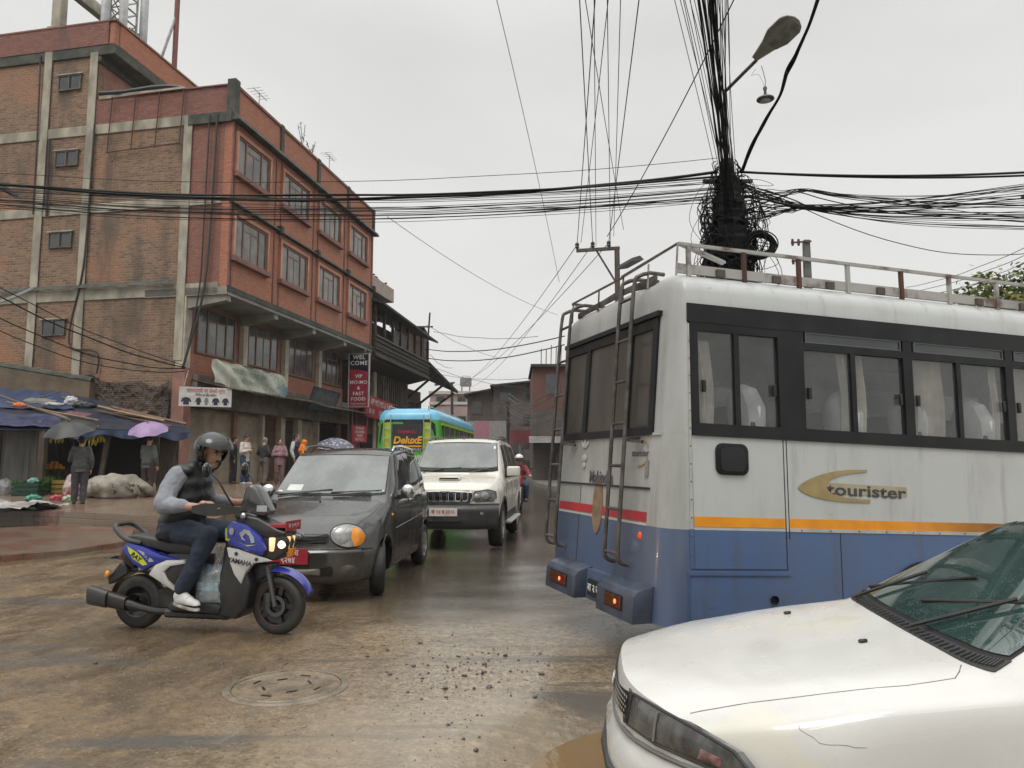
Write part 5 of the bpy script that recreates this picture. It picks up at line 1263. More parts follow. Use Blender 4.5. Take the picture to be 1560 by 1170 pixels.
sedan = thing('white_sedan', 'white saloon car with yellowed chipped fender, cut off at the lower right foreground', 'car', (.415, 3.385, -.115), rad(-7.2))
ST = dict(zb=[(0, .2), (4.27, .22)],
 zt=[(0, .745), (.10, .775), (.22, .80), (.35, .818), (.7, .868), (1.0, .908), (1.20, .935), (1.25, .945), (1.96, 1.335), (2.3, 1.37), (2.7, 1.375), (3.1, 1.33), (3.62, 1.02), (4.1, .99), (4.27, .90)],
 ze=[(0, .708), (.10, .735), (.22, .757), (.7, .828), (1.2, .89), (1.25, .90), (1.96, 1.295), (2.6, 1.325), (3.1, 1.28), (3.62, .98), (4.2, .95), (4.27, .87)],
 we=[(0, .62), (.22, .65), (.7, .685), (1.2, .71), (1.3, .70), (1.96, .545), (2.6, .55), (3.1, .54), (3.62, .66), (4.27, .62)],
 zl=[(0, .668), (.22, .705), (.7, .78), (1.22, .845), (1.5, .875), (3.2, .92), (3.7, .92), (4.27, .84)],
 wb=[(0, .70), (.3, .765), (.7, .79), (1.22, .805), (2.5, .81), (3.6, .79), (4.27, .70)],
 wm=[(0, .76), (.2, .80), (.6, .835), (2, .845), (3.7, .835), (4.27, .74)])
car = Car(ST, .845, 4.27, .46, [(.2, .07), (.3, .015), (.36, 0), (.50, 0), (.54, .035), (.60, .04), (.68, .05), (.74, .065), (.80, .11)], .2, zmid=.5, bexp=3.)
def sedan_paint():
 m, nt, b, out = _new('old_white_car_paint'); co = objco(nt)
 col = mixc(nt, ramp(nt, nz(nt, co, 1.4, 5), .35, .68), (.56, .556, .53), (.50, .49, .465))
 def spot(c, r, k):
  vm = nt.nodes.new('ShaderNodeVectorMath'); vm.operation = 'DISTANCE'; nt.links.new(co, vm.inputs[0]); vm.inputs[1].default_value = c
  d = mth(nt, 'ADD', vm.outputs['Value'], mth(nt, 'MULTIPLY_ADD', nz(nt, co, 5, 5, .7), .6, -.30)); return ramp(nt, d, r, r*.55, 0, k)
 sp = mth(nt, 'MAXIMUM', spot((.50, -.74, .69), .15, .3), spot((.72, -.84, .52), .17, .4)); sp = mth(nt, 'MAXIMUM', sp, spot((.95, .10, .88), .22, .25))
 col = mixc(nt, sp, col, (.60, .55, .36))
 nt.links.new(col, b.inputs['Base Color']); nt.links.new(ramp(nt, nz(nt, co, 3, 4), .3, .7, .2, .36), b.inputs['Roughness'])
 b.inputs['Coat Weight'].default_value = .5; b.inputs['Coat Roughness'].default_value = .06
 vo = nt.nodes.new('ShaderNodeTexVoronoi'); vo.inputs['Scale'].default_value = 110; nt.links.new(co, vo.inputs['Vector'])
 h = mth(nt, 'MULTIPLY', ramp(nt, vo.outputs['Distance'], .36, .1), ramp(nt, nz(nt, co, 9, 4), .50, .62))
 bn = bump(nt, b, h, .16, .003); nt.links.new(bn.outputs[0], b.inputs['Coat Normal'])
 return m
SP = sedan_paint()
body = car.shell_body(xgrid(4.27, .045), 80).build('body', SP, sedan, smooth=40)
carve(body, [(.78, .29, .335), (3.36, .30, .34)], .845, .345)
for sg in (-1, 1):
 for x in (.78, 3.36): wheel(sedan, (x, sg*.74, .29), .29, .18, spokes=8, side=sg)
SEAMW = M('white_car_gap', (.16, .155, .145), .6)
for sg in (-1, 1):
 car.line([(.07, sg*3.05), (.25, sg*3.0), (.6, sg*3.0), (1.0, sg*2.98), (1.16, sg*2.7), (1.215, sg*2.0)], .0024, -.0006).build('hood_gap', SEAMW, sedan)
 car.line([(1.36, sg*5.0), (1.33, sg*6), (1.32, sg*8.0)], .0024, -.0006).build('door_gap', SEAMW, sedan)
 car.line([(.50, sg*5.15), (1.3, sg*5.08), (3.6, sg*5.1)], .006, -.0052).build('fender_crease', SP, sedan)
 arch_lip(car, sedan, .78, .29, .342, SP, .845, .03); arch_lip(car, sedan, 3.36, .30, .345, SP, .845, .03)
def wsx(xb, xt, curve):
 def fx(a, b):
  t = 2*b-1; q = t*2.86; base = xb+curve*t*t; return (base+(xt+.03*t*t-base)*a, q)
 return fx
car.patch(lambda a, b: (1.195+.06*a+.085*(2*b-1)**2, (2*b-1)*2.95), 3, 30, .004, .008).build('cowl_grille', M('cowl_black', (.016, .016, .017), .5), sedan)
s = MB()
for k in range(46):
 t = -1+2*(k+.5)/46; q = t*2.75; xb = 1.203+.085*t*t; s.bar(car.P(xb, q)+V(0, 0, .008), car.P(xb+.036, q)+V(0, 0, .008), .006, .006)
s.build('cowl_louvres', M('cowl_slat_grey', (.05, .05, .05), .5), sedan)
car.patch(wsx(1.245, 1.99, .085), 14, 24, .003, .01).build('windscreen_rubber', RUB, sedan)
def sub(fx, a0, a1, b0, b1): return lambda a, b: fx(a0+(a1-a0)*a, b0+(b1-b0)*b)
ws = car.patch(sub(wsx(1.245, 1.99, .085), .035, .965, .03, .97), 14, 24, .0065, .003).build('windscreen', droplets_glass('green_windscreen_glass', (.016, .042, .038), .04, 120, .12, 1.0, (.03, .06, .055), .6), sedan)
wiper(car, sedan, [((1.22, -.5), .02), ((1.52, -1.35), .03), ((1.36, .15), 0), ((1.60, -2.35), 0)])
wiper(car, sedan, [((1.22, 1.6), .02), ((1.50, .9), .03), ((1.34, 2.3), 0), ((1.56, -.05), 0)])
s = MB()
for (x, q) in ((.86, 1.05), (1.0, -.75)):
 s = MB(); p = car.P(x, q); s.ell(p+V(0, 0, .006), .016, .010, .009, 10); s.box(p.x+.005, p.x+.018, p.y-.006, p.y+.006, p.z, p.z+.014); s.build('washer_jet', M('washer_black', (.02, .02, .02), .4), sedan)
for sg in (-1, 1):
 for x0, x1, y0, y1 in ((1.62, 2.42, 2.0, 2.44), (2.5, 3.15, 2.5, 3.1)):
  car.patch(lambda a, b: ((x0+(y0-x0)*b)+((x1+(y1-x1)*b)-(x0+(y0-x0)*b))*a, sg*(4.75-1.55*b)), 10, 6, .004, .006).build('side_window', DARKP, sedan)
car.patch(lambda a, b: (3.13+.42*a, (2*b-1)*2.6), 6, 16, .004, .006).build('rear_window', DARKP, sedan)
s = MB(); p = car.P(1.62, -4.6); s.ell(p+V(-.02, -.10, .05), .06, .10, .065, 14); s.build('wing_mirror', SP, sedan)
GM = M('grille_black', (.012, .012, .013), .35)
gp = [(-.36, .607), (.36, .607), (.40, .655), (.38, .712), (-.38, .712), (-.40, .655)]
gr = car.face(gp, .004, .03).build('grille', GM, sedan)
s = MB(); ring_ = [car.F(y*1.03, .66+(z-.66)*1.10)+V(-.008, 0, 0) for y, z in gp]; s.tube(ring_, .006, 6, closed=True); s.build('surround', PLASTB, gr)
s = MB()
for i in range(5):
 for k in range(28):
  y = -.36+.72*(k+.5*(i % 2))/28; z = .622+i*.0175
  p = car.F(y, z)+V(-.006, 0, 0); s.box(p.x-.004, p.x, p.y-.0075, p.y+.0075, p.z-.0045, p.z+.0045)
s.build('grille_mesh', CHROME, gr, smooth=0)
s = MB()
s.tube([car.F(.045*math.cos(a), .662+.03*math.sin(a))+V(-.014, 0, 0) for a in [2*math.pi*k/20 for k in range(20)]], .005, 6, closed=True); s.tube([car.F(.016*math.cos(a), .662+.028*math.sin(a))+V(-.014, 0, 0) for a in [2*math.pi*k/16 for k in range(16)]], .004, 6, closed=True); s.tube([car.F(.032*math.cos(a), .674+.012*math.sin(a))+V(-.014, 0, 0) for a in [2*math.pi*k/16 for k in range(16)]], .004, 6, closed=True)
s.build('emblem', CHROME, gr)
LENSD = M('smoky_lamp_lens', (.035, .035, .033), .1, .1, col2=(.09, .09, .085), vscale=9, coat=1.0, stretch=(1, 3, 1))
for sg in (-1, 1):
 hl = [(sg*.405, .605), (sg*.58, .598), (sg*.74, .59), (sg*.825, .588), (sg*.826, .615), (sg*.795, .662), (sg*.70, .698), (sg*.57, .72), (sg*.42, .722)]
 lp = car.face(hl, .012, .03).build('headlight', LENSD, sedan)
 s = MB(); s.tube([car.F(*p)+V(-.012, 0, 0) for p in hl], .006, 6, closed=True); s.build('rim', PLASTB, lp)
 s = MB(); s.tube([car.F(sg*.585, z)+V(-.026, 0, 0) for z in (.61, .66, .71)], .005, 5); s.build('divider', M('lamp_divider', (.2, .2, .19), .3), lp)
 ind = [(sg*.725, .608), (sg*.775, .605), (sg*.776, .632), (sg*.73, .642)]
 car.face(ind, .0255, .006).build('reflector', M('pinkish_reflector', (.10, .05, .045), .2, col2=(.2, .1, .09), vscale=30), lp)
 s = MB(); s.tube([car.F(sg*y, z)+V(-.006, 0, 0) for y, z in ((.0, .395), (.3, .395), (.6, .39), (.78, .385), (.84, .38))], .02, 8); s.build('bumper_strip', PLASTB, sedan)
s = MB(); s.tube([car.F(y, .565)+V(-.0, 0, 0) for y in [-.8+1.6*k/24 for k in range(25)]], .010, 6); s.build('bumper_gap', SEAMW, sedan)
car.face(rrect(-.5, .5, .27, .35, .02), .006, .02).build('lower_grille', GM, sedan)
CR = M('crack_dark', (.20, .18, .13), .7)
for pts in ([(.46, -4.9), (.455, -5.1), (.47, -5.25), (.50, -5.42), (.52, -5.6), (.56, -5.68), (.60, -5.72), (.66, -5.8), (.69, -5.88), (.76, -5.95)],):
 car.line(pts, .0009, .0002, 4).build('crack', CR, sedan)
s = MB(); p = car.P(1.56, -5.15)+car.N(1.56, -5.15)*.004
s.box(p.x-.05, p.x+.07, p.y-.004, p.y+.004, p.z-.018, p.z+.012); s.build('side_badge', M('badge_dark', (.06, .06, .06), .3, .6), sedan)
hb_ = thing('hatchback', 'dark grey small hatchback with orange cornered headlight and grey rain-beaded windscreen behind the scooter', 'car', (-2.265, 7.92, 0), rad(86.2))
hb_.scale = (1.055, 1.055, 1.055)
HT = dict(zb=[(0, .19), (3.5, .2)],
 zt=[(0, .66), (.07, .73), (.16, .785), (.5, .89), (.85, .985), (.93, 1.005), (1.55, 1.495), (1.75, 1.555), (2.3, 1.585), (3.0, 1.56), (3.25, 1.50), (3.42, 1.05), (3.5, .85)],
 ze=[(0, .63), (.07, .69), (.16, .74), (.5, .845), (.93, .965), (1.55, 1.445), (1.75, 1.50), (2.3, 1.53), (3.0, 1.50), (3.25, 1.44), (3.5, .82)],
 we=[(0, .42), (.16, .50), (.5, .60), (.93, .67), (1.55, .58), (2.3, .585), (3.25, .56), (3.5, .6)],
 zl=[(0, .56), (.18, .64), (.5, .78), (.95, .92), (1.3, .955), (2.5, 1.0), (3.25, 1.04), (3.5, .8)],
 wb=[(0, .56), (.2, .66), (.5, .70), (1, .725), (2.5, .73), (3.3, .69), (3.5, .62)],
 wm=[(0, .63), (.2, .715), (.5, .745), (2, .7475), (3.3, .735), (3.5, .66)])
car = Car(HT, .7475, 3.5, .26, [(.15, .10), (.24, .01), (.3, 0), (.5, 0), (.545, .03), (.6, .045), (.7, .07), (.8, .12)], .12, zmid=.48)
HP = paint('charcoal_car_paint', (.040, .040, .039), (.030, .030, .030), .22, coat=.6, dirt=(.075, .065, .05), metal=.25, wet=.3)
body = car.shell_body(xgrid(3.5, .05), 64).build('body', HP, hb_, smooth=40)
carve(body, [(.66, .30, .315), (3.02, .30, .315)], .7475, .31, .27)
for sg in (-1, 1):
 wheel(hb_, (.66, sg*.655, .275), .275, .165, spokes=7, side=sg, steer=rad(14)); wheel(hb_, (3.02, sg*.655, .275), .275, .165, spokes=7, side=sg, rim=M('silver_hubcap', (.4, .4, .41), .3, .5))
 arch_lip(car, hb_, .66, .30, .322, HP, .7475, .028); arch_lip(car, hb_, 3.02, .30, .322, HP, .7475, .028)
GAPB = M('black_gap', (.008, .008, .008), .7)
for sg in (-1, 1):
 car.line([(.10, sg*3.0), (.5, sg*3.0), (.88, sg*2.95)], .003, 0).build('hood_gap', GAPB, hb_)
 car.line([(1.15, sg*4.7), (1.08, sg*6), (1.10, sg*8.2), (2.0, sg*8.4), (2.02, sg*6), (2.05, sg*4.9), (2.0, sg*3.1)], .003, 0).build('door_gap', GAPB, hb_)
 car.line([(2.04, sg*8.4), (2.55, sg*8.3), (2.75, sg*7), (2.85, sg*5)], .003, 0).build('door_gap', GAPB, hb_)
 car.line([(1.15, sg*6.55), (2.8, sg*6.5)], .008, -.004).build('side_crease', HP, hb_)
 car.line([(1.0, sg*8.05), (2.6, sg*8.05)], .014, -.006).build('sill_strip', PLASTB, hb_)
car.patch(wsx(.955, 1.56, .07), 12, 24, .003, .01).build('windscreen_rubber', RUB, hb_)
WSGREY = droplets_glass('sky_grey_windscreen', (.125, .14, .132), .14, 60, .5, .7, (.055, .062, .06), .5)  # grey base stands in for sky reflected off the beaded glass
wsn = car.patch(sub(wsx(.955, 1.56, .07), .045, .955, .035, .965), 14, 26, .007, .004).build('windscreen', WSGREY, hb_)
car.patch(sub(wsx(.955, 1.56, .07), .10, .24, .68, .80), 3, 3, .0085, .001).build('sun_card', M('paper_card', (.55, .58, .55), .6), wsn)
for b0 in (.07, .84): car.patch(sub(wsx(.955, 1.56, .07), .07, .095, b0, b0+.07), 2, 3, .0085, .001).build('sticker', M('white_sticker', (.7, .7, .7), .5), wsn)
wiper(car, hb_, [((.945, 2.0), .02), ((1.0, .3), .03), ((.99, 2.2), 0), ((1.03, -.1), 0)]); wiper(car, hb_, [((.945, -.2), .02), ((1.0, -1.6), .03), ((.99, -.1), 0), ((1.05, -2.3), 0)])
s = MB(); p = car.P(.78, .1); s.ell(p+V(0, 0, .005), .014, .012, .008, 8); s.build('washer_jet', PLASTB, hb_)
SIDEG = M('dark_side_glass', (.02, .022, .022), .06, col2=(.05, .053, .052), vscale=2.5, spec=.7)
for sg in (-1, 1):
 for x0, x1, y0, y1 in ((1.26, 2.0, 1.72, 2.0), (2.08, 2.72, 2.08, 2.68), (2.80, 3.12, 2.77, 3.0)):
  w_ = car.patch(lambda a, b: ((x0+(y0-x0)*b)+((x1+(y1-x1)*b)-(x0+(y0-x0)*b))*a, sg*(4.78-1.55*b)), 8, 6, .004, .006).build('side_window', SIDEG, hb_)
 car.line([(1.2, sg*4.55), (1.72, sg*3.05), (2.3, sg*2.95), (3.0, sg*3.0)], .013, .008).build('rain_visor', PLASTB, hb_)
 s = MB(); p = car.P(1.34, sg*4.7); c = p+V(-.03, sg*.12, .06); s.ell(c, .05, .085, .085, 16); mr = s.build('wing_mirror', CHROME, hb_)
 s = MB(); s.bar(p+V(-.01, -sg*.03, -.02), c+V(0, -sg*.05, -.05), .04, .05); s.build('bracket', PLASTB, mr)
 s = MB(); s.tube([car.P(x, sg*2.55)+V(0, 0, dz) for x, dz in ((1.72, .015), (1.80, .055), (2.2, .06), (2.7, .058), (2.9, .05), (3.0, .01))], .014, 7); s.build('roof_rail', CHROME if sg < 0 else STEEL, hb_)
 s = MB(); s.bar(car.P(1.95, sg*5.65)+V(-.07, sg*.015, 0), car.P(1.95, sg*5.65)+V(.07, sg*.015, 0), .03, .03); s.build('door_handle', CHROME, hb_, bevel=.006)
 s = MB(); s.bar(car.P(2.6, sg*5.6)+V(-.07, sg*.015, 0), car.P(2.6, sg*5.6)+V(.07, sg*.015, 0), .03, .03); s.build('door_handle', HP, hb_, bevel=.006)
 s = MB(); p = car.P(1.0, sg*6.1); s.ell(p, .035, .014, .02, 10); s.build('side_repeater', ORANGE, hb_)
 hl = car.face(oval(sg*.475, .665, .165, .108, 30, sg*-.22), .016, .03).build('headlight', LENS, hb_)
 am = [(sg*(.475+.165*math.cos(a)*.96), .665+.105*math.sin(a)-.22*.165*math.cos(a)) for a in [rad(-62+124*k/14) for k in range(15)]]+[(sg*(.515), .735), (sg*.50, .665), (sg*.535, .585)]
 car.face(am, .031, .01).build('indicator', ORANGE, hl)
 car.face(oval(sg*.435, .672, .085, .078, 24), .031, .005).build('reflector', M('lamp_reflector', (.42, .42, .40), .18, .5, col2=(.3, .3, .28), vscale=30), hl)
 s = MB(); s.tube([car.F(*p)+V(-.014, 0, 0) for p in oval(sg*.475, .665, .168, .112, 30, sg*-.22)], .006, 6, closed=True); s.build('rim', PLASTB, hl)
 fg = car.face(oval(sg*.50, .32, .085, .06, 20), .006, .02).build('fog_lamp', M('fog_dark', (.05, .045, .035), .2, col2=(.09, .08, .06), vscale=20), hb_)
gr = car.face(rrect(-.30, .30, .585, .685, .035), .006, .03).build('grille', GM, hb_)
s = MB()
for z in (.605, .632, .66): s.tube([car.F(y, z)+V(-.016, 0, 0) for y in [-.28+.56*k/12 for k in range(13)]], .005, 5)
s.build('slats', PLASTB, gr)
s = MB(); s.tube([car.F(.05*math.cos(a), .672+.027*math.sin(a))+V(-.024, 0, 0) for a in [2*math.pi*k/20 for k in range(20)]], .005, 6, closed=True)
s.tube([car.F(-.02, .655)+V(-.024, 0, 0), car.F(-.012, .69)+V(-.024, 0, 0)], .005, 5).tube([car.F(.012, .655)+V(-.024, 0, 0), car.F(.02, .69)+V(-.024, 0, 0)], .005, 5).tube([car.F(-.016, .668)+V(-.024, 0, 0), car.F(.016, .677)+V(-.024, 0, 0)], .005, 5); s.build('emblem', CHROME, gr)
car.face(rrect(-.36, .36, .27, .37, .03), .004, .03).build('lower_grille', GM, hb_)
car.face(rrect(-.24, .16, .285, .345, .008), .018, .01).build('blank_plate', M('grimy_plate', (.13, .12, .10), .5), hb_)
s = MB(); s.tube([car.F(y, .53)+V(.004, 0, 0) for y in [-.70+1.4*k/24 for k in range(25)]], .008, 6); s.build('bumper_gap', GAPB, hb_)
nplate(hb_, frame(car.F(.08, .47)+V(-.022, 0, 0), V(0, -1, 0), V(0, 0, 1)), .40, .15, PLATER, PLW, 'बा १५ च\n९२७४', .085)
suv = thing('suv', 'off-white off-road wagon with black bumper and chrome slotted grille following the hatchback', 'car', (-1.14, 12.45, 0), rad(84.4))
suv.scale = (1.03, 1.03, 1.03)
VT = dict(zb=[(0, .34), (4.4, .38)],
 zt=[(0, .98), (.07, 1.04), (.18, 1.085), (.7, 1.15), (1.12, 1.205), (1.18, 1.22), (1.74, 1.795), (1.95, 1.85), (2.4, 1.88), (3.5, 1.885), (4.2, 1.84), (4.33, 1.3), (4.4, 1.1)],
 ze=[(0, .95), (.07, 1.0), (.18, 1.05), (1.18, 1.19), (1.74, 1.75), (1.95, 1.80), (2.4, 1.82), (4.2, 1.78), (4.4, 1.05)],
 we=[(0, .68), (.18, .74), (1.18, .765), (1.74, .675), (2, .68), (4.2, .67), (4.4, .7)],
 zl=[(0, .86), (.2, .96), (1.15, 1.10), (1.4, 1.13), (4.2, 1.16), (4.4, 1.02)],
 wb=[(0, .76), (.2, .83), (1.15, .85), (4.2, .845), (4.4, .8)],
 wm=[(0, .80), (.2, .87), (.6, .90), (4, .90), (4.4, .84)])
car = Car(VT, .91, 4.4, .17, [(.3, .12), (.42, .01), (.5, 0), (.68, 0), (.73, .06), (.95, .075), (1.05, .1)], .1, zmid=.72)
VP_ = paint('cream_car_paint', (.60, .575, .51), (.54, .515, .455), .25, coat=.6, dirt=(.20, .17, .13), wet=.2)
body = car.shell_body(xgrid(4.4, .06), 56).build('body', VP_, suv, smooth=40)
carve(body, [(.78, .40, .43), (3.47, .40, .43)], .91, .43, .32)
for sg in (-1, 1):
 for x in (.78, 3.47):
  wheel(suv, (x, sg*.775, .375), .375, .24, spokes=5, side=sg, rim=M('alloy_grey', (.38, .38, .38), .35, .5)); arch_lip(car, suv, x, .40, .44, PLASTB if x < 1 else VP_, .91, .05)
 car.line([(1.2, sg*5.6), (1.28, sg*8.2), (2.2, sg*8.3), (2.25, sg*5.6), (2.25, sg*5)], .004, 0).build('door_gap', GAPB, suv); car.line([(2.27, sg*8.3), (2.95, sg*8.2), (3.2, sg*7), (3.2, sg*5)], .004, 0).build('door_gap', GAPB, suv)
 car.patch(lambda a, b: (1.25+1.75*a, sg*(7.5+.8*b)), 12, 3, .006, .01).build('side_cladding', PLASTB, suv)
 s = MB(); s.box(1.15, 3.0, sg*.93-.06, sg*.93+.06, .36, .41); s.build('running_board', M('pale_step', (.42, .41, .38), .5), suv, bevel=.015)
 for x0, x1, y0, y1 in ((1.5, 2.2, 1.86, 2.2), (2.3, 3.1, 2.3, 3.08), (3.2, 4.05, 3.2, 4.0)):
  car.patch(lambda a, b: ((x0+(y0-x0)*b)+((x1+(y1-x1)*b)-(x0+(y0-x0)*b))*a, sg*(4.75-1.5*b)), 8, 5, .004, .006).build('side_window', SIDEG, suv)
 s = MB(); p = car.P(1.52, sg*4.7); c = p+V(-.05, sg*.16, .08); s.box(c.x-.06, c.x+.05, c.y-.12, c.y+.12, c.z-.09, c.z+.09); mr = s.build('wing_mirror', VP_, suv, bevel=.03, seg=3)
 s = MB(); s.bar(p+V(0, -sg*.02, -.02), c+V(0, 0, -.07), .06, .05); s.build('bracket', PLASTB, mr)
 s = MB(); s.tube([car.P(x, sg*2.5)+V(0, 0, dz) for x, dz in ((1.95, .0), (2.05, .06), (2.6, .075), (3.6, .07), (3.8, .05), (3.9, .0))], .02, 8); s.build('roof_rail', STEEL, suv)
 for x in (2.1, 2.85): s = MB(); s.bar(car.P(x, sg*5.6)+V(-.08, sg*.02, 0), car.P(x, sg*5.6)+V(.08, sg*.02, 0), .035, .03); s.build('door_handle', VP_, suv, bevel=.006)
 hlp = [(sg*.43, .83), (sg*.52, .795), (sg*.78, .80), (sg*.84, .85), (sg*.83, .95), (sg*.70, .985), (sg*.50, .955)]
 hl = car.face(hlp, .012, .04).build('headlight', M('dark_lamp_lens', (.07, .07, .068), .08, col2=(.2, .2, .19), vscale=9, coat=1), suv)
 car.face(oval(sg*.66, .885, .065, .06, 20), .028, .006).build('projector', LENS, hl); car.face(oval(sg*.53, .875, .045, .04, 16), .028, .006).build('projector', LENS, hl)
 s = MB(); s.tube([car.F(*p)+V(-.012, 0, 0) for p in hlp], .008, 6, closed=True); s.build('rim', PLASTB, hl)
 fg = car.face(rrect(sg*.62-.12, sg*.62+.12, .55, .665, .035), .008, .02).build('fog_lamp', CHROME, suv); car.face(oval(sg*.62, .605, .055, .045, 18), .024, .006).build('lens', LENS, fg)
bl = [(-.87+1.74*k/16, .47+.0*k) for k in range(17)]
s = MB(); s.grid(lambda a, b: car.F(-.86+1.72*a, .36+.38*b)+V(-.018, 0, 0), 40, 12); s2 = MB(); s2.shell(lambda a, b: car.F(-.885+1.77*a, .36+.40*b)+V(-.02, 0, 0), 40, 12, .012); s2.build('bumper', PLASTB, suv)
s = MB(); s.shell(lambda a, b: car.F(-.42+.84*a, .74+.05*b)+V(-.022, 0, 0), 16, 3, .012); s.build('bumper_step', PLASTB, suv)
gr = car.face([(-.43, .785), (.43, .785), (.47, .87), (.40, .968), (-.40, .968), (-.47, .87)], .008, .03).build('grille', GM, suv)
for k in range(7):
 y = -.34+.113*k; s = MB(); s.tube([car.F(*p)+V(-.026, 0, 0) for p in rrect(y-.043, y+.043, .80, .945, .035)], .010, 6, closed=True); s.build('chrome_slot', CHROME, gr)
s = MB(); s.tube([car.F(y, .955-.02*abs(y)/.45)+V(-.02, 0, 0) for y in [-.45+.9*k/14 for k in range(15)]], .014, 7); s.tube([car.F(-.45, .95)+V(-.02, 0, 0), car.F(-.47, .87)+V(-.02, 0, 0), car.F(-.43, .80)+V(-.02, 0, 0)], .012, 7); s.tube([car.F(.45, .95)+V(-.02, 0, 0), car.F(.47, .87)+V(-.02, 0, 0), car.F(.43, .80)+V(-.02, 0, 0)], .012, 7); s.build('surround', CHROME, gr)
car.face(rrect(-.5, .5, .42, .52, .03), .026, .02).build('lower_grille', GM, suv)
s = MB(); s.box(.45, .85, -.19, .19, 1.12, 1.185); s.build('bonnet_scoop', VP_, suv, bevel=.03, seg=3); s = MB(); s.box(.44, .449, -.16, .16, 1.145, 1.17); s.build('scoop_mouth', GM, suv)
car.patch(wsx(1.2, 1.75, .06), 12, 20, .003, .01).build('windscreen_rubber', RUB, suv)
car.patch(sub(wsx(1.2, 1.75, .06), .05, .94, .03, .97), 12, 20, .007, .004).build('windscreen', droplets_glass('suv_windscreen', (.13, .145, .14), .12, 90, .2, .9, (.06, .07, .07)), suv)
car.patch(sub(wsx(1.2, 1.75, .06), .04, .14, .03, .97), 3, 20, .0085, .003).build('screen_band', RUB, suv)
car.patch(sub(wsx(1.2, 1.75, .06), .74, .83, .06, .12), 2, 2, .009, .001).build('sticker', M('white_sticker', (.7, .7, .7), .5), suv)
wiper(car, suv, [((1.19, 1.8), .02), ((1.26, .6), .03), ((1.25, 2.0), 0), ((1.28, -.2), 0)]); wiper(car, suv, [((1.19, -.6), .02), ((1.26, -1.6), .03), ((1.25, -.5), 0), ((1.29, -2.3), 0)])
nplate(suv, frame(car.F(0, .63)+V(-.035, 0, 0), V(0, -1, 0), V(0, 0, 1)), .46, .13, PLATEW, PLR, 'बा १३ च ४१२६', .085)
s = MB(); s.cyl(car.P(2.0, 0), car.P(2.0, 0)+V(.05, 0, .06), .012, n=6); s.build('aerial', PLASTB, suv)
gb = thing('green_coach', 'bright green coach with sky blue roof seen from behind above the hatchback', 'bus', (-3.88, 27.5, 0), rad(86))
GRN = M('lime_green_paint', (.075, .36, .03), .3, col2=(.06, .30, .025), vscale=2, coat=.4); SKYB = M('sky_blue_roof', (.13, .42, .62), .35, col2=(.11, .36, .54), vscale=2, coat=.3); LIME = M('lime_yellow_panel', (.42, .50, .05), .4)
def gfoot(z, ins, r=.35):
 out = []
 for cx, cy, a0 in ((r+ins, -1.22+r+ins, 180), (11-ins-.2, -1.22+.2+ins, 270), (11-ins-.2, 1.22-.2-ins, 0), (r+ins, 1.22-r-ins, 90)):
  rr = r if cx < 5 else .2
  for k in range(6): a = rad(a0+18*k); out.append(V(cx+rr*math.cos(a), cy+rr*math.sin(a), z))
 return out
s = MB(); s.loft([gfoot(.45, .03), gfoot(.9, 0), gfoot(1.9, 0), gfoot(3.0, .06)]); s.build('body', GRN, gb, smooth=40)
s = MB(); s.loft([gfoot(3.0, .055), gfoot(3.2, .08), gfoot(3.38, .2), gfoot(3.45, .45)]); s.build('roof', SKYB, gb, smooth=50)
s = MB(); s.prism([(-.98, 1.78), (.98, 1.78), (1.08, 2.2), (1.02, 2.85), (.8, 3.02), (-.8, 3.02), (-1.02, 2.85), (-1.08, 2.2)], lambda u, v: V(-.012+.02*max(0, v-1.9)+.06*abs(u)**4, u, v), lambda u, v: V(.3, u, v)); s.build('rear_panel', M('coach_black', (.012, .013, .015), .2), gb)
for sg in (-1, 1):
 s = MB(); s.box(-.03, .02, sg*.74-.14, sg*.74+.14, 1.95, 2.9); s.build('lime_panel', LIME, gb)
 s = MB();
 for y in (sg*.62-.0, sg*.88): s.cyl(V(-.1, y, 1.4), V(-.08, y, 3.2), .02, n=6)
 for k in range(5): s.cyl(V(-.09, sg*.62, 1.6+k*.36), V(-.09, sg*.88, 1.6+k*.36), .015, n=6)
 s.build('ladder', M('pale_green_tube', (.30, .42, .28), .4), gb)
gw = MB(); gw.box(-.025, .02, -.56, .56, 1.85, 2.85); gw = gw.build('rear_window', M('coach_glass', (.02, .02, .024), .12), gb)
gt = lambda y, z, off=-.035: frame(V(off, y, z), V(0, -1, 0), V(0, 0, 1))
text('lettering', 'DeluxE', .36, M('gold_yellow_letter', (.75, .36, .02), .4), gt(0, 2.24), gw, depth=.01, bold=.014, shear=.2)
s = MB(); s.box(-.034, -.026, -.54, .54, 2.0, 2.05); s.build('gold_line', M('gold_yellow_letter', (.75, .36, .02), .4), gw)
text('lettering', 'DAMAULI', .16, M('red_letter', (.35, .02, .03), .4), gt(0, 2.55), gw, depth=.01, bold=.006)
text('lettering', 'K.T.M-DAMAULI', .15, M('silver_letter', (.40, .40, .40), .4), gt(0, 1.91), gw, depth=.008, bold=.004)
text('lettering', 'TOUR & TRAVELS', .26, M('pale_letter', (.65, .70, .60), .5), gt(0, 1.58, -.03), gb, depth=.01, sx=.62, bold=.006)
text('lettering', 'B.A.KHA 4172', .16, M('pale_letter', (.65, .70, .60), .5), gt(0, 1.22, -.03), gb, depth=.01, sx=.9)
s = MB(); s.box(-.06, .05, -1.1, 1.1, .5, 1.08); s.build('bumper', M('maroon_bumper', (.22, .02, .035), .4), gb, bevel=.03)
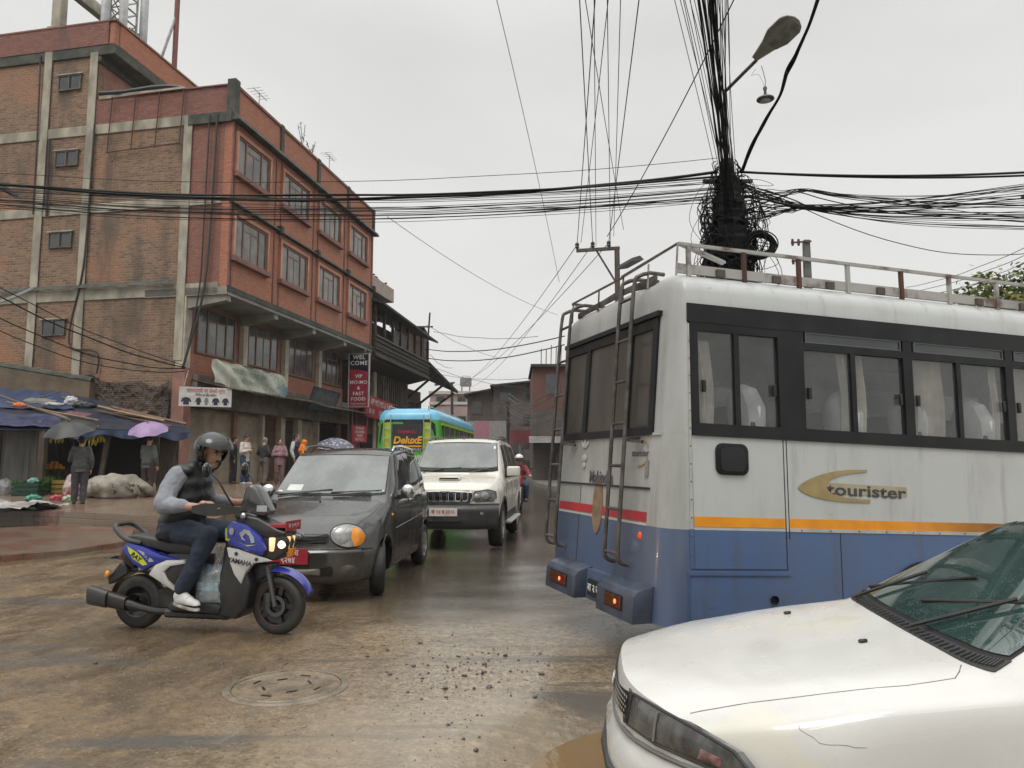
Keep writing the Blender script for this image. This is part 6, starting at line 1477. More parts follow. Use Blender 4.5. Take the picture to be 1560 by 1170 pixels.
for sg in (-1, 1):
 s = MB(); s.box(-.09, -.06, sg*.8-.2, sg*.8+.2, .75, .92); s.build('tail_lamp', LAMP, gb)
 s = MB(); s.box(.8, 10.2, sg*1.2-.012, sg*1.2+.012, 2.0, 2.8); sw = s.build('side_glass', M('coach_glass', (.02, .02, .024), .12), gb)
 for k in range(7): s = MB(); s.box(1.0+k*1.35, 1.06+k*1.35, sg*1.215-.012, sg*1.215+.012, 2.0, 2.8); s.build('window_post', GRN, sw)
 s = MB(); s.box(.5, 10.3, sg*1.2-.03, sg*1.2+.03, 2.82, 2.9); s.build('side_band', LIME, gb)
 for x in (2.6, 8.6): wheel(gb, (x, sg*1.05, .5), .5, .3, spokes=0, side=sg)
s = MB()
for y in (-.75, .75): s.cyl(V(.2, y, 3.52), V(10, y, 3.52), .02, n=6)
for k in range(9):
 for y in (-.75, .75): s.cyl(V(.2+k*1.2, y, 3.4), V(.2+k*1.2, y, 3.52), .02, n=5)
s.build('roof_rack', M('pale_green_tube', (.30, .42, .28), .4), gb)
SKIN = M('brown_skin', (.44, .255, .175), .55, col2=(.35, .195, .13), vscale=9); HAIR = M('black_hair', (.012, .011, .010), .5, bmp=.5, bscale=90)
def chain(mb, pts, rs, n=12):
 pts = [Vector(p) for p in pts]
 for (a, b, r0, r1) in zip(pts, pts[1:], rs, rs[1:]): mb.cap(a, b, r0, r1, n)
 return mb
def oloft(mb, secs, n=18, caps=True):
 """stack of ellipses: (centre, rx, ry[, tilt]) ; rx along local x, ry along local y"""
 R = []
 for c, rx, ry in secs: R.append([Vector(c)+V(rx*math.cos(2*math.pi*k/n), ry*math.sin(2*math.pi*k/n), 0) for k in range(n)])
 return mb.loft(R, caps)
def head_mb(mb, c, f, up=(0, 0, 1), s=1.):
 """head facing f at centre c"""
 f = Vector(f).normalized(); u = Vector(up); l = u.cross(f).normalized(); u = f.cross(l)
 R = Matrix((l, f, u)).transposed()
 T = lambda a, b, d: Vector(c)+(l*a+f*b+u*d)*s
 mb.ell(T(0, -.012, .035), .076*s, .096*s, .088*s, 18, R)      # skull
 mb.ell(T(0, .022, -.03), .060*s, .070*s, .078*s, 16, R)       # face and jaw
 mb.ell(T(0, .060, -.088), .028*s, .025*s, .022*s, 12, R)      # chin
 mb.cap(T(0, .085, .012), T(0, .108, -.026), .009*s, .015*s)   # nose
 for e in (1, -1):
  mb.ell(T(e*.078, -.01, -.005), .010*s, .020*s, .032*s, 10, R)   # ears
  mb.ell(T(e*.030, .078, .026), .024*s, .012*s, .008*s, 10, R)    # brows
  mb.ell(T(e*.013, .100, -.03), .009*s, .01*s, .007*s, 8, R)
 mb.ell(T(0, .086, -.060), .026*s, .012*s, .009*s, 10, R)      # lips
 return T, R
def face_bits(parent, T, R, s=1., moustache=True, white=None):
 for e in (1, -1):
  W_ = MB(); W_.ell(T(e*.030, .0845, .008), .013*s, .007*s, .0075*s, 10, R); W_ = W_.build('eye', M('eye_white', (.5, .48, .45), .3), parent)
  K = MB(); K.ell(T(e*.030, .0905, .008), .006*s, .004*s, .006*s, 8, R); K.build('pupil', HAIR, W_)
 B_ = MB()
 for e in (1, -1): B_.ell(T(e*.031, .090, .029), .021*s, .006*s, .005*s, 8, R)
 if moustache: B_.ell(T(.012, .101, -.047), .018*s, .008*s, .006*s, 8, R); B_.ell(T(-.012, .101, -.047), .018*s, .008*s, .006*s, 8, R)
 B_.build('facial_hair', HAIR, parent)
def hand_mb(mb, w, d, nrm, s=1., curl=.5, side=1):
 """relaxed hand at wrist w pointing along d, palm normal nrm; thumb on side"""
 d = Vector(d).normalized(); nrm = Vector(nrm); a = d.cross(nrm).normalized()*side; nrm = a.cross(d).normalized()*side; w = Vector(w)
 R = Matrix((a, d, nrm)).transposed()
 mb.ell(w+d*.045*s, .038*s, .052*s, .016*s, 12, R)
 for k, (o, L) in enumerate(((.030, .072), (.010, .082), (-.011, .076), (-.030, .058))):
  b = w+d*.085*s+a*o*s; m_ = b+(d*math.cos(curl)+nrm*math.sin(curl))*L*.5*s; t = m_+(d*math.cos(curl*2)+nrm*math.sin(curl*2))*L*.5*s
  chain(mb, [w+d*.04*s+a*o*.8*s, b, m_, t], [.011*s, .0105*s, .0095*s, .008*s], 8)
 b = w+d*.02*s+a*.034*s; m_ = b+(a*.75+d*.6+nrm*.3).normalized()*.035*s; t = m_+(a*.2+d*.9+nrm*.4).normalized()*.03*s
 chain(mb, [b, m_, t], [.013*s, .011*s, .009*s], 8)
def grip_mb(mb, w, g, s=1., side=1, br=.017):
 """hand closed round a bar lying along y through g; wrist w behind it"""
 g = Vector(g); w = Vector(w); R_ = br+.012
 mb.ell(g+V(-.034, 0, .022)*s, .034*s, .044*s, .018*s, 12); mb.cap(w, g+V(-.05, 0, .02), .027, .024)
 for k in range(4):
  y = (-.033+.022*k)*side; rr = (.0098, .0105, .0102, .0088)[k]
  P_ = [g+V(R_*math.cos(rad(a))*1.1, y, R_*math.sin(rad(a))*1.05) for a in ((150, 95, 40, -15, -70, -115) if k < 3 else (150, 95, 40, -15, -60))]
  chain(mb, P_, [rr*1.1]+[rr]*(len(P_)-1), 8)
 P_ = [g+V(-.045, side*.040, .008), g+V(-.015, side*.052, -.012), g+V(.016, side*.05, -.026)]; chain(mb, P_, [.013, .011, .009], 8)
SCX, SCY, SCR, SCS = -3.36, 6.86, rad(-10.5), 1.055
sc_ = thing('scooter', 'blue black and white motor scooter with lit headlight crossing the muddy road', 'scooter', (SCX, SCY, .0), SCR); sc_.scale = (SCS,)*3
SBLUE = paint('scooter_blue', (.022, .035, .30), (.018, .028, .24), .22, dirt=None, coat=.8, wet=.25); SWHT = paint('scooter_white', (.60, .60, .585), None, .28, dirt=(.25, .22, .18), coat=.5, wet=.2)
SBLK = M('scooter_black_plastic', (.020, .020, .021), .38, col2=(.035, .033, .03), vscale=5, rvar=.1); SGLOSS = M('scooter_gloss_black', (.012, .012, .013), .18, coat=.6); SYEL = M('scooter_yellow_decal', (.55, .60, .03), .4); SGREY = M('scooter_grey_decal', (.42, .43, .46), .35)
def slabp(poly, w0, w1=None, zc=None, tap=0., curve=0.):
 """side-view outline given thickness -w0..w0, narrowed by taper above zc"""
 s = MB(); pts = [(p.x, p.y) for p in crom([V(a, b, 0) for a, b in poly+[poly[0]]], 3)][:-1] if curve else poly
 s.prism(pts, lambda u, v: V(u, -w0, v), lambda u, v: V(u, w0 if w1 is None else w1, v)); return s
def sp(mb, name, mat, parent=None, **kw): return mb.build(name, mat, parent or sc_, **kw)
ZR = .225
wheel(sc_, (0, 0, ZR), ZR, .11, spokes=0, side=-1, rim=SGLOSS, rr=.58)
fw = wheel(sc_, (1.28, 0, .235), .235, .095, spokes=5, side=-1, rim=SGLOSS, rr=.70, steer=rad(-4))
s = MB()
R_ = Matrix.Translation((1.28, 0, .235)) @ Matrix.Rotation(rad(90), 4, 'X')
s.tube([R_ @ V(.157*math.cos(a), .157*math.sin(a), .046) for a in [2*math.pi*k/40 for k in range(40)]], .0016, 5, closed=True); sp(s, 'rim_stripe', M('red_rim_tape', (.20, .02, .02), .4), fw)
s = MB(); s.lathe([(.055, .0), (.085, .0), (.085, .004), (.055, .004), (.055, 0)], 30, Matrix.Translation((1.28, -.055, .235)) @ Matrix.Rotation(rad(90), 4, 'X')); s.box(1.20, 1.235, -.075, -.045, .27, .34); sp(s, 'brake_disc', M('brake_steel', (.10, .10, .10), .4, .6), fw)
for y in (-.068, .068):
 s = MB(); s.tube([V(1.28, y, .235), V(1.235, y, .42), V(1.20, y, .56)], [.018, .02, .022], 8); sp(s, 'fork', M('fork_grey', (.10, .10, .105), .4, .4))
s = MB()
def mg(a, b):
 an = rad(150-128*a); r = .285+.015*math.sin(a*math.pi)+.05*max(0, .25-a); hw = .075*(1-.35*abs(2*a-1)**3)
 t = 2*b-1; return V(1.285+r*1.06*math.cos(an), t*hw, .245+r*math.sin(an)-.03*abs(t)**3)
s.shell(mg, 22, 10, .006); sp(s, 'front_mudguard', SBLUE)
s = MB(); s.hexa([V(1.10, -.07, .42), V(1.24, -.07, .50), V(1.24, .07, .50), V(1.10, .07, .42), V(1.06, -.07, .56), V(1.25, -.07, .58), V(1.25, .07, .58), V(1.06, .07, .56)]); sp(s, 'fork_shroud', SBLK, bevel=.015, seg=2)
s = slabp([(.80, .16), (.98, .13), (1.07, .22), (1.10, .42), (1.02, .62), (.90, .74), (.86, .66), (.80, .42)], .155);
sp(s, 'apron', SBLK, bevel=.03, seg=3)
def flank(poly, y0, y1, name, mat, bev=.012, parent=None, both=True, curve=0):
 o = None
 for sg in (-1, 1):
  s = MB(); pts = poly if not curve else [(p.x, p.y) for p in crom([V(a, b, 0) for a, b in poly+[poly[0]]], curve)][:-1]
  s.prism(pts, lambda u, v: V(u, sg*y0, v), lambda u, v: V(u, sg*(y1-.25*max(0, u-1.0)), v)); o = sp(s, name, mat, parent, bevel=bev, seg=2) if o is None or both else o
 return o
flank([(.895, .715), (1.0, .70), (1.27, .605), (1.12, .585), (1.065, .52), (1.03, .42), (.97, .50), (.925, .60)], .10, .182, 'white_side_panel', SWHT)
flank([(.86, .83), (.93, .925), (1.03, .90), (1.17, .80), (1.22, .70), (1.19, .645), (1.05, .70), (.91, .735)], .10, .190, 'blue_side_panel', SBLUE)
s = slabp([(.90, .92), (1.0, .97), (1.12, .95), (1.30, .86), (1.385, .835), (1.36, .80), (1.20, .78), (1.0, .84)], .105); sp(s, 'nose_cover', SBLK, bevel=.025, seg=3)
s = slabp([(1.10, .80), (1.34, .83), (1.385, .76), (1.36, .66), (1.27, .60), (1.14, .62)], .095); sp(s, 'nose_shell', SBLK, bevel=.025, seg=3)
HLIT = M('scooter_lit_lamp', (.75, .6, .35), .15, emit=(1, .55, .2), estr=.7, coat=1, col2=(.9, .85, .7), vscale=22)
for sg in (-1, 1):
 s = MB(); s.hexa([V(1.24, sg*.112, .68), V(1.37, sg*.035, .66), V(1.345, sg*.03, .655), V(1.22, sg*.09, .68), V(1.235, sg*.118, .79), V(1.395, sg*.04, .80), V(1.37, sg*.03, .80), V(1.22, sg*.09, .79)]); hl = sp(s, 'headlight', HLIT, bevel=.008, seg=2)
 s = MB(); s.ell(V(1.335, sg*.085, .735), .035, .03, .034, 12); sp(s, 'bulb', M('bulb_glow', (1, .8, .5), .3, emit=(1, .72, .36), estr=2.5), hl)
 s = MB(); s.hexa([V(1.36, sg*.05, .62), V(1.40, sg*.02, .64), V(1.38, sg*.015, .64), V(1.34, sg*.03, .62), V(1.385, sg*.055, .70), V(1.405, sg*.02, .70), V(1.385, sg*.015, .70), V(1.36, sg*.04, .70)]); sp(s, 'turn_signal', ORANGE, bevel=.004)
sd_ = bpy.data.lights.new('headlamp_light', 'SPOT'); sd_.energy = 14; sd_.spot_size = rad(75); sd_.color = (1, .72, .4); sd_.shadow_soft_size = .03
so_ = bpy.data.objects.new('headlamp_light', sd_); COL.objects.link(so_); so_.parent = sc_; so_.location = (1.43, 0, .73); so_.rotation_euler = (0, rad(-72), 0)
s = MB(); s.hexa([V(1.17, -.10, .872), V(1.375, -.10, .868), V(1.375, .10, .868), V(1.17, .10, .872), V(1.17, -.10, .892), V(1.385, -.10, .905), V(1.385, .10, .905), V(1.17, .10, .892)]); pt = sp(s, 'number_plate', PLATER, bevel=.004)
s = MB(); s.box(1.384, 1.39, -.13, .13, .845, .925); sp(s, 'plate_face', PLATER, pt)
text('lettering', 'बा १०९ प', .05, PLW, frame(V(1.392, 0, .885), V(0, 1, 0), V(0, 0, 1)), pt, depth=.002)
def decal(poly, y, name, mat, both=False):
 s = MB(); s.prism(poly, lambda u, v: V(u, -y-.25*0, v), lambda u, v: V(u, -y+.004, v)); return sp(s, name, mat, smooth=0)
def ydec(u): return .190-.25*max(0, u-1.0)
def decalf(poly, name, mat, y0=None, off=.0015):
 s = MB(); f = (lambda u: ydec(u)) if y0 is None else (lambda u: y0)
 s.prism(poly, lambda u, v: V(u, -f(u)-off, v), lambda u, v: V(u, -f(u)+.003, v)); return sp(s, name, mat, smooth=0)
decalf([(.885, .87), (.90, .865), (.905, .79), (1.06, .735), (1.14, .735), (1.08, .725), (.89, .772)], 'yellow_decal', SYEL)
decalf([(1.01, .83), (1.045, .862), (1.085, .85), (1.12, .80), (1.13, .755), (1.105, .75), (1.085, .81), (1.055, .83), (1.035, .80), (1.06, .77), (1.03, .78)], 'grey_decal', SGREY)
decalf([(.94+.022*math.cos(a), .845+.03*math.sin(a)) for a in [2*math.pi*k/14 for k in range(14)]], 'round_decal', SGREY)
tx = text('lettering', 'YAMAHA', .052, M('decal_black', (.02, .02, .022), .4), frame(V(1.02, -.186, .60), V(1, 0, -.18), V(.18, 0, 1)), sc_, depth=.004, bold=.001)
s = MB()
for u, v in ((.985, .665), (1.145, .618)): s.lathe([(0, .004), (.014, .004), (.016, 0)], 12, Matrix.Translation((u, -.183+.25*max(0, u-1), v)) @ Matrix.Rotation(rad(90), 4, 'X'))
sp(s, 'screw_cap', SBLK)
s = slabp([(.36, .19), (.84, .17), (.86, .24), (.80, .26), (.40, .27)], .17); sp(s, 'floorboard', SBLK, bevel=.02, seg=2)
s = slabp([(.30, .12), (.90, .12), (.86, .18), (.30, .19)], .13); sp(s, 'underbody', SBLK, bevel=.02)
s = slabp([(.42, .27), (.50, .27), (.56, .58), (.50, .68), (.30, .64), (.26, .50)], .115); sp(s, 'seat_base', SBLK, bevel=.025, seg=2)
flank([(.30, .47), (.40, .56), (.60, .63), (.62, .57), (.55, .45), (.50, .36), (.40, .40)], .10, .150, 'lower_cover', SBLK)
flank([(-.10, .68), (-.03, .735), (.10, .70), (.28, .635), (.46, .60), (.30, .585), (.20, .545), (.12, .50), (.02, .56)], .08, .155, 'blue_tail_panel', SBLUE)
flank([(.18, .475), (.24, .555), (.34, .595), (.50, .60), (.52, .57), (.38, .545), (.32, .50), (.36, .43), (.47, .345), (.44, .335), (.32, .40)], .09, .168, 'white_sweep', SWHT)
def dt(poly, mat, name): return decalf(poly, name, mat, .155)
dt([(-.035, .70), (.05, .655), (.12, .60), (.16, .555), (.12, .545), (.02, .60), (-.02, .655)], SYEL, 'yellow_decal')
dt([(.06, .675), (.12, .655), (.20, .60), (.22, .58), (.17, .575), (.12, .625)], SGREY, 'grey_decal')
text('lettering', 'RAY', .055, SBLK, frame(V(.05, -.1585, .615), V(.8, 0, -.5), V(.3, 0, 1)), sc_, depth=.003, shear=.2, bold=.002)
text('lettering', 'ZR', .055, SBLUE, frame(V(.145, -.1585, .618), V(.8, 0, -.45), V(.3, 0, 1)), sc_, depth=.003, shear=.2, bold=.002)
s = slabp([(-.09, .775), (.0, .80), (.18, .775), (.34, .745), (.52, .755), (.60, .70), (.56, .64), (.34, .65), (.10, .70), (-.06, .735)], .135); sp(s, 'seat', M('seat_vinyl', (.024, .024, .025), .45, col2=(.04, .04, .04), vscale=5), bevel=.035, seg=3)
s = MB(); s.tube(crom([V(.08, -.135, .73), V(-.06, -.15, .76), V(-.17, -.135, .84), V(-.21, -.08, .87), V(-.215, 0, .872), V(-.21, .08, .87), V(-.17, .135, .84), V(-.06, .15, .76), V(.08, .135, .73)], 6), .02, 8); sp(s, 'grab_rail', M('dark_alloy', (.06, .06, .062), .35, .5))
s = slabp([(-.14, .66), (-.02, .70), (.04, .60), (-.02, .50), (-.12, .56)], .10); sp(s, 'tail_cowl', SBLK, bevel=.02, seg=2)
s = MB(); s.box(-.165, -.135, -.075, .075, .585, .65); sp(s, 'tail_lamp', LAMP, bevel=.01, seg=2)
s = slabp([(-.10, .54), (-.16, .56), (-.28, .42), (-.27, .36), (-.22, .38), (-.08, .46)], .075); sp(s, 'rear_mudguard', SBLK, bevel=.012)
s = MB(); s.box(-.30, -.23, -.1, .1, .585, .60); s.bar(V(-.13, 0, .57), V(-.27, 0, .592), .03, .03); sp(s, 'plate_bracket', STEEL)
s = MB(); s.ell(V(-.255, -.10, .455), .022, .022, .034, 10); sp(s, 'rear_indicator', ORANGE)
s = MB()
s.shell(lambda a, b: V((.255)*math.cos(rad(175-120*a)), (2*b-1)*.06, .225+.255*math.sin(rad(175-120*a))), 14, 4, .006); sp(s, 'hugger', SBLK)
s = MB(); s.hexa([V(-.02, -.02, .17), V(.36, -.06, .18), V(.36, .12, .18), V(-.02, .14, .17), V(-.02, -.02, .30), V(.36, -.06, .36), V(.36, .12, .36), V(-.02, .14, .30)]); s.lathe([(0, 0), (.06, 0), (.075, .03), (.075, .08)], 20, Matrix.Translation((.02, -.03, .225)) @ Matrix.Rotation(rad(90), 4, 'X')); sp(s, 'engine', M('engine_grey', (.06, .058, .055), .55, .3, col2=(.03, .03, .028), vscale=9), bevel=.015)
s = MB()
def ex(a, b):
 x = -.36+.36*a; z = .295-.065*a-.0*b; hw = .042+.006*math.sin(a*3); hh = .074-.018*a; t = 2*math.pi*b; e = 3.
 c, sn = math.cos(t), math.sin(t); return V(x, -.165+hw*math.copysign(abs(c)**(2/e), c), z+hh*math.copysign(abs(sn)**(2/e), sn))
R2 = [[ex(i/10, k/24) for k in range(24)] for i in range(11)]; s.loft(R2); sp(s, 'muffler', M('muffler_black', (.014, .0135, .013), .45, col2=(.028, .025, .022), vscale=6))
s = MB(); s.shell(lambda a, b: ex(.05+.5*a, .30+.38*b)+V(0, -.010, .004), 10, 8, .008); sp(s, 'heat_shield', M('heat_shield_grey', (.035, .034, .033), .4), None)
s = MB(); s.tube(crom([V(-.02, -.165, .235), V(.12, -.15, .20), V(.26, -.12, .17), V(.40, -.04, .17)], 5), [.035]*4+[.028]*12, 10); sp(s, 'exhaust_pipe', M('muffler_black', (.03, .03, .03), .4))
s = slabp([(.88, .98), (1.02, 1.0), (1.12, .965), (1.06, .92), (.92, .92)], .09); sp(s, 'handle_cover', SBLK, bevel=.025, seg=3)
s = slabp([(.93, 1.0), (.99, 1.20), (1.03, 1.23), (1.09, 1.17), (1.20, .985), (1.16, .955), (1.04, .97)], .085); sp(s, 'fly_screen', M('smoke_screen', (.05, .05, .05), .12, coat=.8), bevel=.03, seg=3)
s = MB(); s.box(1.10, 1.19, -.088, -.083, 1.0, 1.05); sp(s, 'screen_badge', SGREY)
for sg in (-1, 1):
 s = MB(); s.tube([V(.98, sg*.08, 1.0), V(.90, sg*.20, 1.04), V(.83, sg*.30, 1.055), V(.79, sg*.38, 1.06)], .014, 8); hbx = sp(s, 'handlebar', SBLK)
 s = MB(); s.tube([V(.86, sg*.255, 1.05), V(.785, sg*.385, 1.06)], .019, 10); sp(s, 'grip', RUB, hbx)
 s = MB(); s.tube([V(.96, sg*.20, 1.03), V(.95, sg*.30, 1.035), V(.92, sg*.37, 1.04)], .007, 6); sp(s, 'lever', M('lever_alloy', (.3, .3, .3), .3, .7), hbx)
 s = MB(); s.shell(lambda a, b: V(.71+.36*a, sg*(.40-.12*a*a), 1.035-.012*a+(b-.5)*(.05+.05*math.sin(math.pi*min(1,a*1.1)))), 8, 4, .012); sp(s, 'hand_guard', SBLK, hbx)
 s = MB(); s.tube(crom([V(.95, sg*.16, 1.02), V(.90, sg*.24, 1.16), V(.86, sg*.27, 1.25), V(.80, sg*.28, 1.31)], 5), .008, 6); mm = sp(s, 'mirror', SBLK)
 s = MB(); s.ell(V(.76, sg*.29, 1.345), .028, .055, .062, 16); sp(s, 'mirror_head', SGLOSS, mm)
s = MB(); s.ell(V(1.0, -.12, .965), .03, .03, .03, 10); sp(s, 'switch_gear', CHROME)
bag = thing('bottle_bag', 'clear plastic bag of water bottles standing on the scooter floorboard', 'bag of bottles', (SCX, SCY, 0), SCR); bag.scale = (SCS,)*3
PETG = Mglass('pet_bottle', (.72, .86, .92), .08, .72, (.22, .36, .44)); FILM = Mglass('clear_plastic_film', (.92, .95, .96), .14, .84, (.42, .44, .45), streak=.22)
for i, (x, y) in enumerate(((.64, -.11), (.72, -.12), (.80, -.11), (.64, -.02), (.73, -.02), (.82, -.02), (.68, .07), (.78, .07))):
 s = MB(); s.lathe([(0, 0), (.034, 0), (.038, .01), (.038, .06), (.035, .065), (.038, .07), (.038, .17), (.03, .205), (.014, .23), (.014, .25), (0, .25)], 14, Matrix.Translation((x, y, .272))); bo = sp(s, 'bottle', PETG, bag)
 s = MB(); s.lathe([(0, .275), (.017, .275), (.017, .248), (0, .248)], 12, Matrix.Translation((x, y, .272))); sp(s, 'cap', M('blue_cap', (.05, .25, .5), .4), bo)
 s = MB(); s.lathe([(.0388, .09), (.0388, .15)], 14, Matrix.Translation((x, y, .272))); sp(s, 'wrapper', M('bottle_wrapper', (.10, .35, .55), .35, col2=(.5, .6, .65), vscale=20), bo, fix=False)
s = MB()
def bagf(a, b):
 t = 2*math.pi*a; z = .268+.30*b; k = (1-.12*b-.55*max(0, b-.8)*4*.5)
 n_ = .014*noise.noise(V(math.cos(t)*3, math.sin(t)*3, b*6)); return V(.73+(.155+n_)*k*math.copysign(abs(math.cos(t))**.7, math.cos(t)), -.02+(.16+n_)*k*math.copysign(abs(math.sin(t))**.7, math.sin(t)), z)
s.grid(bagf, 40, 16); sp(s, 'film', FILM, bag)
s = MB(); s.tube(crom([V(.73, -.06, .55), V(.72, -.03, .63), V(.715, 0, .70), V(.72, .02, .63), V(.74, .04, .55)], 5), [.03-.012*min(1, abs(i-10)/4) if False else .016 for i in range(21)], 8); sp(s, 'knot', FILM, bag)
rd = thing('person', 'rider in black helmet and vest over grey sweatshirt, jeans and white shoes on the scooter', 'person', (SCX, SCY, 0), SCR); rd.scale = (SCS,)*3
hc = V(.615, 0, 1.495); hf = V(.88, -.30, -.32).normalized()
b = MB(); T_, R_h = head_mb(b, hc, hf, (0, 0, 1), 1.08)
chain(b, [(.44, 0, 1.30), (.52, 0, 1.39), (.58, 0, 1.45)], [.07, .058, .056])
oloft(b, [((.35, 0, .80), .10, .15), ((.35, 0, .95), .10, .145), ((.39, 0, 1.12), .105, .155), ((.42, 0, 1.27), .10, .165), ((.44, 0, 1.34), .07, .12)])
for sg in (-1, 1):
 e = V(.41, sg*.315, 1.065); w = V(.715, sg*.315, 1.045); g = V(.815, sg*.335, 1.058)
 chain(b, [(.42, sg*.17, 1.30), e, w], [.055, .046, .030]); grip_mb(b, w, g, 1., -sg)
 k_ = V(.735, sg*.20, .80) if sg < 0 else V(.80, .17, .80); an = V(.535, -.215, .345) if sg < 0 else V(.66, .17, .345)
 chain(b, [(.36, sg*.095, .83), k_, an], [.088, .06, .042])
 chain(b, [an, an+V(.03, 0, -.06), an+V(.14, sg*.01, -.075)], [.04, .035, .028])
body = b.blob('body', SKIN, rd, .0075, 3)
face_bits(rd, T_, R_h, 1.08)
SWEAT = M('grey_sweatshirt', (.27, .28, .31), .9, col2=(.20, .21, .235), vscale=5, bmp=.3, bscale=120); VEST = M('black_puffer_vest', (.008, .0085, .010), .5, col2=(.014, .015, .017), vscale=6); JEAN = M('dark_blue_jeans', (.024, .036, .062), .85, col2=(.014, .020, .036), vscale=6, bmp=.3, bscale=150)
b = MB()
for sg in (-1, 1):
 e = V(.405, sg*.325, 1.06)
 chain(b, [(.42, sg*.17, 1.30), (.40, sg*.255, 1.19), e, (.50, sg*.32, 1.055), (.565, sg*.318, 1.052)], [.082, .080, .074, .064, .056]); chain(b, [(.555, sg*.318, 1.052), (.59, sg*.318, 1.05)], [.050, .048])
oloft(b, [((.38, 0, 1.02), .10, .15), ((.385, 0, 1.08), .112, .16), ((.42, 0, 1.28), .105, .17), ((.445, 0, 1.36), .07, .11)])
b.blob('sweatshirt', SWEAT, rd, .010, 3, wr=.009, wscale=13)
b = MB(); oloft(b, [((.355, 0, .765), .178, .21), ((.36, 0, .84), .178, .215), ((.38, 0, .98), .172, .21), ((.405, 0, 1.12), .172, .205), ((.42, 0, 1.24), .160, .20), ((.435, 0, 1.33), .125, .175), ((.465, 0, 1.39), .085, .105), ((.50, 0, 1.43), .080, .085)], 24)
for sg in (-1, 1): b.ell(V(.43, sg*.15, 1.33), .115, .055, .062, 12)
ve = b.blob('vest', VEST, rd, .010, 3, wr=.010, wscale=10)
for vv in ve.data.vertices:   # quilted ridges of the padding
 p = vv.co; vv.co = p+vv.normal*(.0055*math.sin((p.z-.2*p.x)*52))
b = MB()
for sg in (-1, 1):
 k_ = V(.735, sg*.20, .80) if sg < 0 else V(.80, .17, .80); an = V(.535, -.215, .345) if sg < 0 else V(.66, .17, .345)
 chain(b, [(.34, sg*.10, .85), V(.36, sg*.10, .83).lerp(k_, .55), k_, k_.lerp(an, .5), an+V(.0, 0, .03)], [.115, .100, .084, .072, .064])
b.ell(V(.31, 0, .85), .14, .185, .10, 16)
b.blob('jeans', JEAN, rd, .010, 3, wr=.011, wscale=11)
SHOE = M('white_trainer', (.58, .57, .55), .55, col2=(.46, .45, .43), vscale=12)
for sg in (-1, 1):
 an = V(.535, -.215, .345) if sg < 0 else V(.66, .17, .345)
 b = MB(); d = V(.90, -.28 if sg < 0 else .1, -.10).normalized(); q = V(-d.y, d.x, 0).normalized()
 h0 = an+V(-.02, 0, -.055)
 chain(b, [an+V(0, 0, .0), h0+V(0, 0, .03)], [.052, .052]); chain(b, [h0, h0+d*.07+V(0, 0, .015), h0+d*.13, h0+d*.20+V(0, 0, -.008)], [.046, .05, .043, .036])
 sh = b.blob('shoe', SHOE, rd, .009, 4)
 for vv in sh.data.vertices:
  if vv.co.z < h0.z-.028: vv.co.z = h0.z-.028
 s = MB(); ol = [h0-d*.05+q*.028, h0+d*.05+q*.042, h0+d*.16+q*.042, h0+d*.225+q*.022, h0+d*.235, h0+d*.225-q*.022, h0+d*.16-q*.042, h0+d*.05-q*.040, h0-d*.05-q*.028]
 s.prism([(i, 0) for i in range(len(ol))], lambda i, _: ol[int(i)]+V(0, 0, -.026), lambda i, _: ol[int(i)]+V(0, 0, -.052)); s.build('sole', M('shoe_sole', (.40, .39, .37), .6, col2=(.2, .17, .14), vscale=12), sh, bevel=.006)
 s = MB()
 for k in range(3): c = h0+d*(.06+.03*k)+V(0, 0, .058-.006*k); s.tube([c-q*.032-V(0, 0, .010), c+V(0, 0, .004), c+q*.032-V(0, 0, .010)], .004, 5)
 s.build('laces', M('grey_lace', (.3, .3, .3), .7), sh)
HELM = M('helmet_black', (.010, .010, .011), .22, coat=.3)
Th = lambda a, b_, d: T_(a, b_, d)
s = MB(); s.ell(Th(0, -.012, .022), .140, .162, .150, 40, R_h); ho = s.build('helmet', HELM, rd)
c1 = MB(); c1.ell(Th(0, -.008, .012), .122, .142, .130, 28, R_h); cu1 = c1.build('cut', VOID)
c2 = MB(); c2.hexa([Th(-.2, .055, -.25), Th(.2, .055, -.25), Th(.2, .3, -.25), Th(-.2, .3, -.25), Th(-.2, .035, .06), Th(.2, .035, .06), Th(.2, .3, .06), Th(-.2, .3, .06)]); cu2 = c2.build('cut', VOID, smooth=0)
c3 = MB(); c3.hexa([Th(-.2, -.3, -.30), Th(.2, -.3, -.30), Th(.2, .3, -.30), Th(-.2, .3, -.30), Th(-.2, -.3, -.088), Th(.2, -.3, -.088), Th(.2, .3, -.13), Th(-.2, .3, -.13)]); cu3 = c3.build('cut', VOID, smooth=0)
for c in (cu1, cu2, cu3): c.parent = rd
bpy.context.view_layer.update(); boolean(ho, [cu1, cu2, cu3])
s = MB()
def vis(a, b_):
 az = rad(-88+176*a); el = rad(15+30*b_); r = 1.0+.07*(1-b_)
 return Th(.142*r*math.sin(az)*math.cos(el), -.012+.168*r*math.cos(az)*math.cos(el), .022+.152*r*math.sin(el))
s.shell(vis, 26, 8, -.004); s.build('visor', M('smoked_visor', (.025, .025, .026), .14, col2=(.05, .05, .052), vscale=6), ho)
s = MB()
for e in (1, -1): s.lathe([(0, .012), (.02, .01), (.026, 0)], 14, Matrix.Translation(Th(e*.140, .0, .03)) @ R_h.to_4x4() @ Matrix.Rotation(rad(90*e), 4, 'Y'));
s.build('visor_pivot', SBLK, ho)
s = MB(); s.tube([Th(.095, .02, -.09), Th(.06, .035, -.125), Th(0, .05, -.135), Th(-.06, .035, -.125), Th(-.095, .02, -.09)], .009, 6); s.build('chin_strap', RUB, ho)
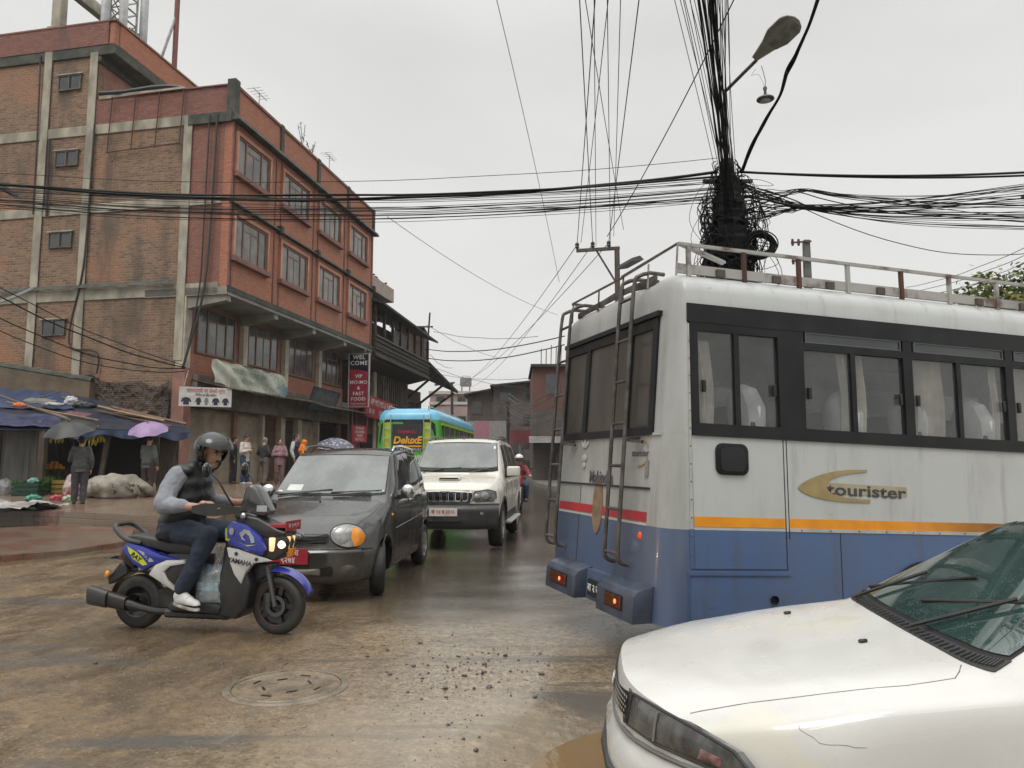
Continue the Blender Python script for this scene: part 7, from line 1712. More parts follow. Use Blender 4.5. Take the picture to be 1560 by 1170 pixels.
def stand(px, py):
 Y = 22.
 for _ in range(30):
  p = at_y(px, py, Y); z = pz(p.x, Y); d = ray(px, py); Y2 = (z-EYE)/d.z*d.y; Y = .5*Y+.5*Y2
 p = at_y(px, py, Y); return V(p.x, Y, pz(p.x, Y))
def stand_at(px, Y):
 X = (px-780)/FPX*Y; return V(X, Y, pz(X, Y))
CLOTH = {}
def cloth(name, c, k=.72): return M(name, c, .85, col2=tuple(x*k for x in c), vscale=5, bmp=.25, bscale=90)
def person(label, loc, face, h, top, bottom, arms='down', head='hair', top_long=.0, shoe=None, lean=0., topname='jacket', botname='trousers', headf=(1, 0, -.12), vx=.016, sleeves=None):
 """standing figure facing +x; h = height in metres"""
 t = thing('person', label, 'person', loc, rad(face)); k = h/1.72
 S = lambda x, y, z: V(x+lean*(z-.9), y, z)*k
 ank = {1: S(.03, .095, .07), -1: S(-.03, -.095, .07)}; hip = {e: S(0, e*.09, .90) for e in (1, -1)}; kn = {e: S(.03, e*.10, .49) for e in (1, -1)}
 sh = {e: S(-.01, e*.18, 1.40) for e in (1, -1)}
 if arms == 'down': el = {e: S(-.04, e*.25, 1.12) for e in (1, -1)}; wr = {e: S(.06, e*.24, .88) for e in (1, -1)}; hd = {e: (.15, 0, -1) for e in (1, -1)}
 elif arms == 'phone': el = {e: S(.02, e*.24, 1.12) for e in (1, -1)}; wr = {e: S(.24, e*.07, 1.18) for e in (1, -1)}; hd = {e: (.7, -e*.4, .4) for e in (1, -1)}
 elif arms == 'cross': el = {e: S(.05, e*.25, 1.10) for e in (1, -1)}; wr = {1: S(.20, -.03, 1.10), -1: S(.18, .05, 1.16)}; hd = {1: (.1, -1, .1), -1: (.1, 1, .1)}
 elif arms == 'umbrella': el = {1: S(.08, .24, 1.12), -1: S(-.03, -.25, 1.12)}; wr = {1: S(.26, .14, 1.25), -1: S(.08, -.24, .88)}; hd = {1: (.3, -.3, 1), -1: (.15, 0, -1)}
 elif arms == 'umbrella_r': el = {-1: S(.08, -.24, 1.12), 1: S(-.03, .25, 1.12)}; wr = {-1: S(.26, -.14, 1.25), 1: S(.08, .24, .88)}; hd = {-1: (.3, .3, 1), 1: (.15, 0, -1)}
 elif arms == 'hips': el = {e: S(-.02, e*.30, 1.14) for e in (1, -1)}; wr = {e: S(.12, e*.15, 1.02) for e in (1, -1)}; hd = {e: (.3, -e*.8, -.2) for e in (1, -1)}
 b = MB(); hc_ = S(.03, 0, 1.60); T, R = head_mb(b, hc_, headf, (0, 0, 1), k)
 chain(b, [S(-.01, 0, 1.42), hc_+V(-.015, 0, -.06)*k], [.062*k, .054*k])
 oloft(b, [(S(0, 0, .86), .09*k, .14*k), (S(0, 0, 1.05), .085*k, .13*k), (S(.0, 0, 1.28), .095*k, .16*k), (S(-.01, 0, 1.42), .06*k, .11*k)])
 for e in (1, -1):
  chain(b, [sh[e], el[e], wr[e]], [.052*k, .042*k, .028*k]); hand_mb(b, wr[e], hd[e], (.5, -e*1, 0), k*1.0, .35, e)
  chain(b, [hip[e], kn[e], ank[e]], [.085*k, .058*k, .038*k]); chain(b, [ank[e], ank[e]+V(.14, 0, -.03)*k], [.038*k, .03*k])
 b.blob('body', SKIN, t, .012, 2)
 face_bits(t, T, R, k, moustache=False)
 b = MB(); hemz = .84-top_long
 secs = [(S(0, 0, hemz), (.135+.1*top_long)*k, (.185+.1*top_long)*k), (S(0, 0, .98), .13*k, .18*k), (S(0, 0, 1.15), .128*k, .18*k), (S(0, 0, 1.30), .125*k, .195*k), (S(-.01, 0, 1.41), .09*k, .16*k), (S(0, 0, 1.46), .066*k, .08*k)]
 oloft(b, secs)
 for e in (1, -1): chain(b, [sh[e]+V(0, -e*.02, 0), el[e], el[e].lerp(wr[e], .9)], [.078*k, .064*k, .048*k])
 tp = b.blob(topname, top, t, vx, 2, wr=.012*k, wscale=9/k)
 if sleeves is not None:
  tp.data.materials.append(sleeves)
  for f in tp.data.polygons:
   c = f.center
   if abs(c.y) > .185*k or c.x > .17*k: f.material_index = 1
 b = MB()
 for e in (1, -1): chain(b, [hip[e]+V(0, 0, .03), kn[e], ank[e]+V(0, 0, .05)*k], [.118*k, .088*k, .072*k], 14)
 b.ell(S(-.01, 0, .92), .13*k, .17*k, .12*k, 16); b.blob(botname, bottom, t, vx, 2, wr=.010*k, wscale=10/k)
 for e in (1, -1):
  b = MB(); a = ank[e]; chain(b, [a+V(-.03, 0, -.02)*k, a+V(.06, 0, -.025)*k, a+V(.16, e*.02, -.035)*k], [.048*k, .044*k, .036*k]); o = b.blob('shoe', shoe or M('dark_shoe', (.03, .025, .022), .5), t, .011, 2)
  for v_ in o.data.vertices: v_.co.z = max(v_.co.z, .004)
 if head in ('hair', 'long'):
  b = MB(); b.ell(T(0, -.022, .045), .086*k, .098*k, .086*k, 16, R); b.ell(T(0, -.06, -.01), .075*k, .055*k, .07*k, 12, R)
  if head == 'long': chain(b, [T(0, -.07, 0), T(0, -.085, -.16)], [.065*k, .05*k])
  o = b.blob('hair', HAIR, t, .010, 1, wr=.006, wscale=30)
 elif head[0] == 'cap':
  b = MB(); b.ell(T(0, -.012, .048), .088*k, .106*k, .088*k, 18, R); b.ell(T(0, -.01, .005), .090*k, .108*k, .03*k, 18, R); b.blob('cap', head[1], t, .010, 2)
 elif head[0] == 'scarf':
  b = MB(); b.ell(T(0, -.022, .03), .098*k, .108*k, .105*k, 18, R); b.ell(T(0, -.03, -.09), .09*k, .085*k, .10*k, 16, R); chain(b, [T(0, -.05, -.14), T(.0, -.06, -.30)], [.11*k, .15*k])
  o = b.blob('headscarf', head[1], t, .012, 2, wr=.012, wscale=9)
  for v_ in o.data.vertices:
   d = v_.co-T(0, .09, -.02)
   if d.length < .085*k: v_.co = v_.co-(R @ V(0, 1, 0))*(.085*k-d.length)*1.1
 t['hand'] = list(t.location)
 del t['hand']
 return t, k, wr, T
def umbrella(label, name, at, mat, tilt=(0, 0), r=.58, hgt=1.0, n=8, drop=.20, group=None):
 """open umbrella: at = point where the hand holds the shaft"""
 t = thing(name, label, 'umbrella', at, 0, group)
 R = Matrix.Rotation(rad(tilt[0]), 4, 'X') @ Matrix.Rotation(rad(tilt[1]), 4, 'Y'); top = hgt
 s = MB()
 def f(a, b):
  an = 2*math.pi*a; seg = (a*n) % 1; sc = .5+.5*math.cos(2*math.pi*seg); rr = r*b*(.93+.07*sc)
  return R @ V(rr*math.cos(an), rr*math.sin(an), top-drop*(b**2.1)*1.0-.018*(1-sc)*b**3*-1)
 s.shell(f, n*6, 8, .004); s.build('canopy', mat, t, smooth=50)
 s = MB(); s.cyl(R @ V(0, 0, top+.07), R @ V(0, 0, -.12), .008, n=6); s.build('shaft', STEEL, t)
 for k in range(n):
  s = MB(); an = 2*math.pi*k/n; s.tube([R @ V(0, 0, top-.02), R @ V(r*.55*math.cos(an), r*.55*math.sin(an), top-drop*.30-.012), R @ V(r*.99*math.cos(an), r*.99*math.sin(an), top-drop*.97-.006)], .004, 4); s.build('rib', STEEL, t)
 s = MB(); s.tube([R @ V(0, 0, -.10), R @ V(0, 0, -.2), R @ V(.03, 0, -.22)], .014, 6); s.build('handle', SBLK, t)
 return t
def hand_world(t, p): return Matrix.Translation(t.location) @ Matrix.Rotation(t.rotation_euler.z, 4, 'Z') @ p
GJ = cloth('grey_jacket', (.085, .088, .088)); GT = cloth('grey_trousers', (.055, .052, .06)); BT = cloth('brown_trousers', (.048, .032, .030)); GJ2 = cloth('grey_jacket_pale', (.10, .105, .10))
UB = M('black_umbrella_cloth', (.012, .012, .013), .5, col2=(.03, .03, .03), vscale=3); UP = M('purple_umbrella_cloth', (.22, .14, .27), .5, col2=(.29, .19, .34), vscale=3)
t, k, wr, T = person('person in grey jacket seen from behind, holding the dark umbrella by the fruit stall', stand(119, 768), 118, 1.72, GJ, GT, 'umbrella', 'hair', .03)
umbrella('dark grey wet umbrella held over the person by the fruit stall', 'umbrella', hand_world(t, wr[1]+V(.02, 0, .05)), UB, (22, -2), .62, .86, drop=.27)
t, k, wr, T = person('person in pale grey jacket and brown trousers standing under the purple umbrella', stand(223, 757), 80, 1.70, GJ2, BT, 'umbrella', ('cap', cloth('dark_cap', (.03, .03, .032))), .02, M('brown_shoe', (.07, .04, .03), .5))
umbrella('purple umbrella held by the person beside the shuttered shop', 'umbrella', hand_world(t, wr[1]+V(.02, 0, .05)), UP, (22, 2), .54, .86, drop=.25)
WS = cloth('white_shirt', (.55, .50, .45), .8); BJ = cloth('blue_jeans', (.035, .06, .12)); KH = cloth('khaki_trousers', (.13, .11, .09)); DK = cloth('dark_coat', (.028, .030, .032)); PKS = cloth('mauve_shawl', (.27, .17, .19)); NV = cloth('navy_vest', (.022, .026, .04)); OR = cloth('orange_cloth', (.75, .20, .02)); LW = cloth('white_sleeves', (.5, .5, .5)); BKT = cloth('black_trousers', (.02, .02, .022)); GC = cloth('grey_knit', (.2, .2, .2))
WSH = M('white_shoe', (.55, .55, .54), .5)
t, k, wr, T = person('person in white shirt and blue jeans looking down at a phone by the shutters', stand(372, 738), -20, 1.74, WS, BJ, 'phone', 'hair', .05, WSH, headf=(1, 0, -.55), topname='shirt', botname='jeans')
ph = thing('mobile_phone', 'small dark phone in the hands of the person in white shirt', 'phone', hand_world(t, V(.33, 0, 1.25)*k), rad(-20)); s = MB(); s.box(-.05, .05, -.06, .06, -.006, .006); s.build('case', SGLOSS, ph, bevel=.004)
person('person all in black standing just behind the one in white shirt', stand_at(358, 27.2), 10, 1.70, cloth('black_coat', (.018, .018, .02)), BKT, 'down', 'hair', .05, headf=(1, 0, -.1))
person('person in dark coat and grey knit cap with back turned, khaki trousers', stand_at(404, 25.6), 60, 1.62, DK, KH, 'hips', ('cap', GC), .05)
person('person in mauve shawl with arms crossed facing the street', stand_at(428, 26.4), -70, 1.60, PKS, cloth('pinkish_trousers', (.20, .13, .12)), 'cross', 'long', .12, topname='shawl')
person('person in navy vest with white sleeves standing at the dark doorway', stand_at(452, 27.2), -10, 1.80, NV, BKT, 'down', 'hair', .03, sleeves=LW, topname='vest')
person('person wrapped in bright orange headscarf close to the dark hatchback roof', stand_at(464, 26.0), 20, 1.56, OR, cloth('orange_skirt', (.5, .14, .03)), 'down', ('scarf', OR), .12, topname='shawl')
t, k, wr, T = person('person in blue raincoat mostly hidden under the patterned umbrella', stand_at(500, 27.4), 0, 1.55, cloth('blue_raincoat', (.04, .07, .14)), BKT, 'umbrella', 'hair', .05)
def patt():
 m, nt, b, out = _new('patterned_umbrella_cloth'); co = objco(nt)
 vo = nt.nodes.new('ShaderNodeTexVoronoi'); vo.inputs['Scale'].default_value = 9; nt.links.new(co, vo.inputs['Vector'])
 nt.links.new(mixc(nt, ramp(nt, vo.outputs['Distance'], .3, .4), (.34, .34, .36), (.09, .09, .12)), b.inputs['Base Color']); b.inputs['Roughness'].default_value = .5; return m
umbrella('grey patterned umbrella showing just above the hatchback roof', 'umbrella', hand_world(t, wr[1]+V(0, 0, .03)), patt(), (18, 6), .68, .50, drop=.27)
t, k, wr, T = person('person in brown coat mostly hidden under the black umbrella', stand_at(527, 29.5), 180, 1.50, cloth('brown_coat', (.06, .045, .035)), BKT, 'umbrella', 'hair', .1)
umbrella('black umbrella right of the patterned one above the hatchback roof', 'umbrella', hand_world(t, wr[1]+V(0, 0, .03)), M('jet_umbrella_cloth', (.014, .014, .015), .4), (16, 8), .70, .42, drop=.27)
mp = at_z(791, 781, 0)
mb_ = thing('motorcycle', 'small red motorcycle coming towards us behind the off-white wagon', 'motorcycle', (mp.x, mp.y, 0), rad(-95))
for x in (0, 1.25): wheel(mb_, (x-.6, 0, .3), .3, .09, spokes=5, side=-1, rr=.75)
MR = M('motorcycle_red', (.30, .02, .03), .3, coat=.5)
s = MB(); s.hexa([V(-.1, -.12, .72), V(.35, -.14, .75), V(.35, .14, .75), V(-.1, .12, .72), V(-.05, -.09, .92), V(.35, -.1, .98), V(.35, .1, .98), V(-.05, .09, .92)]); s.build('tank', MR, mb_, bevel=.04, seg=2)
s = MB(); s.box(-.75, -.08, -.13, .13, .72, .82); s.build('seat', SBLK, mb_, bevel=.03, seg=2)
s = MB(); s.hexa([V(.45, -.15, .8), V(.62, -.1, .8), V(.62, .1, .8), V(.45, .15, .8), V(.42, -.14, 1.05), V(.56, -.1, 1.08), V(.56, .1, 1.08), V(.42, .14, 1.05)]); s.build('fairing', MR, mb_, bevel=.03, seg=2)
s = MB(); s.ell(V(.62, 0, .90), .03, .07, .07, 14); s.build('headlight', LENS, mb_)
s = MB(); s.tube([V(.38, -.36, 1.06), V(.42, -.15, 1.03), V(.42, .15, 1.03), V(.38, .36, 1.06)], .016, 7); s.build('handlebar', SBLK, mb_)
for y in (-.08, .08): s = MB(); s.cyl(V(.65, y, .3), V(.42, y, .95), .022, n=7); s.build('fork', CHROME, mb_)
s = MB(); s.shell(lambda a, b: V(.65+.34*math.cos(rad(150-140*a)), (2*b-1)*.06, .3+.34*math.sin(rad(150-140*a))), 12, 3, .008); s.build('mudguard', MR, mb_)
s = MB(); s.box(-.3, .35, -.14, .14, .28, .68); s.build('engine', SBLK, mb_, bevel=.05, seg=2)
for y in (-.33, .33): s = MB(); s.cyl(V(.36, y*.8, 1.06), V(.32, y*1.1, 1.25), .007, n=5); s.ell(V(.32, y*1.15, 1.28), .02, .06, .04, 10); s.build('mirror', SBLK, mb_)
mr_ = thing('person', 'motorcyclist in white helmet and dark red jacket riding behind the off-white wagon', 'person', (mp.x, mp.y, 0), rad(-95))
b = MB(); T, R = head_mb(b, V(.02, 0, 1.52), (1, 0, -.05)); chain(b, [V(-.08, 0, 1.32), V(0, 0, 1.46)], [.06, .055]); oloft(b, [(V(-.18, 0, .82), .10, .14), (V(-.14, 0, 1.1), .1, .15), (V(-.08, 0, 1.32), .07, .12)])
for e in (1, -1):
 chain(b, [V(-.09, e*.17, 1.30), V(.08, e*.29, 1.10), V(.32, e*.33, 1.07)], [.05, .042, .03]); grip_mb(b, V(.32, e*.33, 1.07), V(.385, e*.34, 1.06), 1, e)
 chain(b, [V(-.15, e*.1, .86), V(.22, e*.22, .78), V(.05, e*.2, .40), V(.18, e*.21, .34)], [.085, .06, .045, .035])
b.blob('body', SKIN, mr_, .012, 2); face_bits(mr_, T, R, 1, False)
b = MB(); oloft(b, [(V(-.17, 0, .82), .13, .18), (V(-.13, 0, 1.1), .13, .185), (V(-.09, 0, 1.30), .11, .19), (V(-.06, 0, 1.38), .07, .09)])
for e in (1, -1): chain(b, [V(-.09, e*.16, 1.30), V(.08, e*.29, 1.10), V(.28, e*.325, 1.075)], [.078, .065, .05])
b.blob('jacket', cloth('maroon_jacket', (.20, .03, .045)), mr_, .013, 2, wr=.01)
b = MB()
for e in (1, -1): chain(b, [V(-.15, e*.1, .86), V(.22, e*.22, .78), V(.05, e*.2, .42)], [.11, .085, .065])
b.blob('trousers', cloth('blue_jeans', (.035, .06, .12)), mr_, .013, 2)
for e in (1, -1): b = MB(); chain(b, [V(.04, e*.2, .36), V(.2, e*.21, .34)], [.05, .04]); b.blob('shoe', M('dark_shoe', (.03, .025, .022), .5), mr_, .012, 2)
s = MB(); s.ell(T(0, -.01, .05), .125, .145, .12, 20, R); s.build('helmet', M('helmet_white', (.6, .6, .6), .25, coat=.5), mr_)
s = MB(); s.shell(lambda a, b_: T(.128*math.sin(rad(-80+160*a)), -.01+.155*math.cos(rad(-80+160*a)), .06-.10*b_), 14, 3, -.004); s.build('visor', M('smoked_visor', (.07, .07, .072), .08, coat=1, col2=(.11, .11, .115), vscale=6), mr_)
TARP = M('blue_tarpaulin', (.022, .045, .105), .35, col2=(.04, .065, .125), vscale=2, bmp=.3, bscale=7); TARP2 = M('dark_blue_tarpaulin', (.012, .020, .040), .4, col2=(.028, .034, .048), vscale=2.5, bmp=.3, bscale=7)
GREYT = M('grey_plastic_sheet', (.20, .20, .185), .35, col2=(.10, .10, .095), vscale=1.6, bmp=.4, bscale=5); PLANK = M('old_plank', (.085, .062, .045), .75, col2=(.045, .035, .027), vscale=5, stretch=(4, 4, .6), bmp=.3); BAMB = M('bamboo', (.30, .19, .09), .5, col2=(.20, .12, .06), vscale=4); MUDW = M('mud_wall', (.16, .12, .085), .9, col2=(.10, .078, .055), vscale=1.5, bmp=.6, bscale=9)
stall = thing('market_stall', 'low market shack roofed with blue and black tarpaulins against the brick flank', 'market stall', (-11.5, 22.5, .45))
SB = V(-11.5, 22.5, .45)
def wl(px, py, Y): return at_y(px, py, Y)-SB
frontc = crom([wl(-90, 652, 20.6), wl(40, 655, 21.2), wl(110, 656, 21.6), wl(170, 654, 22.0), wl(240, 656, 22.7), wl(291, 659, 23.3)], 6)
backc = crom([wl(-90, 588, 25.6), wl(20, 594, 25.6), wl(90, 599, 25.4), wl(160, 612, 25.0), wl(235, 634, 24.3), wl(287, 650, 23.7)], 6)
NF = len(frontc)-1
def rf(a, b):
 f = a*NF; i = min(int(f), NF-1); r = f-i; p = frontc[i].lerp(frontc[i+1], r); q = backc[i].lerp(backc[i+1], r)
 c = p.lerp(q, b); c.z += .05*noise.noise(V(c.x*2.2, c.y*2.2, 1))+.10*(1-abs(2*b-1))*noise.noise(V(c.x*.9, c.y, 8)); return c
s = MB(); s.shell(rf, 70, 14, .01); s.build('roof_tarpaulin', TARP2, stall, smooth=60)
s = MB(); s.shell(lambda a, b: rf(.02+.42*a, .48+.5*b)+V(0, 0, .05+.02*math.sin(a*40)), 50, 8, .008); s.build('top_tarpaulin', TARP, stall, smooth=60)
s = MB(); s.shell(lambda a, b: rf(.40+.6*a, 0)+V(0, -.03-.04*math.sin(a*33)*b, -.02-.20*b*(1+.3*math.sin(a*17))), 60, 4, .006); s.build('eave_flap', M('eave_tarpaulin', (.022, .04, .09), .35, col2=(.04, .06, .11), vscale=3, bmp=.3, bscale=8), stall)
s = MB(); s.shell(lambda a, b: rf(.0+.36*a, .02+.28*b)+V(0, -.05, .07+.05*noise.noise(V(a*9, b*6, 2))), 40, 8, .008); s.build('crumpled_tarpaulin', M('navy_tarpaulin', (.025, .035, .10), .4, col2=(.06, .065, .12), vscale=3, bmp=.4, bscale=6), stall)
for px, y0, Y in ((66, 655, 21.4), (160, 656, 22.3), (238, 658, 23.0), (268, 660, 23.4), (-30, 655, 21.0)):
 p = wl(px, y0, Y); s = MB(); lean_ = .12 if px == 160 else 0; s.bar(V(p.x-lean_, p.y, -.1), p+V(lean_, 0, -.02), .13 if px != 66 else .16, .1); s.build('post', PLANK, stall)
bk = wl(72, 700, 24.3); be = wl(240, 700, 24.3)
s = MB(); s.box(bk.x, be.x, bk.y, bk.y+.05, -.1, 2.3); s.build('back_wall', M('shaded_boards', (.018, .017, .016), .85), stall)  # near-black puts the shack's inner shade into the boards' colour
s = MB();
for i in range(7):
 a = wl(242+i*4.2, 700, 23.4); s.box(a.x, a.x+.085, a.y, a.y+.03, -.1, 1.95-.02*i)
s.build('plank_wall', PLANK, stall, smooth=0)
s = MB();
for i in range(20):
 a = wl(72+i*2.3, 700, 24.1); s.box(a.x, a.x+.035, a.y, a.y+.02, .3, 1.9)
s.build('slat_screen', M('dark_slats', (.05, .045, .045), .7), stall, smooth=0)
mw = thing('mud_wall', 'old brown mud wall with dark mossy coping above the blue tarpaulin roof', 'wall', at_y(30, 600, 25.9)-V(0, 0, 3))
MWB = at_y(30, 600, 25.9)-V(0, 0, 3)
tl, tr_ = at_y(-80, 546, 25.9)-MWB, at_y(137, 582, 25.9)-MWB
s = MB(); s.hexa([V(tl.x, 0, -.6), V(tr_.x, 0, -.6), V(tr_.x, .4, -.6), V(tl.x, .4, -.6), V(tl.x, 0, tl.z), V(tr_.x, 0, tr_.z), V(tr_.x, .4, tr_.z), V(tl.x, .4, tl.z)]); s.build('wall', MUDW, mw)
s = MB(); n_ = 30; s.tube([tl.lerp(tr_, i/n_)+V(0, .15, .05+.04*noise.noise(V(i*.6, 0, 0))) for i in range(n_+1)], .14, 8); s.build('coping', MOSS, mw)
def roofpole(name, label, a, b, r, mat, cat='pole', group=None):
 t = thing(name, label, cat, a, 0, group); s = MB(); d = b-a; s.tube([V(0, 0, 0), d*.5+V(0, 0, -.02), d], r, 7); s.build('shaft', mat, t); return t
RP = lambda px, py, Y: at_y(px, py, Y)
roofpole('bamboo_pole', 'long pale bamboo pole lying across the dark tarpaulin roof', RP(140, 617, 23.3), RP(250, 641, 23.2), .04, BAMB)
roofpole('bamboo_pole', 'orange-brown plank end lying highest on the tarpaulin roof towards the right corner', RP(170, 620, 23.9), RP(284, 646, 23.5), .05, M('wet_wood', (.17, .09, .05), .5, col2=(.1, .06, .04), vscale=4))
roofpole('bamboo_pole', 'bamboo pole slanting down from the left edge over the crumpled navy tarpaulin', RP(-10, 599, 22.6), RP(108, 640, 21.3), .035, M('grey_bamboo', (.13, .10, .075), .6))
roofpole('bamboo_pole', 'thin rod leaning at the top left of the tarpaulin roof', RP(62, 606, 23.8), RP(90, 596, 24.5), .025, M('grey_bamboo', (.13, .10, .075), .6))
for a, b, r, m_, l in (((60, 622, 22.2), (150, 650, 21.8), .022, BAMB, 'thin pale stick crossing the middle of the tarpaulin roof'), ((150, 626, 23.6), (262, 649, 22.9), .03, M('wet_wood', (.17, .09, .05), .5), 'thin brown batten lying below the long bamboo pole'), ((95, 606, 24.2), (205, 630, 23.9), .045, M('grey_bamboo', (.13, .10, .075), .6), 'grey pole near the top edge of the tarpaulin roof'), ((10, 612, 22.0), (150, 640, 21.6), .02, BAMB, 'long thin cane over the navy tarpaulin at left')): roofpole('bamboo_pole', l, RP(*a), RP(*b), r, m_)
for a, w, d, m_, l in (((200, 630, 23.7), .9, .5, M('rust_sheet', (.13, .075, .05), .6, col2=(.07, .05, .04), vscale=4), 'rusty sheet lying on the tarpaulin roof towards the wall'), ((60, 612, 23.2), .8, .5, GREYT, 'grey plastic sheet patch on the upper left tarpaulin roof'), ((118, 632, 22.0), .7, .35, M('patch_maroon', (.12, .05, .055), .5), 'maroon cloth patch low on the tarpaulin roof')):
 q = RP(*a); t = thing('roof_sheet', l, 'sheet', q); s = MB(); s.shell(lambda u, v: V(-w/2+w*u, -d/2+d*v, .03+.35*(v-.5)*d-.25*(u-.5)*w*.5+.05*noise.noise(V(u*4, v*4, q.x))), 14, 8, .01); s.build('sheet', m_, t)
def lump(name, label, cat, c, rx, ry, rz, mat, wr=.06, parent=None, vox=.03, flat=True):
 t = thing(name, label, cat, c); b = MB(); b.ell(V(0, 0, rz*.5), rx, ry, rz, 20); b.ell(V(rx*.3, -ry*.2, rz*.3), rx*.6, ry*.7, rz*.8, 16); b.ell(V(-rx*.4, ry*.1, rz*.25), rx*.5, ry*.6, rz*.8, 16)
 o = b.blob('wrap', mat, t, vox, 2, wr=wr, wscale=2.2/max(rx, .1))
 for v_ in o.data.vertices: v_.co.z = max(v_.co.z, -.01)
 return t
WPL = M('white_plastic', (.45, .45, .44), .35, col2=(.3, .3, .3), vscale=4)
lump('plastic_bag', 'crumpled white plastic bag on the tarpaulin roof beside a black sack', 'plastic bag', RP(108, 617, 22.6), .22, .15, .18, WPL, .05)
lump('plastic_sack', 'black plastic sack on the tarpaulin roof right of the white plastic bag', 'sack', RP(128, 622, 22.6), .36, .2, .15, M('black_plastic', (.012, .014, .018), .3), .04)
lump('plastic_bag', 'orange plastic piece lying on the navy tarpaulin at left', 'plastic sheet', RP(29, 620, 21.8), .2, .12, .09, M('orange_plastic', (.65, .14, .03), .4), .03)
lump('plastic_strip', 'flat white plastic strip draped left of the white plastic bag', 'plastic sheet', RP(85, 618, 22.8), .35, .12, .07, WPL, .05)
ls = thing('market_stall', 'grey plastic-curtained stall at the far left edge of the pavement', 'market stall', (-14.6, 21.8, .50)); LB = V(-14.6, 21.8, .50)
s = MB()
A0, A1 = at_y(-70, 652, 21.2)-LB, at_y(44, 652, 21.4)-LB
s.shell(lambda a, b: A0.lerp(A1, a)+V(0, .95*b, .30*math.sin(b*math.pi*.5)-.10*abs(math.sin(a*9))*(1-b)+.03*noise.noise(V(a*9, b*5, 0))), 40, 10, .008); s.build('canopy', GREYT, ls)
s = MB(); H0, H1 = at_y(4, 655, 21.9)-LB, at_y(62, 655, 22.1)-LB
s.shell(lambda a, b: H0.lerp(H1, a)+V(0, .05*noise.noise(V(a*9, b*.8, 3))+.025*noise.noise(V(a*24, b*2, 5)), -(H0.z-.02)*b), 60, 8, .006); s.build('hanging_sheet', M('dull_grey_curtain', (.15, .15, .135), .5, col2=(.09, .09, .08), vscale=1.4, stretch=(1, 1, .3)), ls)
for px in (2, 63): p = at_y(px, 655, 21.9)-LB; s = MB(); s.bar(V(p.x, p.y, -.1), p, .09, .09); s.build('post', PLANK, ls)
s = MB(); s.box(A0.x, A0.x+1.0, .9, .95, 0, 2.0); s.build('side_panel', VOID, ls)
def bananas(label, px, py, Y):
 c = at_y(px, py, Y); t = thing('banana_bunch', label, 'bananas', c); s = MB()
 for k in range(11):
  a = 2*math.pi*k/11; r = .12+.02*(k % 3); z = -.03*(k % 2)
  s.tube([V(.02*math.cos(a), .02*math.sin(a), .10), V(r*.8*math.cos(a), r*.8*math.sin(a), .06+z), V(r*1.25*math.cos(a), r*1.25*math.sin(a), -.03+z), V(r*1.1*math.cos(a), r*1.1*math.sin(a), -.12+z)], [.012, .02, .022, .008], 6)
 s.build('fruit', M('yellow_banana', (.40, .34, .035), .5, col2=(.30, .28, .04), vscale=8), t); s = MB(); s.cyl(V(0, 0, .08), V(0, 0, .55), .006, n=5); s.build('string', STEEL, t)
for px, py, Y, lab in ((86, 668, 21.9, 'banana bunch hanging lowest left of the dark umbrella holder'), (105, 661, 22.0, 'banana bunch hanging just under the dark umbrella'), (137, 672, 22.0, 'banana bunch hanging right behind the dark umbrella holder'), (150, 667, 22.1, 'banana bunch hanging furthest right by the leaning post')): bananas(lab, px, py, Y)
def pgrd(px, py, dz=0.): p = stand(px, py); p.z += dz; return p
def crate(name, label, c, w, d, h, mat, slats=True):
 t = thing(name, label, 'crate', c); s = MB(); s.box(-w/2, w/2, -d/2, d/2, 0, .02); s.build('base', mat, t)
 for ax in range(4):
  s = MB()
  for z in ([.02+h*.34*i for i in range(3)] if slats else [0.02]):
   hh = h*.26 if slats else h-.02
   if ax == 0: s.box(-w/2, w/2, -d/2-.015, -d/2, z, z+hh)
   elif ax == 1: s.box(-w/2, w/2, d/2, d/2+.015, z, z+hh)
   elif ax == 2: s.box(-w/2-.015, -w/2, -d/2, d/2, z, z+hh)
   else: s.box(w/2, w/2+.015, -d/2, d/2, z, z+hh)
  s.build('side_panel', mat, t, smooth=0)
 return t
p = pgrd(45, 755); crate('crate', 'dark green plastic crate of greens on the pavement by the grey curtain', p, .75, .45, .36, M('dark_green_plastic', (.012, .045, .028), .4))
def greens(name, label, c, n, r, h, mat, cat='vegetables'):
 t = thing(name, label, cat, c); s = MB(); rr = random.Random(int(c.x*1000) & 255)
 for k in range(n):
  b = V(rr.uniform(-r, r), rr.uniform(-r*.5, r*.5), 0); tip = b+V(rr.uniform(-.25, .25), rr.uniform(-.2, .1), h*rr.uniform(.6, 1.1)); m_ = b.lerp(tip, .6)+V(0, 0, .05); w = V(rr.uniform(-1, 1), rr.uniform(-1, 1), 0).normalized()*.02
  s.add([b, m_+w, tip, m_-w], [(0, 1, 2, 3)])
 s.build('leaves', mat, t, smooth=0); return t
GRV = M('leafy_green', (.06, .15, .03), .5, col2=(.03, .09, .02), vscale=9); SPR = M('scallion_green', (.12, .25, .06), .5, col2=(.06, .15, .03), vscale=9)
greens('leafy_vegetables', 'leafy green vegetables heaped in the dark green crate', p+V(0, 0, .22), 120, .36, .22, GRV)
greens('scallions', 'upright bunch of fresh green scallions right of the dark green crate', pgrd(74, 752), 160, .20, .5, SPR)
lump('plastic_bag', 'pale teal plastic bag lying on the green crate heap', 'plastic bag', p+V(.1, -.05, .36), .16, .12, .10, M('teal_plastic', (.16, .36, .30), .4), .03, vox=.02)
p = pgrd(97, 752); crate('crate', 'mustard yellow slatted crate left of the dark umbrella holder', p, .48, .4, .40, M('mustard_plastic', (.24, .17, .04), .5))
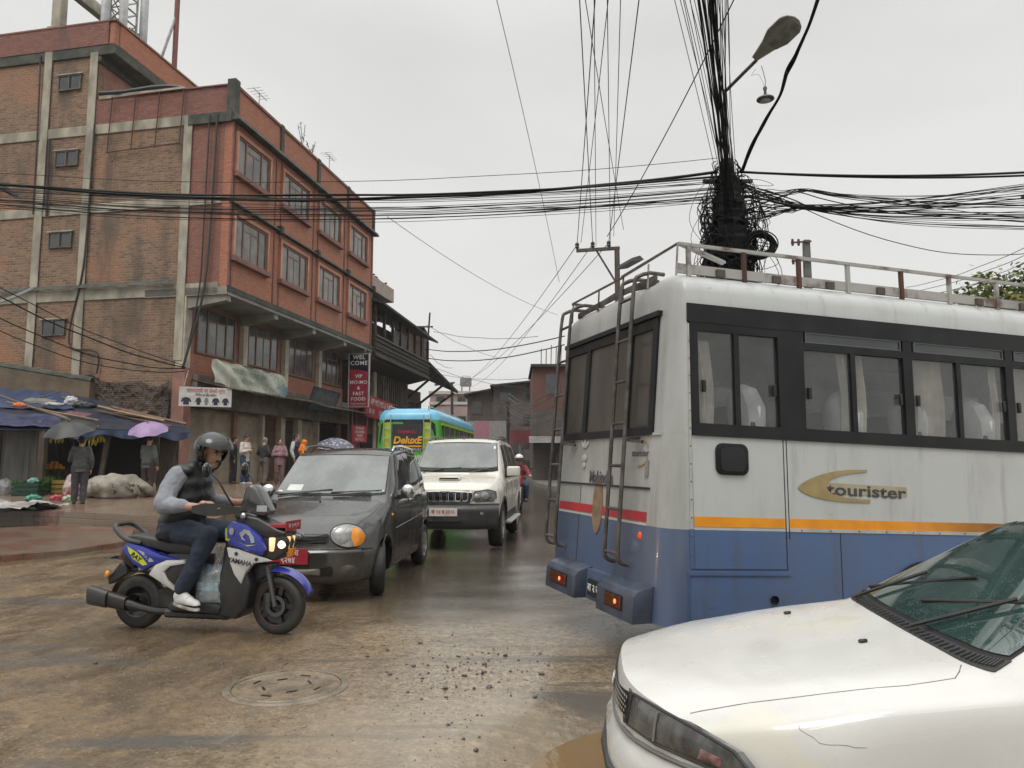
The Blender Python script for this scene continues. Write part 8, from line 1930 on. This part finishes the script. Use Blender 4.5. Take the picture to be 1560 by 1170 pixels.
def oranges(label, c):
 t = thing('orange_pile', label, 'oranges', c); s = MB(); rr = random.Random(4)
 s.build('pile', M('orange_peel', (.62, .20, .02), .45), t) if False else None
 return t
p = pgrd(80, 748); st_ = thing('fruit_stand', 'dark wooden fruit stand carrying a heap of oranges', 'stand', p); s = MB(); s.box(-.3, .3, -.2, .25, .62, .66); s.build('table_top', PLANK, st_)
for x in (-.26, .26):
 for y in (-.16, .2): s = MB(); s.box(x-.03, x+.03, y-.03, y+.03, 0, .62); s.build('leg', PLANK, st_)
rr = random.Random(4); OPM = M('orange_peel', (.62, .20, .02), .45, col2=(.55, .25, .03), vscale=12)
for lay, (n, r0) in enumerate(((12, .26), (7, .17), (3, .07))):
 for k in range(n):
  a = 2*math.pi*k/n+lay; q = p+V(r0*math.cos(a), .02+.6*r0*math.sin(a), .705+.075*lay)
  s = MB(); s.ell(V(0, 0, 0), .05, .05, .047, 12); tag(s.build('orange', OPM, loc=q), 'orange in the fruit heap on the dark wooden stand', 'orange', 'oranges heaped on the fruit stand')
lump('cloth_heap', 'large beige tarpaulin heap covering goods behind the dark umbrella holder', 'covered heap', pgrd(178, 757), 1.0, .5, .42, M('beige_tarpaulin', (.30, .27, .22), .6, col2=(.19, .17, .135), vscale=1.8, bmp=.3, bscale=8), .12, vox=.04)
lump('plastic_sack', 'white and red sack standing right of the mustard crate', 'sack', pgrd(108, 756), .22, .18, .42, M('red_white_sack', (.42, .36, .34), .5, col2=(.35, .07, .08), vscale=3), .04)
for px, py, lab, c in ((87, 762, 'bright red plastic bag on the pavement edge', (.42, .04, .07)), (106, 763, 'pale green plastic bag right of the bright red one', (.34, .45, .28)), (50, 762, 'green plastic bag in front of the dark green crate', (.06, .28, .19))):
 lump('plastic_bag', lab, 'plastic bag', pgrd(px, py), .2, .14, .10, M('bag_%d' % px, c, .4, col2=tuple(x*.6 for x in c), vscale=6), .04, vox=.02)
sh_ = thing('ground_sheet', 'crumpled translucent plastic sheet spread on the pavement at far left', 'plastic sheet', pgrd(10, 778))
s = MB(); s.shell(lambda a, b: V(-1.8+2.7*a, -.9+1.8*b, .04+.42*max(0, noise.noise(V(a*3.5, b*3, 1))+.35)*(1-a*.6)+.06*noise.noise(V(a*14, b*11, 0))), 46, 30, .008); s.build('film', M('dirty_clear_plastic', (.34, .33, .31), .25, col2=(.18, .17, .155), vscale=3), sh_, smooth=25)
lump('plastic_sack', 'grey-white sack half seen behind the plastic sheet at the left edge', 'sack', pgrd(6, 752), .3, .25, .3, WPL, .06)
CAB = M('black_cable', (.005, .005, .0055), .6, spec=.2); CABG = M('grey_cable', (.10, .10, .105), .5); CABB = M('dusty_cable', (.035, .035, .04), .6)
PX, PY = 3.92, 13.0
pole = thing('utility_pole', 'utility pole swallowed by a thick tangle of black cables behind the bus', 'utility pole', (PX, PY, 0))
s = MB(); s.tube([V(0, 0, -.1), V(0, 0, 6.95)], [.15, .11], 14); s.build('shaft', M('steel_pole', (.05, .05, .052), .6, col2=(.03, .03, .03), vscale=4), pole)
s = MB(); s.bar(V(-.45, 0, 6.55), V(.45, 0, 6.55), .06, .06).bar(V(-.4, -.1, 5.2), V(.4, -.1, 5.2), .05, .05); s.build('crossarm', STEEL, pole)
rs = random.Random(21)
tg = MB(); NC = 40
tg.tube([V(PX+.05*noise.noise(V(i*.3, 0, 0)), PY, 4.3+2.5*i/NC) for i in range(NC+1)], [interp([(0, .20), (.2, .28), (.45, .33), (.7, .27), (.9, .19), (1, .07)], i/NC)*(1+.22*noise.noise(V(i*.8, 3, 1))) for i in range(NC+1)], 14)
for k in range(380):
 z0 = rs.uniform(5.0, 6.95) if k < 170 else rs.uniform(4.3, 5.4); a = rs.uniform(0, 6.28); r = rs.uniform(.22, .50)*(1 if z0 < 6.3 else .6); pts = []
 L = rs.uniform(.5, 1.7); n = 9; da = rs.uniform(-5, 5)
 for i in range(n):
  t = i/(n-1); pts.append(V(PX+(r+.05*math.sin(i*2+k))*math.cos(a+da*t)*1.0, PY+(r*.8)*math.sin(a+da*t), z0-L*t+.16*math.sin(t*math.pi*rs.uniform(.5, 2))))
 tg.tube(crom(pts, 2), rs.uniform(.007, .014), 5, caps=False)
for k in range(130):   # loose loops hanging round the pole
 a = rs.uniform(-1.0, 4.1); z0 = rs.uniform(4.9, 6.5); R0 = rs.uniform(.25, .78); d = V(math.cos(a), -abs(math.sin(a))*.5, 0)
 z1 = z0-rs.uniform(-.3, 1.5); c = V(PX, PY, 0); m_ = R0*rs.uniform(.7, 1.3)
 tg.tube(crom([c+V(0, -.1, z0), c+d*R0*.7+V(0, 0, z0+.12), c+d*m_+V(0, 0, (z0+z1)/2-.1), c+d*R0*.6+V(0, 0, z1-.15), c+V(0, -.1, z1)], 5), rs.uniform(.004, .009), 4, caps=False)
for k in range(34):   # strands fanning down to the left of the pole
 q = rs.uniform(0, 1); tg.tube(crom([V(PX-.1, PY-.05, 5.7+.4*q), V(PX-.25-.2*q, PY-.1, 5.0+.2*q), V(PX-.45-.35*q, PY-.15, 4.4), V(PX-.6-.5*q, PY-.15, 3.9)], 5), .007, 4, caps=False)
tag(tg.build('cable_tangle', CAB, smooth=0), 'dense tangled mass of black cables wrapped round the pole', 'cable tangle', kind='stuff')
co_ = thing('cable_coil', 'thick coil of spare black cable hung right of the tangled pole', 'cable coil', (PX+.46, PY-.2, 5.30))
s = MB()
for k in range(26):
 R0 = .24+rs.uniform(-.05, .05); o = V(rs.uniform(-.03, .03), rs.uniform(-.08, .08), rs.uniform(-.03, .03)); tl_ = rs.uniform(-.25, .25)
 s.tube([o+V(R0*1.1*math.cos(a), tl_*R0*math.sin(a), R0*.85*math.sin(a)) for a in [2*math.pi*i/22 for i in range(22)]], .012, 5, closed=True)
s.build('coil', CAB, co_, smooth=0)
lamp = thing('street_lamp', 'street lamp head on a bent pipe bracket above the cable tangle', 'street lamp', (PX, PY, 6.4))
a0 = V(0, 0, 0); e1 = at_y(1104, 142, 12.9)-V(PX, PY, 6.4); e2 = at_y(1152, 92, 12.0)-V(PX, PY, 6.4)
s = MB(); s.tube(crom([a0, e1*.5+V(-.0, 0, 0), e1, e1.lerp(e2, .08)+V(0, 0, .02), e2], 5), .032, 9); s.build('bracket', STEEL, lamp)
h0 = at_y(1150, 90, 12.0)-V(PX, PY, 6.4); h1 = at_y(1214, 28, 11.4)-V(PX, PY, 6.4)
d = (h1-h0); Lh = d.length; d.normalize(); sd2 = d.cross(V(0, 0, 1)).normalized(); up = sd2.cross(d)
def lh(a, t, k=1.):   # section of the lamp head
 w = interp([(0, .08), (.12, .12), (.35, .20), (.55, .31), (.85, .31), (.97, .2), (1, .08)], a); hh = interp([(0, .05), (.3, .07), (.6, .10), (.9, .09), (1, .03)], a)
 c, sn = math.cos(t), math.sin(t); return h0+d*Lh*a+sd2*(w*c)*k+up*(hh*(sn if sn > 0 else sn*.35))*k
s = MB(); s.loft([[lh(i/18, 2*math.pi*k/24) for k in range(24)] for i in range(19)]); s.build('housing', M('lamp_housing', (.24, .24, .20), .5, col2=(.17, .17, .14), vscale=5), lamp)
s = MB(); s.shell(lambda a, b: lh(.36+.58*a, math.pi*(1.04+.92*b))-up*.008, 12, 10, .01); s.build('bowl', M('dull_lamp_bowl', (.20, .20, .18), .2, col2=(.12, .12, .11), vscale=6), lamp)
hb2 = thing('hanging_bulb', 'small shaded bulb dangling from wires below the street lamp', 'lamp', at_y(1166, 150, 11.8)); q0 = at_y(1166, 150, 11.8)
s = MB(); s.lathe([(.0, .035), (.03, .05), (.05, .05), (.14, -.0), (.145, -.02), (.13, -.03), (0, -.03)], 20); s.build('shade', M('enamel_shade', (.10, .10, .10), .4), hb2)
s = MB(); s.ell(V(0, 0, -.035), .08, .08, .04, 14); s.build('bulb', M('frosted_bulb', (.4, .4, .38), .3), hb2)
s = MB(); s.lathe([(0, .03), (.03, .04), (.022, .13), (.035, .17), (.03, .2), (0, .21)], 10); s.build('holder', STEEL, hb2)
s = MB(); s.tube(crom([V(0, 0, .2), V(.01, 0, .32), at_y(1160, 100, 11.8)-q0], 5), .006, 5).tube(crom([V(0, 0, .2), V(-.1, 0, .42), V(-.22, 0, .40), V(-.14, 0, .52)], 5), .003, 4); s.build('wire', CABG, hb2)
def cable(p, q, sag, r, mat, label, group, wob=0., n=18, name='cable'):
 p = Vector(p); q = Vector(q); pts = []
 for i in range(n+1):
  t = i/n; c = p.lerp(q, t); c.z -= sag*4*t*(1-t); c += V(wob*noise.noise(V(t*5, r*900+sag*7, 0)), wob*noise.noise(V(t*5, r*900, 5)), wob*noise.noise(V(t*6, sag*9, 9))); pts.append(c-p)
 s = MB(); s.tube(pts, r, 5); o = s.build(name, mat, loc=p); return tag(o, label, 'cable', group)
top = V(PX, PY-.1, 6.75)
Lg = 'black cables strung from the tangled pole to the left'; Ll = 'thin black cable crossing the brick building front on its way to the tangled pole'
LEFT = [(281, 298, 268, .005), (288, 304, 278, .005), (296, 315, 286, .005), (304, 322, 296, .006), (309, 328, 299, .005), (315, 336, 306, .005), (286, 300, 272, .007), (294, 309, 284, .006), (306, 324, 292, .007), (312, 332, 302, .006), (302, 314, 287, .008), (276, 296, 262, .03), (290, 302, 280, .008), (298, 318, 288, .006), (300, 322, 292, .006), (262, 268, 240, .006), (284, 306, 275, .006), (303, 326, 300, .009), (308, 330, 296, .011), (280, 300, 284, .006), (316, 322, 305, .005), (292, 312, 310, .005)]
for i, (yl, ym, yr, r) in enumerate(LEFT):
 A = at_y(-40, yl, 13.2+.2*(i % 4)); B = at_y(1102+rs.uniform(-10, 8), yr, 12.95); Mi = at_y(520, ym, 13.1)
 sag = ((A.z+B.z)/2-Mi.z)
 lab = 'thick black main cable sagging across the brick building to the tangled pole' if r > .025 else ('single thin wire highest above the main cable to the left' if ym == 268 else Ll)
 cable(A, B, sag, r, CAB, lab, Lg if r < .025 and ym != 268 else None, .03, 26)
cable(at_y(-40, 279, 13.3), at_y(1102, 268, 12.9), ((at_y(-40, 279, 13.3).z+at_y(1102, 268, 12.9).z)/2-at_y(520, 298, 13.1).z), .022, CAB, 'second thick black cable twisted just under the main one to the left', None, .03, 26)
for i, (a, b, sg, r) in enumerate((((-140, 368, 19), (282, 560, 24.6), .45, .022), ((-140, 398, 19), (282, 562, 24.6), .7, .018), ((-140, 420, 19), (280, 565, 24.6), .8, .015), ((-140, 355, 19), (278, 556, 24.8), .35, .015))):
 cable(at_y(*a), at_y(*b), sg, r, CAB, 'low black cable slanting over the tarpaulin roofs to the shop corner pier', 'low cables to the shop corner', .05)
cable(at_y(-20, 466, 20), at_y(52, 438, 25.8), .05, .05, M('pale_conduit', (.3, .3, .29), .5), 'short thick pale conduit at the left edge of the brick flank', None)
for px, Y, h, lab in ((-40, 13.5, 7.3, 'plain pole at the far left where the long black cables end'), (-140, 19, 7.6, 'plain pole left of the stalls where the low cables start'), (1640, 13.9, 7.4, 'plain pole at the far right where the sagging cables end')):
 p = at_y(px, 600, Y); t = thing('street_pole', lab, 'utility pole', (p.x, Y, 0)); s = MB(); s.cyl(V(0, 0, -.1), V(0, 0, h), .13, .09, 10); s.build('shaft', M('pole_dark', (.05, .045, .045), .6), t); s = MB(); s.bar(V(-.1, -.9, h-.5), V(-.1, .9, h-.5), .08, .08); s.build('crossarm', STEEL, t)
Rg = 'black cables strung from the tangled pole to the right'; Rl = 'thin black cable in the sagging fan to the right of the tangled pole'
RIGHT = [(262, 256, .024, 260), (262, 262, .022, 264), (275, 268, .007, 288), (290, 280, .006, 292), (292, 290, .006, 300), (300, 296, .007, 305), (305, 304, .006, 312), (312, 312, .006, 318), (318, 318, .006, 322), (310, 325, .006, 318), (312, 332, .007, 322), (316, 300, .005, 330), (318, 340, .007, 336), (320, 350, .006, 352), (296, 356, .006, 342), (304, 310, .005, 320), (300, 286, .005, 300), (322, 328, .005, 330), (284, 276, .005, 286), (314, 322, .006, 316)]
for k in range(24): RIGHT.append((rs.uniform(280, 326), rs.uniform(270, 352), rs.choice((.006, .008, .010)), rs.uniform(285, 336)))
for i, (y0, y1, r, ym) in enumerate(RIGHT):
 A = at_y(1125+rs.uniform(-8, 8), y0 if i < 2 else rs.uniform(272, 352), 12.95); B = at_y(1640, y1+rs.uniform(-3, 3), 13.3+.3*(i % 5))
 if i < 2: pts = [A.lerp(B, t/16)-V(0, 0, .10*4*t/16*(1-t/16)) for t in range(17)]
 else:
  up_ = i % 4 == 0; K = at_y(1222+rs.uniform(-10, 14), (290 if up_ else 315)+rs.uniform(-3, 3), 12.97); sg = rs.uniform(.05, .28)
  pts = [A.lerp(K, t/5)+V(0, 0, .05*math.sin(math.pi*t/5)*rs.uniform(-1, 1)) for t in range(5)]+[K.lerp(B, t/14)-V(0, 0, sg*4*t/14*(1-t/14)*(1-t/14)) for t in range(15)]
 s = MB(); s.tube([p-A for p in crom(pts, 2)], r, 5); tag(s.build('cable', CAB, loc=A), Rl if i > 1 else ('upper of two thick black cables running right from the pole head' if i == 0 else 'lower of two thick black cables running right from the pole head'), 'cable', Rg if i > 1 else None)
A = at_y(1225, 318, 13); B = at_y(1640, 372, 14); cable(A, B, A.lerp(B, .5).z-at_y(1400, 380, 13.3).z, .008, CAB, 'single black cable drooping lowest to the right above the roof rack', None, .01)
s_ = cable(at_y(1150, 300, 12.9), at_y(1225, 316, 12.95), .02, .022, CAB, 'short bound black bundle where the right-hand cables are tied together', None, .01)
for i, (x0, y0, x1, y1) in enumerate(((1385, 445, 1600, 372), (1400, 450, 1600, 392), (1420, 448, 1600, 380), (1380, 438, 1600, 360))):
 cable(at_y(x0, y0, 24), at_y(x1, y1, 16), .15, .009, CABB, 'thin grey wire rising to the right over the treetop', 'wires over the treetop', .02)
Og = 'cables running overhead from the tangled pole'; Ol = 'black cable in the steep bundle climbing overhead from the tangled pole'
for i in range(40):
 px = rs.gauss(1074, 9) if i < 18 else rs.choice((1019, 1028, 1040, 1046, 1052, 1094, 1100, 1106, 1088, 1034)); px += rs.uniform(-3, 3)
 A = V(PX+rs.uniform(-.12, .12), PY-.1, rs.uniform(5.6, 6.9)); E_ = at_y(px, -30, 8.3+rs.uniform(-.3, .3)); d = (E_-A); Q = A+d*(2.6)
 Q.z = E_.z+(E_.z-A.z)*.45+rs.uniform(-.1, .1)
 t = 1/2.6; sag = (A.lerp(Q, t).z-E_.z)/(4*t*(1-t))
 cable(A, Q, sag, rs.choice((.005, .006, .008, .009, .015)) if i < 18 else .005, CAB, Ol, Og, .03, 22)
tw = [(1130, 262, 12.9), (1146, 222, 12.5), (1168, 180, 12), (1188, 145, 11.5), (1198, 112, 11), (1212, 85, 10.6), (1232, 40, 10.1), (1252, -20, 9.6)]
P_ = crom([at_y(*q) for q in tw], 6)
for k in range(4):
 s = MB(); o = P_[0]; s.tube([p-o+V(.017*math.cos(i*.22+k*1.57)*(1+.5*math.sin(i*.3)), 0, .017*math.sin(i*.22+k*1.57)) for i, p in enumerate(P_)], .017 if k < 3 else .008, 6)
 tag(s.build('cable', CAB, loc=o), 'thick twisted black cable curving past the street lamp to the upper right' if k < 3 else 'thin black cable following the twisted ones past the street lamp', 'cable', 'twisted cables past the street lamp' if k < 3 else None)
TY = 22.0; tb = at_y(940, 385, TY)
tp = thing('electricity_pole', 'steel electricity pole with one-sided crossarm beyond the bus ladder', 'utility pole', (tb.x, TY, 0))
s = MB(); s.cyl(V(0, 0, 0), V(0, 0, tb.z+.15), .10, .08, 10); s.build('shaft', M('pole_brown', (.10, .06, .045), .6, col2=(.06, .05, .045), vscale=3), tp)
cl_ = at_y(878, 382, TY)-V(tb.x, TY, 0); cr_ = at_y(944, 378, TY)-V(tb.x, TY, 0)
s = MB(); s.bar(cl_, cr_, .10, .09).bar(cl_.lerp(cr_, .45), V(0, 0, tb.z-1.0), .05, .05); s.build('crossarm', STEEL, tp)
ins = []
for a in (.02, .38, .75):
 p = cl_.lerp(cr_, a); s = MB(); s.lathe([(0, .05), (.03, .05), (.07, .10), (.05, .14), (.07, .18), (.05, .24), (0, .25)], 10, Matrix.Translation(p)); s.build('insulator', M('brown_insulator', (.05, .03, .025), .3), tp); ins.append(p+V(tb.x, TY, .18))
Tg = 'line wires of the crossarm pole'
for i, (p, px) in enumerate(zip(ins, (908, 882, 976))):
 E_ = at_y(px, -20, 11.5); Q = p+(E_-p)*2.0; Q.z = E_.z+(E_.z-p.z)*.9; sag = (p.lerp(Q, .5).z-E_.z)
 cable(p, Q, sag, .011, CABB, 'line wire climbing from the crossarm pole over the camera', Tg, 0, 20)
 F_ = at_y((700, 715, 690)[i], (585, 590, 588)[i], 80); cable(p, F_, .9, .012, CABB, 'line wire running from the crossarm pole down the street', 'line wires down the street', 0, 20)
for i, (x0, y0, x1) in enumerate(((885, 370, 926), (935, 360, 945), (930, 380, 925), (950, 350, 892), (908, 375, 905))):
 A = at_y(x0, y0, 21); E_ = at_y(x1, -20, 11); Q = A+(E_-A)*1.9; cable(A, Q, .25, .008, CABG if i % 2 else CABB, 'faint wire rising steeply left of the tangled pole', 'faint steep wires', 0, 18)
A = at_y(925, 360, 20); B = at_y(1112, -10, 12); cable(A, B+(B-A)*.4, .3, .012, CABB, 'wire slanting from the crossarm pole across the steep cable bundle', None, 0, 18)
cable(at_y(752, -20, 30), at_y(852, 430, 60), -.5, .018, CABG, 'lone faint wire dropping through the open sky above the street', None, 0, 18)
cable(at_y(590, 330, 40), at_y(850, 480, 70), .6, .018, CABG, 'lone faint wire slanting from the brick building roof towards the bus', None, 0, 18)
for i, (x0, y0, x1, y1, sg) in enumerate(((647, 532, 860, 512, .35), (647, 545, 860, 525, .4))):
 cable(at_y(x0, y0, 45), at_y(x1, y1, 30), sg, .025, CAB, 'dark cable crossing the street from the timber house to the bus', 'cables crossing the street', .02)
for i, (x0, y0, x1, y1, Y0, Y1) in enumerate(((660, 505, 820, 512, 50, 45), (650, 495, 760, 545, 50, 70), (660, 560, 800, 590, 55, 60), (655, 540, 690, 560, 50, 60), (665, 570, 815, 575, 60, 60))):
 cable(at_y(x0, y0, Y0), at_y(x1, y1, Y1), .3, .018, CABG, 'faint grey wire strung across the far end of the street', 'faint wires across the far street', .05)
for i in range(16):
 y = 640+rs.uniform(-32, 20); cable(at_y(773+rs.uniform(-3, 3), y-8, 56), at_y(850, y+rs.uniform(-40, 8), 44), rs.uniform(.2, 1.0), .016, CABG, 'grey wire in the web before the dark houses left of the bus', 'web of wires before the dark houses', .08)
for (px, Y, yt, lab) in ((774, 56, 612, 'thin dark pole carrying the wire web before the far houses'), (691, 62, 583, 'dark leaning pole with crossarm near the coach roof')):
 p = at_y(px, yt, Y); t = thing('street_pole', lab, 'utility pole', (p.x, Y, 0)); s = MB(); s.cyl(V(.0, 0, 0), V(-.15 if px < 700 else 0, 0, p.z), .14, .11, 8); s.build('shaft', M('pole_dark', (.05, .045, .045), .6), t)
 s = MB(); s.bar(V(-1.6, 0, p.z-.2), V(.1, 0, p.z), .14, .14); s.build('crossarm', STEEL, t)
cp = at_y(1228, 366, 24); t = thing('concrete_pole', 'plain concrete pole with small crossarms right of the tangled pole', 'utility pole', (cp.x, 24, 0)); s = MB(); s.hexa([V(-.16, -.12, 0), V(.16, -.12, 0), V(.16, .12, 0), V(-.16, .12, 0), V(-.10, -.09, cp.z), V(.10, -.09, cp.z), V(.10, .09, cp.z), V(-.10, .09, cp.z)]); s.build('shaft', M('pole_concrete', (.13, .13, .12), .8, col2=(.09, .09, .085), vscale=4), t, bevel=.01)
s = MB()
for z in (.12, .75): s.bar(V(-.55, -.12, cp.z-z), V(.12, -.12, cp.z-z+.05), .05, .05)
s.build('crossarm', STEEL, t)
s = MB()
for z in (.12, .75):
 for x in (-.5, -.3): s.lathe([(0, -.1), (.04, -.1), (.05, 0), (.04, .12), (0, .12)], 8, Matrix.Translation((x, -.12, cp.z-z)))
s.build('insulators', M('brown_insulator', (.05, .03, .025), .3), t)
tree = thing('tree', 'leafy yellow-green tree showing above the bus roof at the right edge', 'tree', (16.6, 23.0, 0))
s = MB(); s.tube(crom([V(0, 0, -.1), V(.1, 0, 1.6), V(-.05, .1, 3.0), V(.1, 0, 5.6)], 4), [.26-.012*i for i in range(13)], 10)
for k in range(9): a = k*.7; s.tube(crom([V(0, 0, 2.4+.2*k), V(.8*math.cos(a), .8*math.sin(a), 3.5+.2*k), V(1.8*math.cos(a), 1.8*math.sin(a), 4.3+.25*k)], 4), [.09, .08, .07, .06, .05, .045, .04, .03, .02], 6)
s.build('trunk', M('bark', (.07, .055, .04), .9, bmp=.6), tree)
cl = MB(); rs2 = random.Random(3)
for k in range(150):
 u = rs2.uniform(-1, 1); a = rs2.uniform(0, 6.283); r = rs2.random()**.4; c = V(2.7*r*math.sqrt(1-u*u)*math.cos(a), 2.4*r*math.sqrt(1-u*u)*math.sin(a), 6.0+1.6*r*u); cl.mat(rs2.choice((0, 0, 1, 2)))
 cr = rs2.uniform(.35, .6)
 for j in range(70):
  q = c+V(rs2.gauss(0, cr*.5), rs2.gauss(0, cr*.5), rs2.gauss(0, cr*.42)); d = V(rs2.uniform(-1, 1), rs2.uniform(-1, 1), rs2.uniform(-.9, .5)).normalized(); n_ = d.orthogonal().normalized(); n_ = (Matrix.Rotation(rs2.uniform(0, 6), 3, d) @ n_)*.055; L_ = rs2.uniform(.15, .24)
  cl.add([q, q+d*L_*.5+n_, q+d*L_, q+d*L_*.5-n_], [(0, 1, 2, 3)])
cl.build('crown', [M('leaf_mid', (.14, .17, .035), .5, col2=(.10, .13, .03), vscale=3), M('leaf_yellow', (.24, .23, .045), .5, col2=(.18, .18, .04), vscale=3), M('leaf_dark', (.05, .075, .02), .5)], tree, smooth=0)
hl_ = MB(); hl_.grid(lambda a, b: (-500+1000*a, 380+160*b, -.4+(12+9*noise.noise(V(a*14, 0, 2))+4*noise.noise(V(a*60, 0, 1)))*math.sin(b*math.pi)), 120, 8); tag(hl_.build('hills', M('far_hill', (.07, .08, .06), .9, col2=(.05, .055, .045), vscale=.02)), kind='structure')
hz = MB(); hz.box(-600, 600, -100, 600, -1.5, 48)
hm = bpy.data.materials.new('rain_haze'); hm.use_nodes = True; hn = hm.node_tree; hn.nodes.clear(); ho_ = hn.nodes.new('ShaderNodeOutputMaterial'); hv = hn.nodes.new('ShaderNodeVolumePrincipled')
hv.inputs['Color'].default_value = (.93, .94, .95, 1); hv.inputs['Density'].default_value = .0004; hn.links.new(hv.outputs[0], ho_.inputs['Volume'])
tag(hz.build('haze', hm, smooth=0), 'thin rain haze hanging over the street', 'haze', kind='stuff')
bpy.data.scenes.remove(TMP)
